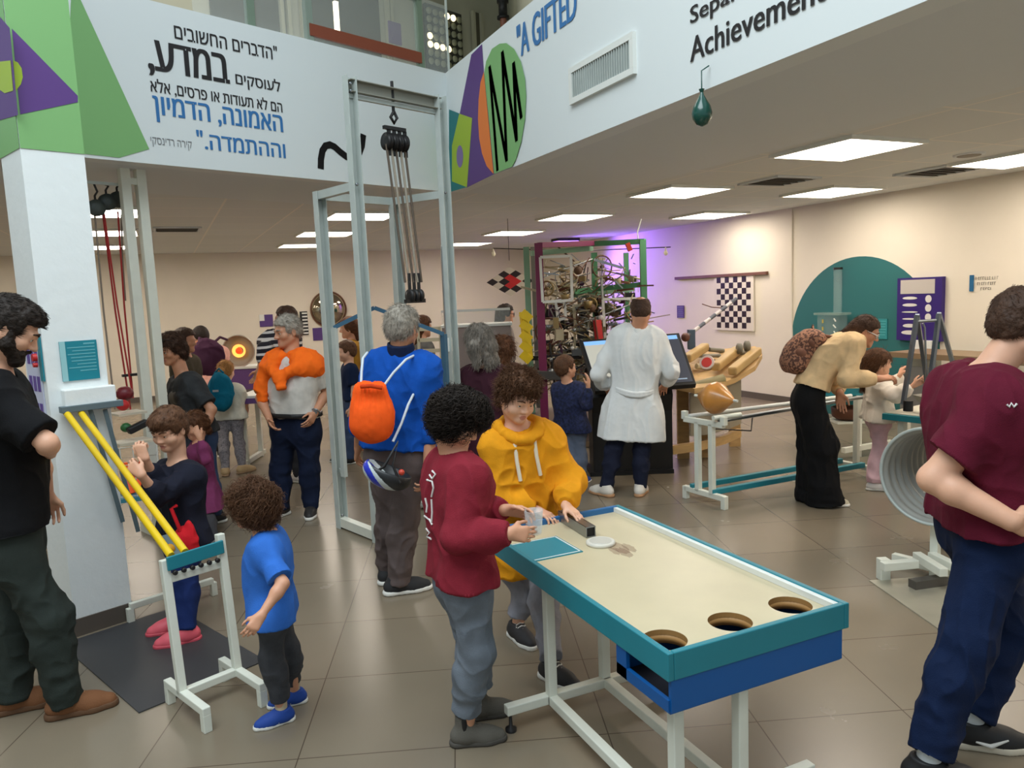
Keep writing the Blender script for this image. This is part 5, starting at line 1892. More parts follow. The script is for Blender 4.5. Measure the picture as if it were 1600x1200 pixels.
for k, (x0, y0, x1, y1, d, w_) in enumerate(((1073, 568, 1102, 549, 8.1, .10), (1118, 581, 1152, 554, 8.0, .10), (1144, 588, 1184, 555, 7.9, .10))):
    a, e = at(x0, y0, d - .25), at(x1, y1, d + .35)
    MB().bar(a + UPZ * .05, e + UPZ * .05, w_, .09).build('bridge_board', M('bridge_wood', (186, 154, 100), .5, var=.12), wt, bev=.02)
RGREY = M('roller_grey', (122, 118, 104), .5)
for (x0, y0, x1, y1, d, r_, mt) in ((1086, 604, 1130, 592, 7.5, .05, M('roller_olive', (142, 132, 92), .5)), (1108, 546, 1130, 548, 8.4, .025, RGREY), (1090, 556, 1125, 556, 8.2, .02, RGREY), (1088, 572, 1122, 576, 7.9, .03, M('cream_roller', (196, 184, 150), .5)), (1136, 556, 1172, 549, 8.3, .03, RGREY), (1100, 565, 1115, 565, 8.0, .03, M('plum_block', (60, 26, 30), .6))):
    MB().tube([at(x0, y0, d), at(x1, y1, d + .1)], r_, 12).build('roller', mt, wt)
q = at(1105, 567, 7.45)
MB().lathe(q, nrm(-HEAD - .6 * SIDE + .5 * UPZ), [(0, .07), (.01, .075), (.02, .07)], 24).build('red_disc', M('disc_white', (220, 200, 190), .5), wt)
MB().lathe(q + nrm(-HEAD - .6 * SIDE + .5 * UPZ) * .02, nrm(-HEAD - .6 * SIDE + .5 * UPZ), [(0, .052), (.004, .05)], 24).build('red_face', M('disc_red', (214, 60, 48), .5), wt)
for k, (px, py) in enumerate(((1151, 545), (1163, 541))):
    q = at(px, py, 8.2)
    MB().lathe(q, SIDE, [(0, .04), (.01, .06), (.05, .06), (.06, .04)], 18).build('end_wheel', RGREY, wt)
# striped pole on a grey blue stand
r = root('striped_pole', at(1080, 535, 8.5), 'slanting pole striped grey and white on a grey blue stand', 'pole')
a, e = at(1074, 525, 8.4), at(1150, 467, 8.9)
for k in range(9):
    MB().tube([a + (e - a) * k / 9, a + (e - a) * (k + 1) / 9], .022, 10).build('stripe_section', M('pole_grey', (92, 96, 108), .5) if k % 2 == 0 else M('pole_white', (206, 200, 200), .5), r)
st_ = at(1080, 522, 8.45)
MB().bar([st_[0], st_[1], st_[2] - .17], st_ + UPZ * .05, .09, .07, SIDE).build('stand', M('stand_slate', (74, 94, 114), .5), r)
MB().tube([at(1097, 475, 8.8), at(1112, 480, 8.8), at(1128, 481, 8.8)], .006, 6).build('thin_wire', BROWN, r)
b = MB()
b.ball(at(1071, 527, 8.35), .05, 14)
b.build('counterweight', M('weight_brown', (96, 58, 44), .5), r)
# tall white barrel behind the kiosk foot is clear plastic wall
q = at(1070, 640, 8.3)
# ---------------------------------------------------------------- double cone on its rails
cr_ = root('cone_track', G(1100, 780), 'white metal track with two teal floor rails for a rolling cone', 'track')
Lf, Lb = G(1132, 796), G(1072, 778)
dL = nrm(Lf - Lb)
xr = nrm(G(1245, 745) - G(1118, 768))
RZ = .72
lc = (Lf + Lb) / 2
MB().bar(Lf + UPZ * .09, Lb + UPZ * .09, .045, .045).build('foot_bar', METALW, cr_, bev=.004)
for q in (Lf, Lb):
    MB().bar(q, q + UPZ * .11, .045, .045, dL).build('foot', METALW, cr_, bev=.004)
for t in (.34, .70):
    q = Lb + (Lf - Lb) * t
    MB().bar(q + UPZ * .09, q + UPZ * (RZ - .03), .045, .045, dL).build('leg', METALW, cr_, bev=.004)
tb0, tb1 = Lb - dL * .02, Lf + dL * .02
MB().bar(Lb + UPZ * (RZ - .03), Lf + UPZ * (RZ - .03), .045, .045).build('end_bar', METALW, cr_, bev=.004)
for q in (Lb, Lf):
    MB().bar(q + UPZ * (RZ - .03), q + UPZ * (RZ + .04), .045, .045, dL).build('stop', METALW, cr_, bev=.004)
far = lc + xr * 1.75
ra = Lb + (Lf - Lb) * .3 + UPZ * (RZ + .01)
rb = Lb + (Lf - Lb) * .95 + UPZ * (RZ + .01)
MB().tube([Lb + dL * .05 + UPZ * RZ, far + dL * -.06 + UPZ * (RZ + .02)], .018, 12).build('rail', WHITE, cr_)
MB().tube([Lf - dL * .05 + UPZ * RZ, far + dL * .06 + UPZ * (RZ + .02)], .018, 12).build('rail', STEEL, cr_)
MB().tube([Lf - dL * .05 + UPZ * (RZ + .03) - xr * .06, Lf - dL * .05 + UPZ * (RZ + .03) + xr * .22], .02, 12).build('handle', METALW, cr_)
for t in (.2, .72):
    q = Lb + (Lf - Lb) * t + UPZ * .12
    MB().bar(q - xr * .02, q + xr * 1.72, .045, .045).build('floor_rail', TEAL, cr_, bev=.004)
for s_ in (-.2, .2):
    q = far + dL * s_
    MB().bar(q, q + UPZ * .12, .045, .045, dL).build('foot', METALW, cr_, bev=.004)
MB().bar(far - dL * .24 + UPZ * .09, far + dL * .24 + UPZ * .09, .045, .045).build('foot_bar', METALW, cr_, bev=.004)
MB().bar(far + UPZ * .09, far + UPZ * RZ, .045, .045, dL).build('leg', METALW, cr_, bev=.004)
b = MB()
b.tube([lc + xr * .12 + UPZ * (RZ - .1), lc + xr * .5 + UPZ * (RZ - .16), lc + xr * .52 + UPZ * (RZ - .02)], .006, 6)
b.build('cable', DARK, cr_)
cc_ = at(1118, 622, dep(lc) + .05)
cone = root('double_cone', cc_ - UPZ * .12, 'polished wooden double cone resting on the white rails', 'cone')
MB().lathe(cc_ - dL * .20, dL, [(0, .012), (.02, .03), (.16, .125), (.20, .135), (.24, .125), (.38, .03), (.40, .012)], 36).build('body', M('cone_wood', (206, 140, 66), .3, var=.22, vscale=7, coat=.3), cone)
MB().tube([cc_ - dL * .24, cc_ + dL * .24], .011, 12).build('axle', WHITE, cone)

# ---------------------------------------------------------------- swing table on the right
gt = root('swing_table', at(1430, 700, 6.0) * np.array([1, 1, 0]), 'teal edged table carrying a grey metal swing frame', 'table')
g0 = at(1378, 646, 6.15)
gz = g0[2]
gx = X3
b = MB()
p = [np.array([g0[0], g0[1], gz]), np.array([g0[0] + .08, g0[1] - .42, gz]), np.array([g0[0] + 1.2, g0[1] - .42, gz]), np.array([g0[0] + 1.2, g0[1] + .2, gz])]
MB().prism(p, UPZ * -.05).build('table_top', TEAL, gt, bev=.003)
MB().prism([q + UPZ * .001 + (np.mean(p, 0) - q) * .05 for q in p], UPZ * .006).build('top_sheet', M('table_paper', (200, 196, 180), .5), gt)
for q in (p[0] + X3 * .12 - Y3 * .1, p[1] + X3 * .1 + Y3 * .08, p[2] - X3 * .1 + Y3 * .08, p[3] - X3 * .1 - Y3 * .08):
    MB().bar([q[0], q[1], 0], [q[0], q[1], gz - .05], .05, .05, X3).build('leg', METALW, gt)
sw = root('swing_toy', at(1450, 640, 5.9), 'grey metal A shaped swing frame standing on the teal table', 'swing toy')
SG = M('swing_grey', (108, 118, 130), .35, metal=.6)
LTop, RTop = at(1433, 492, 5.75), at(1467, 490, 5.75)
for a, e in ((LTop, at(1411, 632, 5.75)), (LTop, at(1450, 610, 6.05)), (RTop, at(1452, 610, 5.7)), (RTop, at(1488, 565, 6.05))):
    MB().bar(a, e, .028, .028).build('strut', SG, sw)
MB().tube([LTop - UPZ * .05, RTop - UPZ * .05], .012, 10).build('cross_rod', STEEL, sw)
for px in (1442, 1462):
    MB().tube([at(px, 505, 5.75), at(px + 3, 512, 5.75), at(px + (6 if px < 1450 else -8), 600, 5.75)], .008, 8).build('pendulum_rod', STEEL, sw)
MB().lathe(at(1419, 634, 5.7), UPZ, [(-.04, .035), (.04, .035)], 16).build('foot_weight', BLACK, sw)
q = at(1446, 622, 5.85)
MB().prism([q, q + SIDE * .35 + UPZ * .03, q + SIDE * .4, q + SIDE * .05 - UPZ * .06], HEAD * .2).build('tray', M('tray_grey', (120, 118, 108), .5), sw)
# long bench behind
bt = root('long_bench', (8.0, 4.8, 0), 'long grey brown bench behind the person in the maroon shirt', 'bench')
z_ = 1.0
MB().box((7.9, 4.6, .93), (.6, 3.0, .06)).build('bench_top', M('bench_brown', (134, 112, 86), .5), bt)
for y in (3.3, 4.6, 5.9):
    MB().box((7.95, y, .45), (.5, .06, .9)).build('bench_leg', METALW, bt)
MB().box((7.7, 4.6, .55), (.03, 2.8, .5)).build('bench_panel', M('bench_grey', (120, 120, 118), .5), bt)
# teal table by the bending person
tt2 = root('teal_table', at(1340, 640, 7.6) * np.array([1, 1, 0]), 'pale topped table with a teal edge behind the bending person', 'table')
a_ = at(1300, 607, 7.7)
tz_ = a_[2]
e_ = at(1352, 606, 7.6)
pts = [a_ - SIDE * .15, e_ + SIDE * .0, e_ + SIDE * .5 + HEAD * .55, a_ + HEAD * .5]
pts = [np.array([q[0], q[1], tz_]) for q in pts]
MB().prism(pts, UPZ * -.07).build('table_edge', TEAL, tt2)
MB().prism([q + UPZ * .002 for q in pts], UPZ * .008).build('table_sheet', M('table_cream', (214, 196, 150), .5), tt2)
for q in (e_ - SIDE * .06, a_ - SIDE * .1, pts[3] + SIDE * .1, pts[2] - SIDE * .1):
    MB().bar([q[0], q[1], 0], [q[0], q[1], tz_ - .07], .045, .045, SIDE).build('leg', METALW, tt2)
MB().bar(np.array([e_[0] - .3, e_[1], .1]) , np.array([e_[0] + .4, e_[1], .1]), .05, .05).build('stretcher', METALW, tt2)
q = at(1325, 648, 7.9)
MB().lathe(q - UPZ * .04, UPZ, [(0, .12), (.03, .16), (.12, .17), (.125, .15), (.03, .1)], 22).build('basket', M('basket_brown', (96, 56, 36), .7), None, q, label='brown basket on the lower shelf under the pale topped table', cat='basket')
MB().bar(at(1300, 658, 7.9), at(1350, 656, 7.9), .3, .02).build('shelf', METALW, tt2)

# corrugated pipe
dp = root('corrugated_pipe', at(1430, 815, 4.35) * np.array([1, 1, 0]), 'large corrugated grey metal pipe on a low white stand', 'pipe')
pcn = at(1452, 745, 4.35)
ax = nrm(0.80 * SIDE + 0.60 * HEAD)
prof = [(0, .275), (.0, .285)]
R_ = .275
outer = [(t, R_ + .010 * math.cos(t * 2 * PI / .075)) for t in np.linspace(0, .75, 100)]
inner = [(t, r_ - .006) for t, r_ in outer[::-1]]
MB().lathe(pcn, ax, outer + inner + [outer[0]], 56, caps=False).build('pipe_wall', M('pipe_zinc', (172, 171, 164), .45, metal=.3, var=.08), dp)
fr_ = frame(ax)
MB().tube([pcn + (R_ + .012) * (math.cos(t) * fr_[:, 0] + math.sin(t) * fr_[:, 1]) for t in np.linspace(0, 2 * PI, 56, False)], .010, 8, closed=True).build('rim', GALV, dp)
MB().ball(pcn + ax * .3 - UPZ * .22, (.07, .05, .04), 14).build('brown_ball', M('pipe_ball', (70, 36, 30), .5), None, pcn + ax * .3 - UPZ * .25, label='dark brown ball lying inside the corrugated pipe', cat='ball')
for t in (.1, .65):
    q = pcn + ax * t
    MB().bar(np.array([q[0], q[1], 0]), q - UPZ * (R_ + .012), .045, .045, ax).build('stand_leg', METALW, dp)
    MB().bar(np.array([q[0], q[1], .05]) - fr_[:, 0] * .25, np.array([q[0], q[1], .05]) + fr_[:, 0] * .25, .045, .05).build('stand_foot', METALW, dp)
# floor plate with white bars
p0 = G(1358, 908)
p1 = G(1475, 990)
dv = nrm(p1 - p0)
dn = np.array([-dv[1], dv[0], 0])
if dn @ SIDE < 0:
    dn = -dn
fp = root('floor_plate', p0 + dn * .5, 'pale metal floor plate with low white frame bars at the right', 'plate')
MB().prism([p0, p1, p1 + dn * 1.3, p0 + dn * 1.3], UPZ * .006).build('plate', M('plate_metal', (170, 164, 146), .35, metal=.3, var=.12), fp)
q = G(1375, 895)
for (a, e, z) in (((1378, 885), (1432, 880), .13), ((1432, 868), (1475, 895), .13), ((1455, 868), (1500, 890), .13)):
    A_, E_ = G(*a, z), G(*e, z)
    MB().bar(A_, E_, .05, .05).build('white_bar', METALW, fp, bev=.004)
A_ = G(1380, 905)
MB().bar(A_, A_ + UPZ * .13, .06, .06, dv).build('white_foot', METALW, fp, bev=.004)
MB().bar(G(1425, 913, .03), G(1475, 906, .03), .06, .05).build('dark_clamp', M('clamp_grey', (96, 92, 88), .4, metal=.5), fp)
# ---------------------------------------------------------------- far end of the room, left part
def wallthing(name, px, py, w, h, mt, lab, cat, th=.012, y=16.49):
    q = wk(px, py)
    return MB().box((q[0], y, q[2]), (w, th, h)).build(name, mt, None, (q[0], y, q[2] - h / 2), label=lab, cat=cat)


o = wallthing('wall_notice', 416, 501, .27, .25, PURPLE, 'purple notice with a white corner on the back wall left of the orange sweater person', 'notice')
q = wk(409, 498)
MB().box((q[0], 16.482, q[2] + .02), (.1, .004, .13)).build('white_corner', WHITE, o)
wallthing('wall_notice', 498, 522, .25, .27, PURPLE, 'purple notice on the back wall right of the orange sweater person', 'notice')
r = root('convex_mirror', (wk(513, 483)[0], 16.4, 1.3), 'round dark convex mirror mounted on the back wall behind the lift', 'mirror')
MB().lathe((wk(513, 483)[0], 16.48, wk(513, 483)[2]), -Y3, [(0, .37), (.02, .37), (.08, .30), (.12, .18), (.13, .01)], 40).build('mirror', M('mirror_glass', (170, 160, 140), .06, metal=1.0), r)
MB().lathe((wk(513, 483)[0], 16.49, wk(513, 483)[2]), -Y3, [(0, .39), (.03, .39), (.032, .37)], 40).build('rim', BROWN, r)
q = wk(475, 505)
r = root('film_strip', (q[0], 16.47, q[2] - .25), 'black and white striped strip on the back wall behind the orange sweater person', 'strip')
MB().box((q[0], 16.48, q[2]), (.16, .012, .5)).build('backing', BLACK, r)
for i in range(7):
    MB().box((q[0] + .02, 16.472, q[2] + .21 - .07 * i), (.11, .004, .03)).build('white_bar', WHITE, r)
# diamond of coloured tiles hanging beside the machine
dq = at(797, 440, 11.0)
r = root('diamond_hanging', dq - UPZ * .25, 'diamond shaped cloth with dark, white and red tiles left of the ball machine', 'hanging')
for i in range(4):
    for j in range(4):
        u = nrm(SIDE + UPZ * .62)
        v_ = nrm(SIDE - UPZ * .62)
        s_ = .10
        c = dq + (u * (i - 1.5) + v_ * (j - 1.5)) * s_ + HEAD * .0
        mt = RED if (i, j) in ((1, 2), (2, 2), (2, 1)) else (PB if (i + j) % 2 == 0 else M('tile_white', (200, 190, 176), .6))
        MB().prism([c + u * s_ / 2 - v_ * s_ / 2 * -1, c + u * s_ / 2 - v_ * s_ / 2, c - u * s_ / 2 - v_ * s_ / 2, c - u * s_ / 2 + v_ * s_ / 2], HEAD * .02).build('tile', mt, r)
MB().bar(dq + UPZ * .3, dq + UPZ * (CEIL - dq[2]), .006, .006).build('hanging_wire', DARK, r)
# heat lamp dish
ld = at(374, 548, 10.4)
r = root('heat_dish', np.array([ld[0], ld[1], .98]), 'large grey dish with a glowing orange lamp behind the ponytailed child', 'lamp')
axd = nrm(-HEAD * 1.0 + .1 * SIDE)
MB().lathe(ld + axd * .06, -axd, [(0, .215), (.0, .22), (.05, .17), (.10, .10), (.12, .02)], 40, caps=False).build('dish', M('dish_grey', (142, 140, 132), .55), r)
fr2 = frame(axd)
MB().tube([ld + axd * .06 + .215 * (math.cos(t) * fr2[:, 0] + math.sin(t) * fr2[:, 1]) for t in np.linspace(0, 2 * PI, 40, False)], .01, 8, closed=True).build('dish_rim', M('dish_rim', (176, 170, 158), .35, metal=.5), r)
MB().lathe(ld - axd * .02, axd, [(0, .05), (.03, .085), (.05, .09)], 30, caps=False).build('reflector', M('reflector_glow', (255, 176, 84), .4, emit=1.6), r)
MB().ball(ld + axd * .03, .045, 16).build('bulb', M('heat_bulb', (190, 60, 20), .3, emit=1.5), r)
MB().bar([ld[0] - axd[0] * .1, ld[1] - axd[1] * .1, .98], ld - UPZ * .12 - axd * .1, .04, .04).build('stand', DARK, r)
# purple tables along the back
pt = root('purple_table', at(405, 650, 8.9) * np.array([1, 1, 0]), 'purple edged exhibit table with white legs beside the orange sweater person', 'table')
a_ = at(375, 622, 8.8)
z_ = .78
a_ = G(380, 640, z_)
RT_ = np.stack([SIDE, HEAD, UPZ], 1)
c_ = G(419, 615, z_)
MB().box([c_[0], c_[1], z_], (.55, .6, .03), RT_).build('table_top', WHITE, pt)
MB().box([c_[0], c_[1], z_ - .04], (.57, .62, .06), RT_).build('table_edge', M('edge_purple', (104, 70, 130), .5), pt)
for dx in (-.22, .22):
    for dy in (-.25, .25):
        q = c_ + SIDE * dx + HEAD * dy
        MB().bar([q[0], q[1], 0], [q[0], q[1], z_ - .05], .05, .05, SIDE).build('leg', METALW, pt)
for dx in (-.22, .22):
    q = c_ + SIDE * dx
    MB().bar(np.array([q[0], q[1], .04]) - HEAD * .35, np.array([q[0], q[1], .04]) + HEAD * .35, .05, .05).build('foot_bar', METALW, pt)
pt2 = root('purple_counter', at(385, 590, 10.0) * np.array([1, 1, 0]), 'low purple counter under the glowing dish', 'counter')
q = at(385, 588, 10.5)
MB().box([q[0], q[1], .80], (.9, .4, .28), RT_).build('counter_box', M('edge_purple', (104, 70, 130)), pt2)
MB().box([q[0], q[1], .96], (.92, .42, .03), RT_).build('counter_top', WHITE, pt2)
for dx in (-.4, .4):
    qq = q + SIDE * dx
    MB().bar([qq[0], qq[1], 0], [qq[0], qq[1], .68], .05, .05, SIDE).build('leg', METALW, pt2)
# white slatted rack behind the lift and glass topped counter
q = at(672, 548, 8.3)
r = root('slatted_rack', np.array([q[0], q[1], 0]), 'pale wooden slatted rack standing behind the lift frame', 'rack')
for sx in (-.12, .12):
    MB().bar([q[0] + SIDE[0] * sx, q[1] + SIDE[1] * sx, 0], np.array([q[0], q[1], q[2] + .26]) + SIDE * sx, .03, .03, SIDE).build('upright', WOOD if sx > 5 else M('rack_pale', (206, 192, 160), .5), r)
for i in range(5):
    MB().bar(q + UPZ * (.24 - .12 * i) - SIDE * .12, q + UPZ * (.24 - .12 * i) + SIDE * .12, .03, .04).build('slat', M('rack_pale', (206, 192, 160)), r)
q = at(747, 545, 9.7)
gc = root('glass_counter', np.array([q[0], q[1], 0]), 'counter with a clear glass guard in front of the person with glasses', 'counter')
ct = at(770, 508, 9.6)[2]
MB().box([q[0], q[1], ct / 2], (.86, .5, ct), RT_).build('counter_body', M('counter_grey', (150, 136, 130), .5), gc)
MB().box([q[0], q[1], ct + .01], (.9, .54, .03), RT_).build('counter_top', WHITE, gc)
gq = np.array([q[0], q[1], ct]) - HEAD * .22
MB().box(gq + UPZ * .1, (.86, .01, .2), RT_).build('glass_guard', GLASS, gc)
MB().bar(gq + UPZ * .2 - SIDE * .43, gq + UPZ * .2 + SIDE * .43, .025, .03).build('guard_rail', WHITE, gc)
# low dark bench right of the lift
q = at(700, 600, 7.3)
r = root('dark_counter', np.array([q[0], q[1], 0]), 'low dark counter with a pale top edge behind the curly haired child', 'counter')
MB().box([q[0], q[1], q[2] / 2], (.55, .45, q[2]), RT_).build('body', M('counter_dark', (52, 42, 36), .6), r)
MB().box([q[0], q[1], q[2] + .02], (.6, .5, .035), RT_).build('top', WOOD, r)
# purple light washing the far right corner
pl_ = at(893, 376, 13.2)
r = root('purple_lamp', np.array([7.6, 13.6, CEIL]), 'purple glowing lamp under the ceiling behind the ball machine', 'lamp')
MB().box((7.55, 13.6, CEIL - .03), (.5, .3, .05)).build('housing', DARK, r)
MB().box((7.55, 13.6, CEIL - .06), (.46, .26, .012)).build('lens', M('lens_purple', (170, 120, 255), .4, emit=4), r)
sp = bpy.data.lights.new('purple_wash', 'SPOT')
sp.energy, sp.color, sp.spot_size, sp.spot_blend, sp.shadow_soft_size = 260, (0.28, 0.13, 1.0), math.radians(120), 0.8, 0.15
spo = bpy.data.objects.new('purple_wash', sp)
COL.objects.link(spo)
spo.location = (7.35, 13.3, 2.7)
spo.rotation_euler = Vector((1.0, -0.9, -0.75)).to_track_quat('-Z', 'Y').to_euler()
# ---------------------------------------------------------------- the visitors
def C(name, col, **k):
    return cloth('cloth_' + name, col, **k)


def on_surface(o, pix, lift=0.002):
    """points of a mesh seen at photo pixels, for prints on cloth"""
    from mathutils.bvhtree import BVHTree
    me = o.data
    n = len(me.vertices)
    co = np.zeros(n * 3, np.float32)
    me.vertices.foreach_get('co', co)
    base = ORG[o.name]
    t = BVHTree.FromPolygons((co.reshape(-1, 3) + base).tolist(), [tuple(p.vertices) for p in me.polygons])
    out = []
    for px, py in pix:
        d = nrm(ray(px, py))
        h = t.ray_cast(Vector(EYE), Vector(d))
        if h[0] is not None:
            out.append(np.array(h[0]) + np.array(h[1]) * lift * (1 if np.array(h[1]) @ d < 0 else -1))
    return out


NAVY = C('navy', (22, 36, 66))
JEANS = C('jeans', (58, 74, 104))
GREYD = C('grey_dark', (62, 62, 66))


def simple(label, D, head, yaw, topm, pantm, hairm, s=None, hs=1.0, skin=None, vox=0.012, sl=1.95, hem=0.02, hairk=None, shoem=None, hyaw=None, hpitch=-5, arms=None, wf=1.0, hairext=(), group=None, flare=0.0, legs=None, face=False):
    p = Person(label, D, s, None, None, yaw, head, hyaw=hyaw, hpitch=hpitch, hs=hs, vox=vox, skin=skin or SKIN3, wf=wf, arms=arms, group=group, legs=legs, face=face)
    p.top(topm, sl=sl, hem=hem, flare=flare)
    p.pants(pantm)
    p.shoes(shoem or M('shoe_dark', (40, 38, 38), .6))
    kw = dict(off=.014, amp=.005)
    kw.update(hairk or {})
    p.hair(hairm, extra=hairext, **kw)
    return p


# --- bearded visitor at the left edge
p = Person('person with a dark beard in a black t-shirt looking down beside the column', 3.25, 1.02, (18, 842), (-8, 588), 62, (16, 514), hyaw=62, hpitch=-32, hs=1.08, vox=.006, skin=SKIN, wf=1.12, face=H_BLACK, nkd=0.0, belly=.03,
           arms={'r': dict(e=(74, 692), es=-1, w=(78, 706), ws=1, hd=nrm(HEAD * .9 - SIDE * .4)), 'l': dict(e=(62, 715), es=1, w=(74, 775), ws=1, curl=(.7, .8, .6))},
           legs={'r': dict(a=(104, 1088), k=(78, 965), toe=66), 'l': dict(a=(22, 1082), k=(24, 960), toe=62)})
p.top(C('black', (11, 11, 14)), sl=.86, hem=.09, loose=.026, arml=.024, name='t_shirt', amp=.008)
p.pants(C('green_grey', (46, 53, 49)), loose=.026, waist=.15, amp=.010)
p.shoes(M('suede_brown', (122, 78, 46), .85, bump=.2, bscale=200), M('sole_tan', (96, 66, 42), .8), laces=M('lace_tan', (150, 110, 76), .8), L=.285)
p.hair(H_BLACK, off=.016, extra=[('e', (0, .045, .085), (.062, .048, .032))], amp=.006, freq=38, n=3000, length=.024, comb=(0, .5, .15), lift=.12, r=.0014)
p.beard(H_BLACK, .006)

# --- curly toddler
p = Person('small child with a brown curly mop in a blue t-shirt, hand in pocket', 3.05, .565, (426, 948), (418, 838), -102, (396, 790), hyaw=-75, hpitch=0, hs=.84, vox=.005, skin=SKIN3, wf=1.0, belly=.015,
           arms={'l': dict(e=(442, 912), es=-1, w=(408, 962), ws=-1, curl=(.5, .5, .3)), 'r': dict(e=(424, 905), es=1, w=(420, 950), ws=1)},
           legs={'l': dict(a=(440, 1112), k=(424, 1030), toe=-118), 'r': dict(a=(460, 1083), k=(450, 1015), toe=-108)})
p.top(C('blue_tee', (50, 108, 196)), sl=.84, hem=-.12, loose=.013, arml=.016, name='t_shirt', amp=.006, flare=.015, neck=.06)
p.pants(C('washed_black', (66, 68, 73), var=.3), loose=.016, waist=.12, end=.13, amp=.007)
p.shoes(M('shoe_blue', (24, 66, 150), .7), laces=M('lace_blue', (30, 70, 150), .8), stripes=M('stripe_white', (222, 220, 212), .6), L=.31)
for g in 'rl':
    F = Fld(.005)
    F.c(p.an[g] - UPZ * .02, p.an[g] + UPZ * .11, .0245, .0285, cut=3)
    F.build('sock', C('sock_cream', (206, 190, 160)), p.o)
p.hair(H_BROWN, off=.014, line=[(.2, -.0), (.06, -.05), (.03, -.06), (-.05, -.085), (-.2, -.09)], extra=[('e', (0, -.035, .0), (.085, .08, .08)), ('e', (0, .05, .05), (.072, .06, .055)), ('e', (.04, .0, .0), (.05, .08, .065)), ('e', (-.04, 0, 0), (.05, .08, .065))], amp=.010, freq=26, n=2600, length=.050, curl=.012, comb=(0, -.3, -1), lift=.35, r=.0018, grav=.5, seg=8)

# --- curly haired child at the table
p = Person('child with big black curls in a burgundy sweatshirt holding a cup at the table corner', 2.88, .765, (722, 905), (712, 716), 66, (714, 656), hyaw=94, hpitch=-30, hs=.92, vox=.005, skin=SKIN3, wf=.95, syaw=58,
           arms={'r': dict(e=(716, 842), es=-1, w=(795, 834), ws=-1, hd=nrm(.9 * SIDE + .25 * HEAD - .15 * UPZ), hn=nrm(HEAD * .8 + UPZ * -.2), curl=(.35, .5, .35)), 'l': dict(e=(752, 800), es=1, w=(788, 797), ws=-1, hd=nrm(.95 * SIDE - .1 * HEAD - .1 * UPZ), hn=nrm(-HEAD * .8 - .5 * UPZ), curl=(.35, .5, .35))},
           legs={'r': dict(a=(730, 1138), k=(744, 1020), kd=-.02, toe=82), 'l': dict(a=(752, 1098), k=(740, 1005), kd=.05, toe=74)})
shirt = p.top(C('burgundy', (132, 34, 48)), sl=1.98, hem=.02, loose=.024, arml=.024, name='sweatshirt', amp=.010, cuff=.004, neck=.064)
F = Fld(.005)
c, r, hw, ra, tg = p.row(.015)
F.c(c - r * (hw + .008), c + r * (hw + .008), ra + .018)
F.cutp(c + tg * .030, tg)
F.cutp(c - tg * .030, -tg)
F.build('hem_band', C('burgundy_rib', (118, 28, 42)), p.o)
p.pants(C('grey_denim', (112, 120, 130), var=.2), loose=.022, waist=.1, end=.115, amp=.009)
p.shoes(M('boot_suede', (92, 88, 80), .9, bump=.2, bscale=200), M('boot_sole', (74, 70, 64), .8), L=.30, high=.055, name='boot')
F = Fld(.006)
F.c(p.an['r'] - UPZ * .02 - p.toe['r'] * .012 + np.cross(p.toe['r'], UPZ) * .024, p.an['r'] + UPZ * .055 - p.toe['r'] * .012 + np.cross(p.toe['r'], UPZ) * .027, .013, .014)
F.build('boot_elastic', BLACK, p.o)
p.hair(H_BLACK, off=.014, line=[(.2, .03), (.10, .028), (.07, .02), (.045, -.03), (.02, -.06), (-.05, -.10), (-.2, -.11)], extra=[('e', (0, -.03, -.005), (.082, .074, .082)), ('e', (0, .045, .065), (.070, .052, .045)), ('e', (.04, -.01, .01), (.048, .075, .07)), ('e', (-.04, -.01, .01), (.048, .075, .07))], amp=.012, freq=24, n=4600, length=.040, curl=.012, comb=(0, 0, -1), lift=.35, r=.0019, grav=.9, seg=9)
pts = [[(676, 736), (681, 741), (676, 748), (672, 742)], [(668, 750), (676, 752), (678, 762), (675, 776)], [(665, 778), (668, 790), (667, 800)], [(675, 780), (676, 800), (675, 816)], [(664, 806), (672, 812), (676, 820)], [(667, 826), (672, 832), (668, 838), (674, 842)], [(664, 846), (668, 850)]]
b = MB()
for q in pts:
    h_ = on_surface(shirt, q, .002)
    if len(h_) > 1:
        b.tube(h_, .0042, 6)
if b.v:
    b.build('back_print', M('print_white', (226, 222, 218), .7), p.o)
cp_c = (p.wr['r'] + p.hand['r'][0] * .11 + p.wr['l'] + p.hand['l'][0] * .10) / 2 + UPZ * .005
cup = root('plastic_cup', cp_c - UPZ * .045, 'small clear plastic cup between the hands of the child with black curls', 'cup')
MB().lathe(cp_c - UPZ * .045, UPZ, [(0, .001), (0, .026), (.004, .028), (.09, .036), (.092, .036), (.004, .026), (.003, .001)], 28, caps=False).build('cup_wall', M('cup_clear', (230, 236, 236), .06, alpha=.3), cup)

# --- child in the mustard hoodie
p = Person('child with tousled brown hair in a mustard hoodie leaning on the table end', 3.85, .825, (826, 868), (812, 671), 164, (808, 622), hyaw=150, hpitch=-19, hroll=-6, hs=.98, vox=.005, skin=SKIN, wf=1.06, nkd=-.06, face=H_BROWN, hd=-.10,
           arms={'r': dict(e=(776, 778), es=-1, w=(838, 797), ws=-1, hd=nrm(.75 * SIDE - .5 * HEAD - .25 * UPZ), hn=-UPZ, curl=(.3, .5, .4)), 'l': dict(e=(893, 752), es=-1, w=(884, 790), ws=-1, hd=nrm(.55 * SIDE - .65 * HEAD - .35 * UPZ), hn=nrm(-UPZ - .3 * HEAD), curl=(.12, .25, .2), spread=.14)},
           legs={'r': dict(a=(808, 978), k=(822, 930), toe=150), 'l': dict(a=(862, 1040), k=(850, 940), toe=135)})
MUST = C('mustard', (222, 148, 22))
p.top(MUST, sl=1.93, hem=-.08, loose=.032, arml=.028, name='hoodie', amp=.013, cuff=.002, neck=.062)
F = Fld(.006)
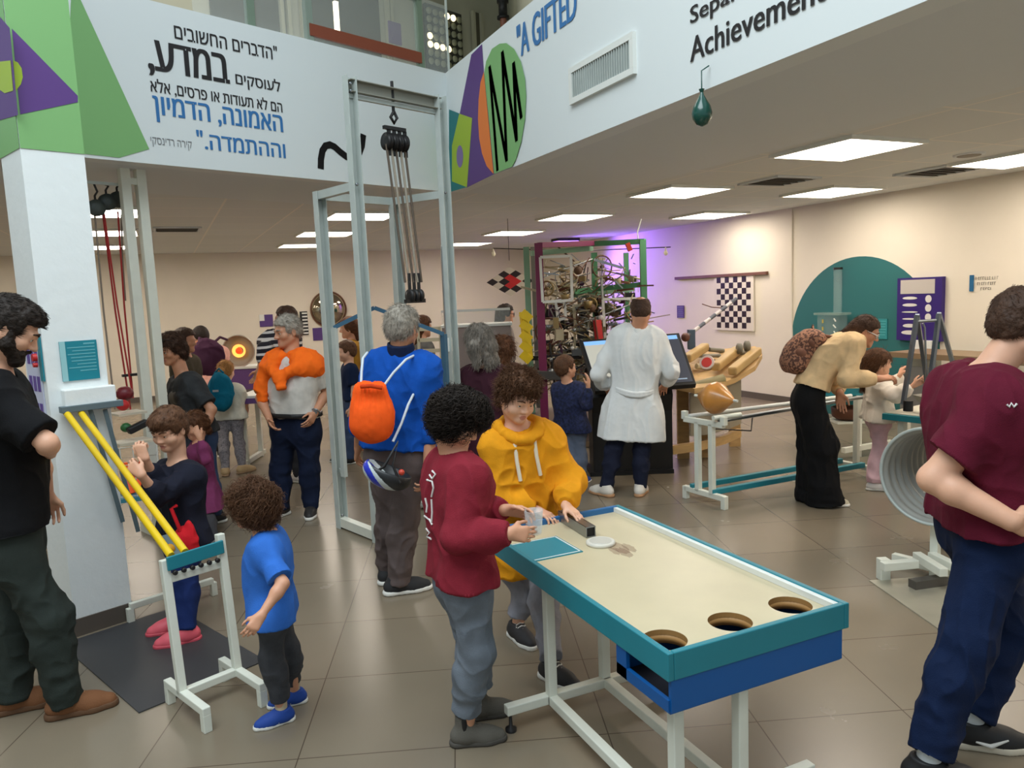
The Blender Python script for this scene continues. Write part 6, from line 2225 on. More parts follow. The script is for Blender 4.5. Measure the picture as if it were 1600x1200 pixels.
c, r, hw, ra, tg = p.row(1.0)
f = np.cross(UPZ, r)
for i in range(15):
    t = 2 * PI * i / 14
    q = c + r * .100 * math.cos(t) + f * .092 * math.sin(t) + UPZ * (.025 - .062 * max(0, math.sin(t)))
    F.e(q, (.034, .034, .030), k=.03)
F.c(c - f * .095 + UPZ * .005 - r * .05, c - f * .095 + UPZ * .005 + r * .05, .045, k=.04)
F.c(c - f * .11 - UPZ * .06, c - f * .10 + UPZ * .01, .05, .06, k=.04)
F.c(c - UPZ * .03, p.h(0, 0.01, -.06), .068, .075, k=.01, op=1)
F.build('hood', MUST, p.o, disp=folds(.006, (12, 12, 8)))
for px in ((797, 658, 803, 690, 808, 720, 813, 752), (829, 655, 834, 685, 838, 712, 844, 742)):
    P = [(px[i], px[i + 1]) for i in range(0, 8, 2)]
    h_ = on_surface([o for o in p.o.children if o.name.startswith('hoodie')][0], P, .006)
    if len(h_) > 1:
        MB().tube(h_, [.0105] * len(h_), 8).build('drawstring', M('cord_cream', (226, 214, 190), .8), p.o)
p.pants(C('pale_jeans', (140, 140, 148), var=.2), loose=.020, waist=.1, end=.075, amp=.009)
p.shoes(M('sneaker_black', (42, 40, 42), .7), laces=M('lace_white', (226, 222, 214), .8), L=.30)
p.hair(H_BROWN, off=.016, line=[(.14, .068), (.085, .060), (.05, .045), (.04, -.018), (.012, -.015), (-.012, .0), (-.03, -.045), (-.06, -.075), (-.12, -.085)], extra=[('e', (0, .05, .10), (.078, .062, .040)), ('e', (0, -.02, .10), (.085, .09, .05)), ('e', (.04, .0, .075), (.045, .07, .045)), ('e', (-.04, .0, .075), (.045, .07, .045))], amp=.012, freq=30, n=3000, length=.040, curl=.003, comb=(.5, .6, .2), lift=.5, r=.0016, grav=.25, seg=6)

# --- maroon shirt at the right edge
p = Person('person in a maroon t-shirt and navy trousers walking out at the right edge', 2.72, 1.0, (1535, 822), (1528, 592), 100, (1603, 509), hyaw=98, hpitch=-14, hs=1.10, aw=1.25, hd=-.02, vox=.006, skin=SKIN, wf=1.14, nkd=.0, face=H_DBROWN, syaw=98,
           arms={'r': dict(e=(1458, 748), es=-1, w=(1580, 814), ws=-1, hd=nrm(.9 * SIDE + .3 * HEAD - .35 * UPZ), curl=(.4, .5, .4)), 'l': dict(e=(1650, 740), es=1, w=(1690, 800), ws=1)},
           legs={'r': dict(a=(1452, 1192), k=(1512, 1005), kd=-.02, toe=104), 'l': dict(a=(1520, 1132), k=(1578, 985), kd=.03, toe=104)})
shirt = p.top(C('maroon', (96, 20, 42)), sl=.72, hem=.04, loose=.032, arml=.034, name='t_shirt', amp=.009, neck=.068)
p.pants(C('navy_jersey', (13, 30, 62)), loose=.030, waist=.14, end=.06, amp=.009)
p.shoes(M('shoe_black', (26, 26, 28), .6), M('sole_cream', (206, 196, 176), .7), L=.30, laces=M('lace_black', (30, 30, 32), .8))
for g in 'rl':
    F = Fld(.006)
    F.c(p.an[g] - UPZ * .03, p.an[g] + UPZ * .07, .040, .042, cut=3)
    F.build('sock', C('sock_white', (206, 212, 214)), p.o)
o_ = p.an['l'] * [1, 1, 0] - p.toe['l'] * .005
r_ = np.cross(p.toe['l'], UPZ)
b = MB()
b.tube([o_ + p.toe['l'] * .0 + r_ * .052 + UPZ * .045, o_ + p.toe['l'] * .05 + r_ * .056 + UPZ * .034, o_ + p.toe['l'] * .11 + r_ * .052 + UPZ * .062], [.004, .009, .003], 8)
b.build('shoe_mark', M('mark_white', (224, 222, 216), .6), p.o)
p.hair(H_DBROWN, off=.010, amp=.004, freq=45, n=2600, length=.014, comb=(0, .5, -.6), lift=.2, r=.0013, line=[(.12, .060), (.08, .055), (.05, .040), (.04, -.02), (.012, -.02), (-.012, .005), (-.03, -.03), (-.06, -.055), (-.12, -.06)])
p.beard(H_DBROWN, .001)
h_ = on_surface(shirt, [(1573, 632), (1577, 636), (1580, 630), (1584, 636), (1588, 631)], .002)
if len(h_) > 2:
    MB().tube(h_, .004, 6).build('chest_print', M('print_white', (226, 222, 218), .7), p.o)

# --- blue jacket with the orange bag
p = Person('person with grey hair in a royal blue jacket seen from behind', 4.5, 1.0, (622, 710), (628, 556), 10, (629, 512), hyaw=22, hpitch=-10, hs=1.06, vox=.007, skin=SKIN2, wf=1.02, sw=.96,
           arms={'r': dict(e=(674, 662), es=-1, w=(668, 732), ws=1, curl=(.6, .6, .4)), 'l': dict(e=(566, 655), es=1, w=(560, 700), ws=1)},
           legs={'r': dict(a=(622, 906), k=(634, 806), toe=72), 'l': dict(a=(606, 888), k=(612, 800), toe=20)})
BLUEJ = C('royal_blue', (12, 78, 170))
jk = p.top(BLUEJ, sl=1.42, hem=.08, loose=.028, arml=.026, name='jacket', amp=.011, neck=.070)
F = Fld(.007)
c, r, hw, ra, tg = p.row(.97)
F.c(c + UPZ * .0, p.h(0, -.02, -.085), .086, .078, cut=3)
F.c(c, p.h(0, -.01, -.05), .066, .070, op=1, k=.01)
F.build('collar', C('navy', (22, 36, 66)), p.o)
p.pants(C('taupe', (98, 86, 84)), loose=.030, waist=.2, amp=.011)
p.shoes(M('knit_black', (38, 38, 40), .8), L=.30, bulk=1.02)
p.hair(H_GREY, off=.013, amp=.004, freq=40, n=2600, length=.028, comb=(0, -.3, -1), lift=.25, r=.0014)
ph = p.wr['r'] + p.hand['r'][0] * .09
MB().box(ph + SIDE * -.0 + HEAD * .03, (.018, .08, .15), frame(UPZ + .3 * SIDE, HEAD)).build('phone', BLACK, None, ph, bev=.006, label='dark phone in the hand of the person in the blue jacket', cat='phone')
bgc = at(581, 648, 4.20)
bag = root('drawstring_bag', bgc - UPZ * .18, 'bright orange drawstring bag on the back of the blue jacket', 'bag')
F = Fld(.008)
BF = np.stack([SIDE, HEAD, UPZ], 1)
F.e(bgc - UPZ * .05, (.125, .072, .115), BF)
F.e(bgc + UPZ * .04, (.115, .060, .12), BF, k=.06)
F.c(bgc + UPZ * .15 - SIDE * .05, bgc + UPZ * .15 + SIDE * .05, .030, k=.06)


def bagd(V, N):
    t = np.arctan2((V - bgc) @ SIDE, -((V - bgc) @ HEAD) + .03)
    z = (V - bgc)[:, 2]
    return .006 * np.clip((z + .02) / .15, 0, 1) * np.cos(t * 22) + .007 * vn(V * 11, 3) + .002 * vn(V * 40, 4)


F.build('sack', C('bag_orange', (255, 96, 28)), bag, disp=bagd)
CORD = M('cord_pale', (204, 214, 222), .7)
for pts in ([(564, 603, 4.2), (565, 580, 4.26), (567, 560, 4.30), (574, 551, 4.42)], [(598, 605, 4.2), (615, 582, 4.24), (634, 562, 4.28), (646, 556, 4.42)], [(614, 690, 4.2), (628, 660, 4.26), (638, 632, 4.28), (648, 612, 4.36)]):
    MB().tube([at(*q) for q in pts], .0075, 8).build('cord', CORD, bag)
MB().tube([at(564, 604, 4.14), at(580, 603, 4.12), at(597, 606, 4.14)], .012, 8).build('mouth_hem', C('bag_orange_dark', (206, 66, 20)), bag)
hc = at(605, 740, 4.20)
hel = root('cycle_helmet', hc - UPZ * .1, 'white and blue cycling helmet hanging below the orange bag', 'helmet')
HX = nrm(SIDE * .9 - UPZ * .42)
HZ = nrm(SIDE * .42 + UPZ * .9)
HF = np.stack([HX, HEAD, HZ], 1)
F = Fld(.004)
F.e(hc, (.145, .10, .085), HF)
F.cutp(hc + HZ * .035, HZ)
F.e(hc + HZ * .05, (.115, .08, .085), HF, op=1)
F.build('shell', [M('helmet_black', (36, 38, 40), .4), M('helmet_white', (206, 216, 216), .3), M('helmet_blue', (44, 60, 190), .3)], hel,
        pick=lambda Cc: np.where(((Cc - hc) @ HX) * .5 + ((Cc - hc) @ HZ) > -.02, 0, np.where(np.sin(((Cc - hc) @ HX) * 42 + ((Cc - hc) @ HZ) * 60) > .2, 2, 1)))
MB().tube([hc + HX * .09 + HZ * .0 - HEAD * .08, hc + HX * .05 + UPZ * .08 - HEAD * .06, at(622, 690, 4.2), hc - HX * .0 + UPZ * .06 - HEAD * .08, hc - HX * .06 - HEAD * .07], .008, 8).build('strap', BLACK, hel)
MB().ball(hc + HX * .10 + UPZ * .06 - HEAD * .06, .018, 12).build('rear_dial', M('dial_red', (200, 70, 50), .4), hel)

# --- orange sweater over the shoulders
p = Person('person with grey hair and an orange sweater knotted over a white shirt', 6.3, .985, (462, 668), (457, 556), -162, (449, 517), hyaw=-134, hpitch=-8, hs=1.08, vox=.008, skin=SKIN2, wf=1.22, belly=.05, face=H_GREY,
           arms={'r': dict(e=(407, 622), es=1, w=(421, 655), ws=-1, curl=(.3, .4, .3)), 'l': dict(e=(511, 612), es=1, w=(492, 646), ws=-1)},
           legs={'r': dict(a=(439, 791), k=(438, 735), toe=-150), 'l': dict(a=(486, 789), k=(484, 735), toe=172)})
p.top(C('shirt_white', (206, 202, 194)), sl=.78, hem=.16, loose=.014, arml=.018, name='polo_shirt', amp=.008)
p.pants(C('navy_trousers', (20, 30, 54)), loose=.026, waist=.2, amp=.009)
p.shoes(M('shoe_dark', (40, 38, 38), .6), L=.29)
F = Fld(.008)
c, r, hw, ra, tg = p.row(.2)
F.c(c - r * (hw + .02), c + r * (hw + .02), ra + .040)
F.c(c - r * .06 + np.cross(UPZ, r) * .05, c + r * .06 + np.cross(UPZ, r) * .05, ra + .034)
F.cutp(c + tg * .018, tg)
F.cutp(c - tg * .018, -tg)
F.build('belt', BLACK, p.o)
F = Fld(.008)
fw = p.fw
c, r, hw, ra, tg = p.row(.97)
S = lambda a, b_, z: c + r * a + np.cross(UPZ, r) * b_ + UPZ * z
p.torso(F, .84, .93, .036, 0, .04)
F.e(S(0, .22, -.04), (.085, .16, .17), np.stack([r, np.cross(UPZ, r), UPZ], 1), k=.03, op=1)
F.c(S(-.15, -.11, -.04), S(.15, -.11, -.04), .065, k=.05)
for g in (-1, 1):
    F.c(S(g * .10, -.02, -.02), S(g * .19, .0, -.055), .078, .084, k=.05)
    F.c(S(g * .19, .0, -.07), S(g * .12, .135, -.07), .058, .046, k=.05)
    F.c(S(g * .12, .14, -.07), S(-.0, .20, -.14), .046, .038, k=.03)
    F.c(S(g * .09, -.08, -.0), S(g * .085, .06, -.0), .055, .055, k=.05)
F.e(S(-.0, .215, -.15), (.046, .045, .05), k=.02)
F.c(S(-.0, .215, -.15), S(-.03, .235, -.235), .038, .042, k=.02, cut=2)
F.c(S(.19, .10, -.09), S(.235, .12, -.22), .06, .058, k=.05)
F.c(S(.235, .12, -.22), S(.225, .14, -.36), .058, .050, k=.03, cut=2)
F.c(c - UPZ * .05, p.h(0, 0, -.05), .062, .07, op=1, k=.01)
F.build('draped_sweater', C('sweater_orange', (255, 112, 26)), p.o, disp=folds(.010, (13, 13, 8)))
b = MB()
w_ = p.wr['l'] - nrm(p.wr['l'] - p.el['l']) * .02
R = frame(p.wr['l'] - p.el['l'])
b.tube([w_ + .033 * (math.cos(t) * R[:, 0] + math.sin(t) * R[:, 1]) for t in np.linspace(0, 2 * PI, 20, False)], .007, 6, closed=True)
b.lathe(w_ - HEAD * .03, -HEAD, [(0, .02), (.012, .018)], 16)
b.build('wrist_watch', STEEL, p.o)
p.hair(H_GREY, off=.012, amp=.005, freq=36, n=1400, length=.03, comb=(.3, -.5, -.6), lift=.25, r=.0018)

# --- white coat at the kiosk
p = Person('balding person in a long white coat standing at the touch screen', 6.62, .99, (988, 648), (996, 514), 4, (1001, 486), hyaw=8, hpitch=-18, hs=1.04, vox=.008, skin=SKIN2, wf=1.1,
           arms={'l': dict(e=(934, 585), es=1, w=(948, 606), ws=1, hn=-UPZ, curl=(.2, .3, .2)), 'r': dict(e=(1050, 580), es=1, w=(1040, 600), ws=1, hn=-UPZ, curl=(.2, .3, .2))},
           legs={'l': dict(a=(946, 760), toe=-38), 'r': dict(a=(1000, 759), toe=22)})
COAT = C('coat_white', (226, 228, 226), var=.04)
p.top(COAT, sl=1.93, hem=-.28, loose=.030, arml=.026, name='white_coat', amp=.012, flare=.018, neck=.066, f=(9, 9, 1.6))
F = Fld(.008)
c, r, hw, ra, tg = p.row(.30)
f = np.cross(UPZ, r)
for i in range(9):
    a = -1 + 2 * i / 8
    q = c + r * a * .155 - f * (.150 - .058 * a * a) - UPZ * (.03 * (1 - a * a))
    q2 = c + r * (a + .25) * .155 - f * (.150 - .058 * (a + .25) ** 2) - UPZ * (.03 * (1 - (a + .25) ** 2))
    if i < 8:
        F.c(q - UPZ * .012, q2 - UPZ * .012, .016, k=.005)
        F.c(q + UPZ * .012, q2 + UPZ * .012, .016, k=.005)
F.build('back_belt', COAT, p.o)
F = Fld(.008)
c, r, hw, ra, tg = p.row(.965)
F.c(c - UPZ * .02, c + UPZ * .040, .100, .082, cut=3)
F.c(c, p.h(0, -.01, -.05), .068, .072, op=1, k=.01)
F.build('collar', COAT, p.o)
p.pants(C('ink_navy', (24, 28, 46)), loose=.016, end=.0, amp=.008)
p.shoes(M('shoe_offwhite', (216, 208, 196), .6), M('sole_gum', (178, 134, 96), .7), L=.29)
p.hair(H_DBROWN, off=.010, amp=.004, freq=40, n=700, length=.014, comb=(0, 0, -1), lift=.1, r=.0016, sub=[((0, .035, .125), (.066, .115, .062)), ((0, -.055, .118), (.052, .065, .055))])

# --- small child at the kiosk
p = Person('small child in a dark navy patterned shirt looking up beside the touch screen', 7.1, .705, (892, 668), (889, 602), 32, (884, 574), hyaw=62, hpitch=6, hs=.93, vox=.008, skin=SKIN3, wf=1.1,
           arms={'r': dict(e=(917, 634), es=-1, w=(919, 604), ws=1), 'l': dict(e=(874, 634), es=1, w=(892, 640), ws=1)},
           legs={'l': dict(a=(893, 748), toe=15), 'r': dict(a=(909, 746), toe=40)})
PATT = M('cloth_navy_pattern', (24, 32, 66), .85, var=.9, vscale=38)
p.top(PATT, sl=1.9, hem=-.1, loose=.02, amp=.006)
p.pants(C('slate', (92, 100, 116)), loose=.018, amp=.007)
p.shoes(M('shoe_blue', (24, 66, 150), .7), L=.29)
p.hair(H_BROWN, off=.016, amp=.004, freq=40, n=700, length=.025, comb=(0, .3, -1), lift=.2, r=.0018)

# --- bending visitor and girl at the swing table
p = Person('person in a cream sweater and wide black trousers bending over the girl', 6.06, .97, (1262, 622), (1334, 537), 106, (1353, 517), hyaw=112, hpitch=-26, hs=.98, vox=.007, skin=SKIN2, wf=1.0, mid=(1282, 546, 0), face=H_DBROWN,
           arms={'r': dict(e=(1322, 592), es=-1, w=(1374, 592), ws=1, hd=nrm(SIDE + .1 * UPZ), hn=nrm(-UPZ + .4 * HEAD), curl=(.4, .6, .4)), 'l': dict(e=(1308, 592), es=1, w=(1312, 614), ws=-1, hd=nrm(-UPZ + .1 * SIDE), curl=(.3, .4, .3))},
           legs={'r': dict(a=(1290, 774), k=(1283, 700), toe=108), 'l': dict(a=(1272, 768), k=(1272, 695), toe=104)})
p.top(C('cream_knit', (222, 192, 148)), sl=1.9, hem=.12, loose=.024, arml=.020, name='sweater', amp=.008, neck=.060)
F = Fld(.008)
c, r, hw, ra, tg = p.row(.2)
f = np.cross(UPZ, r)
q = at(1302, 585, 6.12)
F.c(at(1292, 565, 6.15), at(1308, 600, 6.12), .05, .04, k=.04)
F.c(at(1292, 565, 6.3), at(1308, 604, 6.3), .05, .04, k=.06)
F.c(at(1300, 570, 6.2), at(1312, 608, 6.2), .05, .035, k=.06)
F.build('sweater_front', C('cream_knit', (222, 192, 148)), p.o, disp=folds(.006))
tr = p.pants(C('black_wide', (14, 14, 16)), loose=.040, waist=.14, end=-.05, flare=.060, name='wide_trousers', amp=.012, f=(10, 10, 2.5), knee=.085)
h_ = on_surface(tr, [(1252, 592), (1265, 594)], .003)
if len(h_) == 2:
    MB().bar(h_[0], h_[1], .028, .004, UPZ).build('waist_label', WHITE, p.o)
p.shoes(M('shoe_cream', (196, 186, 160), .7), L=.27)
p.hair(H_DBROWN, off=.012, amp=.003, freq=30, n=900, length=.05, comb=(0, -1, -.3), lift=.02, r=.0015, extra=[('c', (0, -.085, .0), (0, -.14, -.10), .055, .03), ('c', (0, -.06, -.02), (0, -.10, -.09), .06, .04)], line=[(.12, .060), (.08, .058), (.05, .045), (.04, .0), (.012, .01), (-.012, .012), (-.03, -.04), (-.06, -.10), (-.2, -.2)])
gl = MB()
for g in (-1, 1):
    gl.tube([p.h(g * .074, -.01, .006), p.h(g * .071, .05, .004), p.h(g * .058, .092, .002)], .0042, 8)
    gl.tube([p.h(g * .034 + .026 * math.cos(t), .100 - .010 * abs(math.cos(t)), -.004 + .021 * math.sin(t)) for t in np.linspace(0, 2 * PI, 18, False)], .0032, 6, closed=True)
gl.tube([p.h(-.01, .106, .002), p.h(.01, .106, .002)], .003, 6)
gl.build('glasses', M('glasses_white', (232, 230, 226), .3), p.o)
bpc = at(1254, 546, 6.12)
bk = root('leopard_backpack', bpc - UPZ * .2, 'brown leopard spotted backpack on the back of the bending person', 'backpack')
dT = nrm(at(1300, 525, 6.2) - at(1240, 580, 6.2))
dN = nrm(np.cross(HEAD, dT))
if dN @ UPZ < 0:
    dN = -dN
BR3 = np.stack([dT, HEAD, dN], 1)
F = Fld(.008)
F.e(bpc, (.185, .145, .125), BR3)
F.c(bpc - dT * .12 - HEAD * .08 - dN * .03, bpc - dT * .12 + HEAD * .08 - dN * .03, .09, k=.06)
F.c(bpc + dT * .11 - HEAD * .08, bpc + dT * .11 + HEAD * .08, .08, k=.06)
F.cutp(bpc - dN * .10, -dN)
LEO = M('leopard_cloth', (150, 100, 78), .85)
nt = LEO.node_tree
vo = nt.nodes.new('ShaderNodeTexNoise')
vo.inputs['Scale'].default_value, vo.inputs['Detail'].default_value = 52, 3
cr0 = nt.nodes.new('ShaderNodeValToRGB')
cr0.color_ramp.elements[0].position, cr0.color_ramp.elements[0].color = .46, rgb(84, 54, 44)
cr0.color_ramp.elements[1].position, cr0.color_ramp.elements[1].color = .54, rgb(164, 116, 90)
nt.links.new(nt.nodes['Texture Coordinate'].outputs['Object'], vo.inputs['Vector'])
nt.links.new(vo.outputs['Fac'], cr0.inputs['Fac'])
nt.links.new(cr0.outputs['Color'], nt.nodes['Principled BSDF'].inputs['Base Color'])
F.build('main_bag', LEO, bk, disp=lambda V, N: .008 * vn(V * 14, 2))
F = Fld(.008)
F.c(bpc - dT * .06 - HEAD * .09 - dN * .05, bpc - dT * .06 - HEAD * .11 + dN * .02, .05, k=.04)
F.c(bpc + dT * .06 - HEAD * .10 - dN * .04, bpc + dT * .06 - HEAD * .11 + dN * .02, .045, k=.05)
F.build('front_pocket', M('pocket_brown', (112, 72, 54), .8), bk)
MB().tube([bpc + dT * .15 + dN * .05 - HEAD * .02, bpc + dT * .19 + dN * .09, bpc + dT * .15 + dN * .05 + HEAD * .04], .008, 8).build('carry_loop', LEO, bk)
MB().tube([bpc + dT * .17 - HEAD * .12, at(1318, 530, 6.02), at(1322, 556, 5.98), at(1306, 572, 6.0), bpc + dT * .05 - dN * .1 - HEAD * .12], .014, 8).build('shoulder_strap', M('pocket_brown', (112, 72, 54)), bk)

p = Person('girl in a white blouse and pink trousers playing at the teal swing table', 6.45, .655, (1372, 654), (1371, 594), 102, (1374, 566), hyaw=108, hpitch=-6, hs=.92, vox=.007, skin=SKIN, wf=1.14, face=H_BROWN,
           arms={'r': dict(e=(1399, 618), es=-1, w=(1428, 602), ws=-1, curl=(.5, .6, .4)), 'l': dict(e=(1396, 604), es=1, w=(1406, 586), ws=-1, hd=nrm(UPZ + .3 * SIDE), hn=nrm(SIDE), curl=(.8, .9, .6))},
           legs={'r': dict(a=(1366, 756), toe=106), 'l': dict(a=(1381, 752), toe=100)})
p.top(C('blouse_white', (226, 218, 206), var=.05), sl=1.85, hem=-.02, loose=.024, arml=.030, name='blouse', amp=.010, flare=.03)
p.pants(C('pink', (212, 176, 184)), loose=.020, flare=.014, amp=.008, end=.035)
p.shoes(M('shoe_white', (222, 218, 214), .6), L=.32)
p.hair(H_BROWN, off=.016, amp=.005, freq=30, n=1500, length=.07, curl=.004, comb=(0, -.4, -1), lift=.1, r=.0018, grav=.2, extra=[('c', (.0, -.08, .02), (0, -.10, -.13), .075, .06), ('c', (.05, -.05, -.02), (.055, -.07, -.14), .04, .03), ('c', (-.05, -.05, -.02), (-.055, -.07, -.14), .04, .03), ('c', (0, -.10, -.12), (0, -.10, -.24), .06, .035)], line=[(.12, .05), (.08, .045), (.055, .035), (.042, -.04), (.02, -.10), (-.02, -.18), (-.12, -.28)])

# --- navy child by the slope, girl and adult behind
p = Person('child with brown hair in a dark navy shirt and pink clogs behind the yellow tubes', 4.15, .75, (287, 838), (279, 728), -144, (264, 670), hyaw=-164, hpitch=-18, hs=.96, vox=.006, skin=SKIN, wf=.98, face=H_BROWN, hd=-.04,
           arms={'l': dict(e=(246, 776), es=-1, w=(221, 742), ws=-1, hd=nrm(-SIDE * .6 + UPZ * .6), hn=nrm(HEAD - .4 * UPZ), curl=(.9, 1.1, .8)), 'r': dict(e=(242, 752), es=-1, w=(226, 716), ws=-1, hd=nrm(UPZ - .3 * SIDE), hn=nrm(HEAD), curl=(1.0, 1.1, .8))},
           legs={'l': dict(a=(290, 985), k=(288, 905), toe=-118), 'r': dict(a=(276, 966), k=(282, 895), toe=-124)})
p.top(C('dark_navy', (26, 28, 42)), sl=1.5, hem=-.05, loose=.020, arml=.020, amp=.009)
p.pants(C('navy_joggers', (26, 44, 96)), loose=.020, end=.03, amp=.008)
p.shoes(M('clog_pink', (232, 96, 110), .5), M('clog_sole', (214, 84, 98), .5), L=.31, bulk=1.1, name='clog')
p.hair(H_BROWN, off=.016, amp=.004, freq=40, n=2000, length=.035, comb=(0, .8, -.5), lift=.05, r=.0013, extra=[('e', (0, .045, .072), (.068, .055, .036))], line=[(.14, .036), (.085, .034), (.05, .03), (.042, -.012), (.012, -.012), (-.012, .005), (-.03, -.045), (-.06, -.07), (-.12, -.08)])
rc = at(288, 846, 3.98)
rbag = root('red_bag', rc - UPZ * .1, 'bright red bag hanging at the hip of the child in the navy shirt', 'bag')
F = Fld(.008)
F.e(rc, (.05, .06, .085), np.stack([SIDE, HEAD, UPZ], 1))
F.c(rc + SIDE * .03 + UPZ * .1, rc + SIDE * .05 - UPZ * .04, .02, .035, k=.03)
F.build('pouch', C('bag_red', (206, 30, 40)), rbag, disp=folds(.008, (14, 14, 8)))
MB().tube([rc + UPZ * .06 - HEAD * .03, rc + UPZ * .2 - SIDE * .03 - HEAD * .05, at(276, 790, 3.96)], .010, 8).build('strap', C('bag_red', (206, 30, 40)), rbag)

p = Person('little girl in a plum top, hand at mouth, behind the navy shirted child', 5.9, .59, (321, 778), (309, 696), -112, (304, 664), hyaw=-142, hpitch=-18, hs=.88, vox=.008, skin=SKIN3, wf=1.16, face=True,
           arms={'l': dict(e=(322, 718), es=-1, w=(312, 684), ws=-1, hd=nrm(UPZ - .4 * SIDE), curl=(.5, .5, .4)), 'r': dict(e=(298, 725), es=1, w=(290, 745), ws=-1)},
           legs={'l': dict(a=(330, 842), toe=-90), 'r': dict(a=(313, 834), toe=-110)})
p.top(C('plum', (124, 54, 94)), sl=1.9, hem=-.18, loose=.024, amp=.009, flare=.05)
p.pants(C('grey_dark', (62, 62, 66)), loose=.022, amp=.008)
p.shoes(M('shoe_grey', (116, 116, 118), .7), L=.32)
p.hair(H_AUB, off=.016, amp=.005, n=800, length=.05, comb=(0, -.4, -1), lift=.1, r=.002, extra=[('c', (0, -.08, -.0), (0, -.09, -.09), .06, .04)], line=[(.12, .045), (.08, .045), (.05, .035), (.04, -.04), (.0, -.08), (-.12, -.13)])

p = Person('person with sunglasses on dark wavy hair and a charcoal vest beside white posts', 6.35, .95, (312, 680), (287, 592), -132, (267, 545), hyaw=-150, hpitch=-16, hs=1.02, vox=.008, skin=SKIN2, wf=1.02, hd=-.04, face=H_DBROWN,
           arms={'l': dict(e=(331, 640), es=-1, w=(311, 690), ws=-1), 'r': dict(e=(272, 640), es=1, w=(262, 680), ws=-1)},
           legs={'l': dict(a=(338, 802), toe=-112), 'r': dict(a=(326, 795), toe=-95)})
p.top(C('charcoal', (50, 52, 54), var=.3), sl=.8, hem=.02, loose=.026, arml=.024, name='vest', amp=.009)
F = Fld(.008)
c, r, hw, ra, tg = p.row(.7)
f = np.cross(UPZ, r)
F.c(c - r * .05 + f * .045, c + r * .05 + f * .045, .098)
c2 = p.row(.35)[0]
F.c(c2 - r * .05 + f * .05, c2 + r * .05 + f * .05, .09, k=.06)
F.build('black_top', BLACK, p.o)
p.pants(C('jeans', (58, 74, 104)), loose=.018)
p.shoes(M('shoe_dark', (40, 38, 38), .6))
p.hair(H_DBROWN, off=.020, amp=.009, freq=26, n=1500, length=.06, curl=.006, comb=(0, -.5, -1), lift=.08, r=.002, grav=.3, extra=[('e', (0, -.05, -.03), (.092, .070, .085))], line=[(.12, .055), (.08, .05), (.05, .035), (.04, -.03), (0, -.08), (-.12, -.14)])
b = MB()
for g in (-1, 1):
    b.prism([p.h(g * .036 + .028 * math.cos(t), .075 + .006 * math.sin(t), .105 + .022 * math.sin(t)) for t in np.linspace(0, 2 * PI, 16, False)], p.HR[:, 1] * .006)
    b.tube([p.h(g * .066, .07, .105), p.h(g * .09, .0, .06)], .003, 6)
b.build('sunglasses', BLACK, p.o)

# --- ponytail child with the teal backpack
p = Person('child with a blond ponytail and patterned leggings seen from behind', 8.3, .745, (357, 652), (353, 606), -8, (353, 580), hyaw=4, hpitch=-6, hs=.95, vox=.009, skin=SKIN, wf=1.1,
           arms={'r': dict(e=(383, 628), es=1, w=(386, 640), ws=1), 'l': dict(e=(332, 628), es=1, w=(342, 640), ws=1)},
           legs={'l': dict(a=(352, 734), toe=-20), 'r': dict(a=(379, 730), toe=35)})
p.top(C('tee_cream', (206, 204, 190)), sl=.7, hem=-.05, loose=.022, arml=.022, amp=.007)
p.pants(M('cloth_legging', (112, 108, 112), .85, var=.55, vscale=60), loose=.012)
p.shoes(M('shoe_beige', (176, 148, 108), .7), M('sole_beige', (150, 120, 90), .7), L=.32)
p.hair(H_BLOND, off=.014, amp=.004, n=900, length=.05, comb=(0, -1, -.2), lift=.08, r=.002, extra=[('e', (0, -.115, .01), (.03, .03, .03)), ('c', (0, -.13, .0), (0, -.14, -.16), .034, .038), ('c', (0, -.14, -.15), (0, -.12, -.26), .036, .014)], line=[(.12, .055), (.05, .045), (.04, 0), (-.02, -.03), (-.06, -.07), (-.09, -.07), (-.10, -.4), (-.3, -.5)])
bc = at(345, 612, 8.08)
bk = root('teal_backpack', bc - UPZ * .22, 'teal backpack on the back of the child with the ponytail', 'backpack')
F = Fld(.010)
F.e(bc, (.14, .085, .215), np.stack([SIDE, HEAD, UPZ], 1))
F.e(bc - UPZ * .09 - HEAD * .04, (.11, .06, .11), np.stack([SIDE, HEAD, UPZ], 1), k=.03)
F.build('main_bag', C('pack_teal', (10, 104, 132)), bk, disp=folds(.008))
MB().box(bc + UPZ * .02 - HEAD * .09 - SIDE * .02, (.06, .01, .022), RT_).build('badge', M('badge_grey', (170, 176, 178), .6), bk)
MB().tube([bc + UPZ * .2 - SIDE * .05, bc + UPZ * .25, bc + UPZ * .2 + SIDE * .05], .01, 8).build('carry_loop', C('pack_teal', (10, 104, 132)), bk)

# --- pink shirt with plum backpack
p = Person('person in a pink shirt and dark cap stooping at the back behind the ponytail', 9.0, 1.0, (322, 612), (322, 545), -10, (314, 527), hyaw=-40, hpitch=-35, hs=1.05, vox=.011, skin=SKIN3, wf=1.1, nkd=.25, hd=.32,
           arms={'r': dict(e=(355, 575), es=1, w=(362, 580), ws=1), 'l': dict(e=(305, 590), es=1, w=(315, 600), ws=1)})
p.top(C('pink_shirt', (226, 170, 156)), sl=1.5, hem=.0, loose=.03, amp=.012)
p.pants(C('dark_trousers', (40, 38, 44)))
p.shoes(M('shoe_dark', (40, 38, 38), .6))
p.hair(H_BLACK, off=.016, name='cap', amp=.002)
bc = at(325, 558, 8.72)
bk = root('plum_backpack', bc - UPZ * .2, 'round dark plum backpack on the person in the pink shirt', 'backpack')
F = Fld(.012)
F.e(bc, (.20, .10, .22), np.stack([SIDE, HEAD, UPZ], 1))
F.e(bc - UPZ * .06 - HEAD * .05, (.13, .07, .12), np.stack([SIDE, HEAD, UPZ], 1))
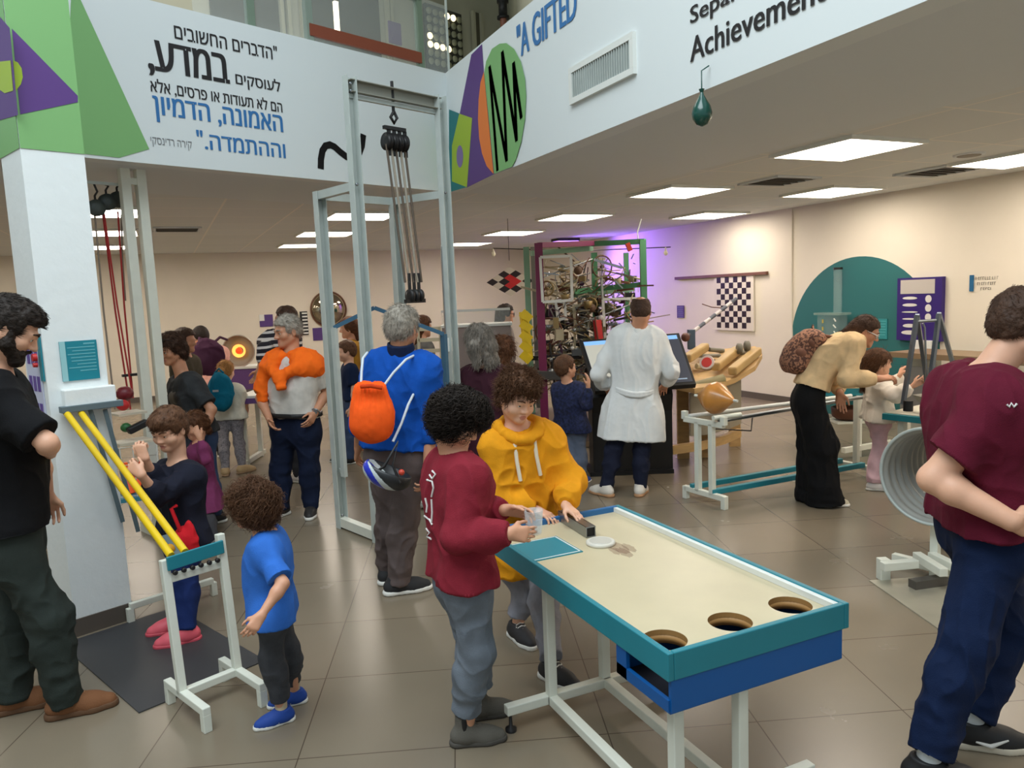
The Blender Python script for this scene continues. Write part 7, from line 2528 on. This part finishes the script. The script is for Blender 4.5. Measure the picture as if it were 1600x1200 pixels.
F.build('main_bag', C('pack_plum', (74, 40, 66)), bk, disp=folds(.01))
for g in (-1, 1):
    MB().tube([bc + UPZ * .17 + SIDE * .09 * g, bc + UPZ * .22 + SIDE * .12 * g + HEAD * .1, bc + UPZ * .18 + SIDE * .13 * g + HEAD * .28], .015, 6).build('shoulder_strap', C('pack_plum', (74, 40, 66)), bk)

simple('person with short brown hair whose head shows behind the one wearing sunglasses', 7.8, (290, 532), 96, C('olive_top', (74, 66, 52)), GREYD, H_DBROWN, hairk=dict(off=.02), skin=SKIN2)
# --- striped top behind the orange sweater
STR = M('cloth_stripes', (26, 22, 30), .85)
nt = STR.node_tree
wv_ = nt.nodes.new('ShaderNodeTexWave')
wv_.wave_type, wv_.bands_direction = 'BANDS', 'Z'
wv_.inputs['Scale'].default_value, wv_.inputs['Distortion'].default_value = 5.0, 1.5
cr0 = nt.nodes.new('ShaderNodeValToRGB')
cr0.color_ramp.interpolation = 'CONSTANT'
cr0.color_ramp.elements[0].color = rgb(28, 24, 34)
cr0.color_ramp.elements[1].position, cr0.color_ramp.elements[1].color = .68, rgb(206, 200, 196)
nt.links.new(nt.nodes['Texture Coordinate'].outputs['Object'], wv_.inputs['Vector'])
nt.links.new(wv_.outputs['Fac'], cr0.inputs['Fac'])
nt.links.new(cr0.outputs['Color'], nt.nodes['Principled BSDF'].inputs['Base Color'])
p = Person('person in a black and white striped top mostly hidden by the orange sweater', 7.4, .97, (446, 640), (437, 520), -60, (446, 498), hyaw=-80, hs=1.0, vox=.010, skin=SKIN2, wf=1.1,
           arms={'l': dict(e=(414, 545), es=-1, w=(404, 590), ws=-1), 'r': dict(e=(415, 550), es=1, w=(404, 580), ws=1)})
p.top(STR, sl=1.5, hem=.05, loose=.03, amp=.01)
p.pants(C('grey_dark', (62, 62, 66)))
p.shoes(M('shoe_white', (222, 218, 214), .6))
p.hair(H_DBROWN, off=.014, amp=.005)
# --- seen through the lift frame
simple('person with brown hair and a mustard jacket seen between the lift posts', 9.2, (545, 512), -100, C('mustard_dark', (176, 128, 40)), GREYD, H_AUB, hs=1.02, hairext=[('c', (0, -.08, .0), (0, -.09, -.12), .07, .05)], hairk=dict(off=.02, line=[(.12, .055), (.05, .04), (.04, -.05), (-.1, -.16)]), face=True)
simple('child with brown hair and a navy polo seen between the lift posts', 8.5, (541, 549), -110, C('navy', (22, 36, 66)), C('jeans', (58, 74, 104)), H_BROWN, hs=.96, sl=.7, skin=SKIN, hairk=dict(off=.018), shoem=BLACK, face=True, legs={'l': dict(a=(546, 716), toe=-110), 'r': dict(a=(534, 712), toe=-100)})
simple('person with long auburn hair and a grey top behind the slatted rack', 9.0, (661, 510), 60, C('grey_top', (120, 116, 110)), GREYD, H_AUB, hs=1.02, hairext=[('c', (0, -.07, .0), (0, -.08, -.17), .085, .06)], hairk=dict(off=.02, line=[(.12, .055), (.05, .04), (.04, -.06), (-.1, -.24)]))
# --- grey haired visitor in the wine coat
p = Person('person with long wavy grey hair in a dark wine coloured coat seen from behind', 6.3, .96, (762, 690), (757, 580), 10, (748, 532), hyaw=-15, hpitch=-8, hs=1.05, vox=.008, skin=SKIN3, wf=1.05,
           arms={'r': dict(e=(800, 650), es=1, w=(800, 690), ws=1), 'l': dict(e=(722, 660), es=1, w=(728, 700), ws=1)})
p.top(C('wine_coat', (58, 26, 38)), sl=1.9, hem=-.25, loose=.036, arml=.03, name='coat', amp=.010, flare=.04)
p.pants(C('dark_trousers', (40, 38, 44)))
p.shoes(M('shoe_dark', (40, 38, 38), .6))
p.hair(H_GREYD, off=.018, amp=.010, freq=22, n=3000, length=.09, curl=.006, comb=(0, -.3, -1), lift=.05, r=.0022, grav=.5, seg=7, extra=[('e', (0, -.05, -.03), (.105, .08, .10)), ('c', (.03, -.07, -.04), (.05, -.08, -.15), .07, .045), ('c', (-.04, -.07, -.04), (-.045, -.08, -.13), .065, .045), ('c', (.07, -.04, -.02), (.10, -.05, -.15), .042, .03)], line=[(.12, .055), (.05, .04), (.04, -.05), (0, -.15), (-.12, -.3)])
simple('person with auburn hair just behind the grey haired one in the wine coat', 7.4, (786, 545), 5, C('brown_top', (92, 66, 56)), GREYD, H_AUB, hs=1.02, hairext=[('e', (0, -.04, -.02), (.11, .08, .10)), ('c', (0, -.07, .0), (0, -.08, -.15), .08, .06)], hairk=dict(off=.022, amp=.01, n=700, length=.08, curl=.008, lift=.2, r=.0025, line=[(.12, .055), (.05, .04), (.04, -.06), (-.1, -.24)]))
p = simple('person with dark wavy hair and glasses behind the glass guarded counter', 10.7, (791, 490), 84, C('grey_jacket', (130, 122, 118)), GREYD, H_BLACK, hs=1.05, hairext=[('c', (0, -.07, .0), (0, -.09, -.15), .085, .065)], hairk=dict(off=.022, amp=.008, line=[(.12, .055), (.05, .04), (.04, -.02), (-.02, -.1), (-.1, -.24)]), face=True)
b = MB()
for g in (-1, 1):
    b.tube([p.h(g * .074, -.01, .004), p.h(g * .058, .095, .002)], .004, 6)
    b.tube([p.h(g * .034 + .026 * math.cos(t), .102, -.004 + .022 * math.sin(t)) for t in np.linspace(0, 2 * PI, 14, False)], .0035, 6, closed=True)
b.build('glasses', BLACK, p.o)
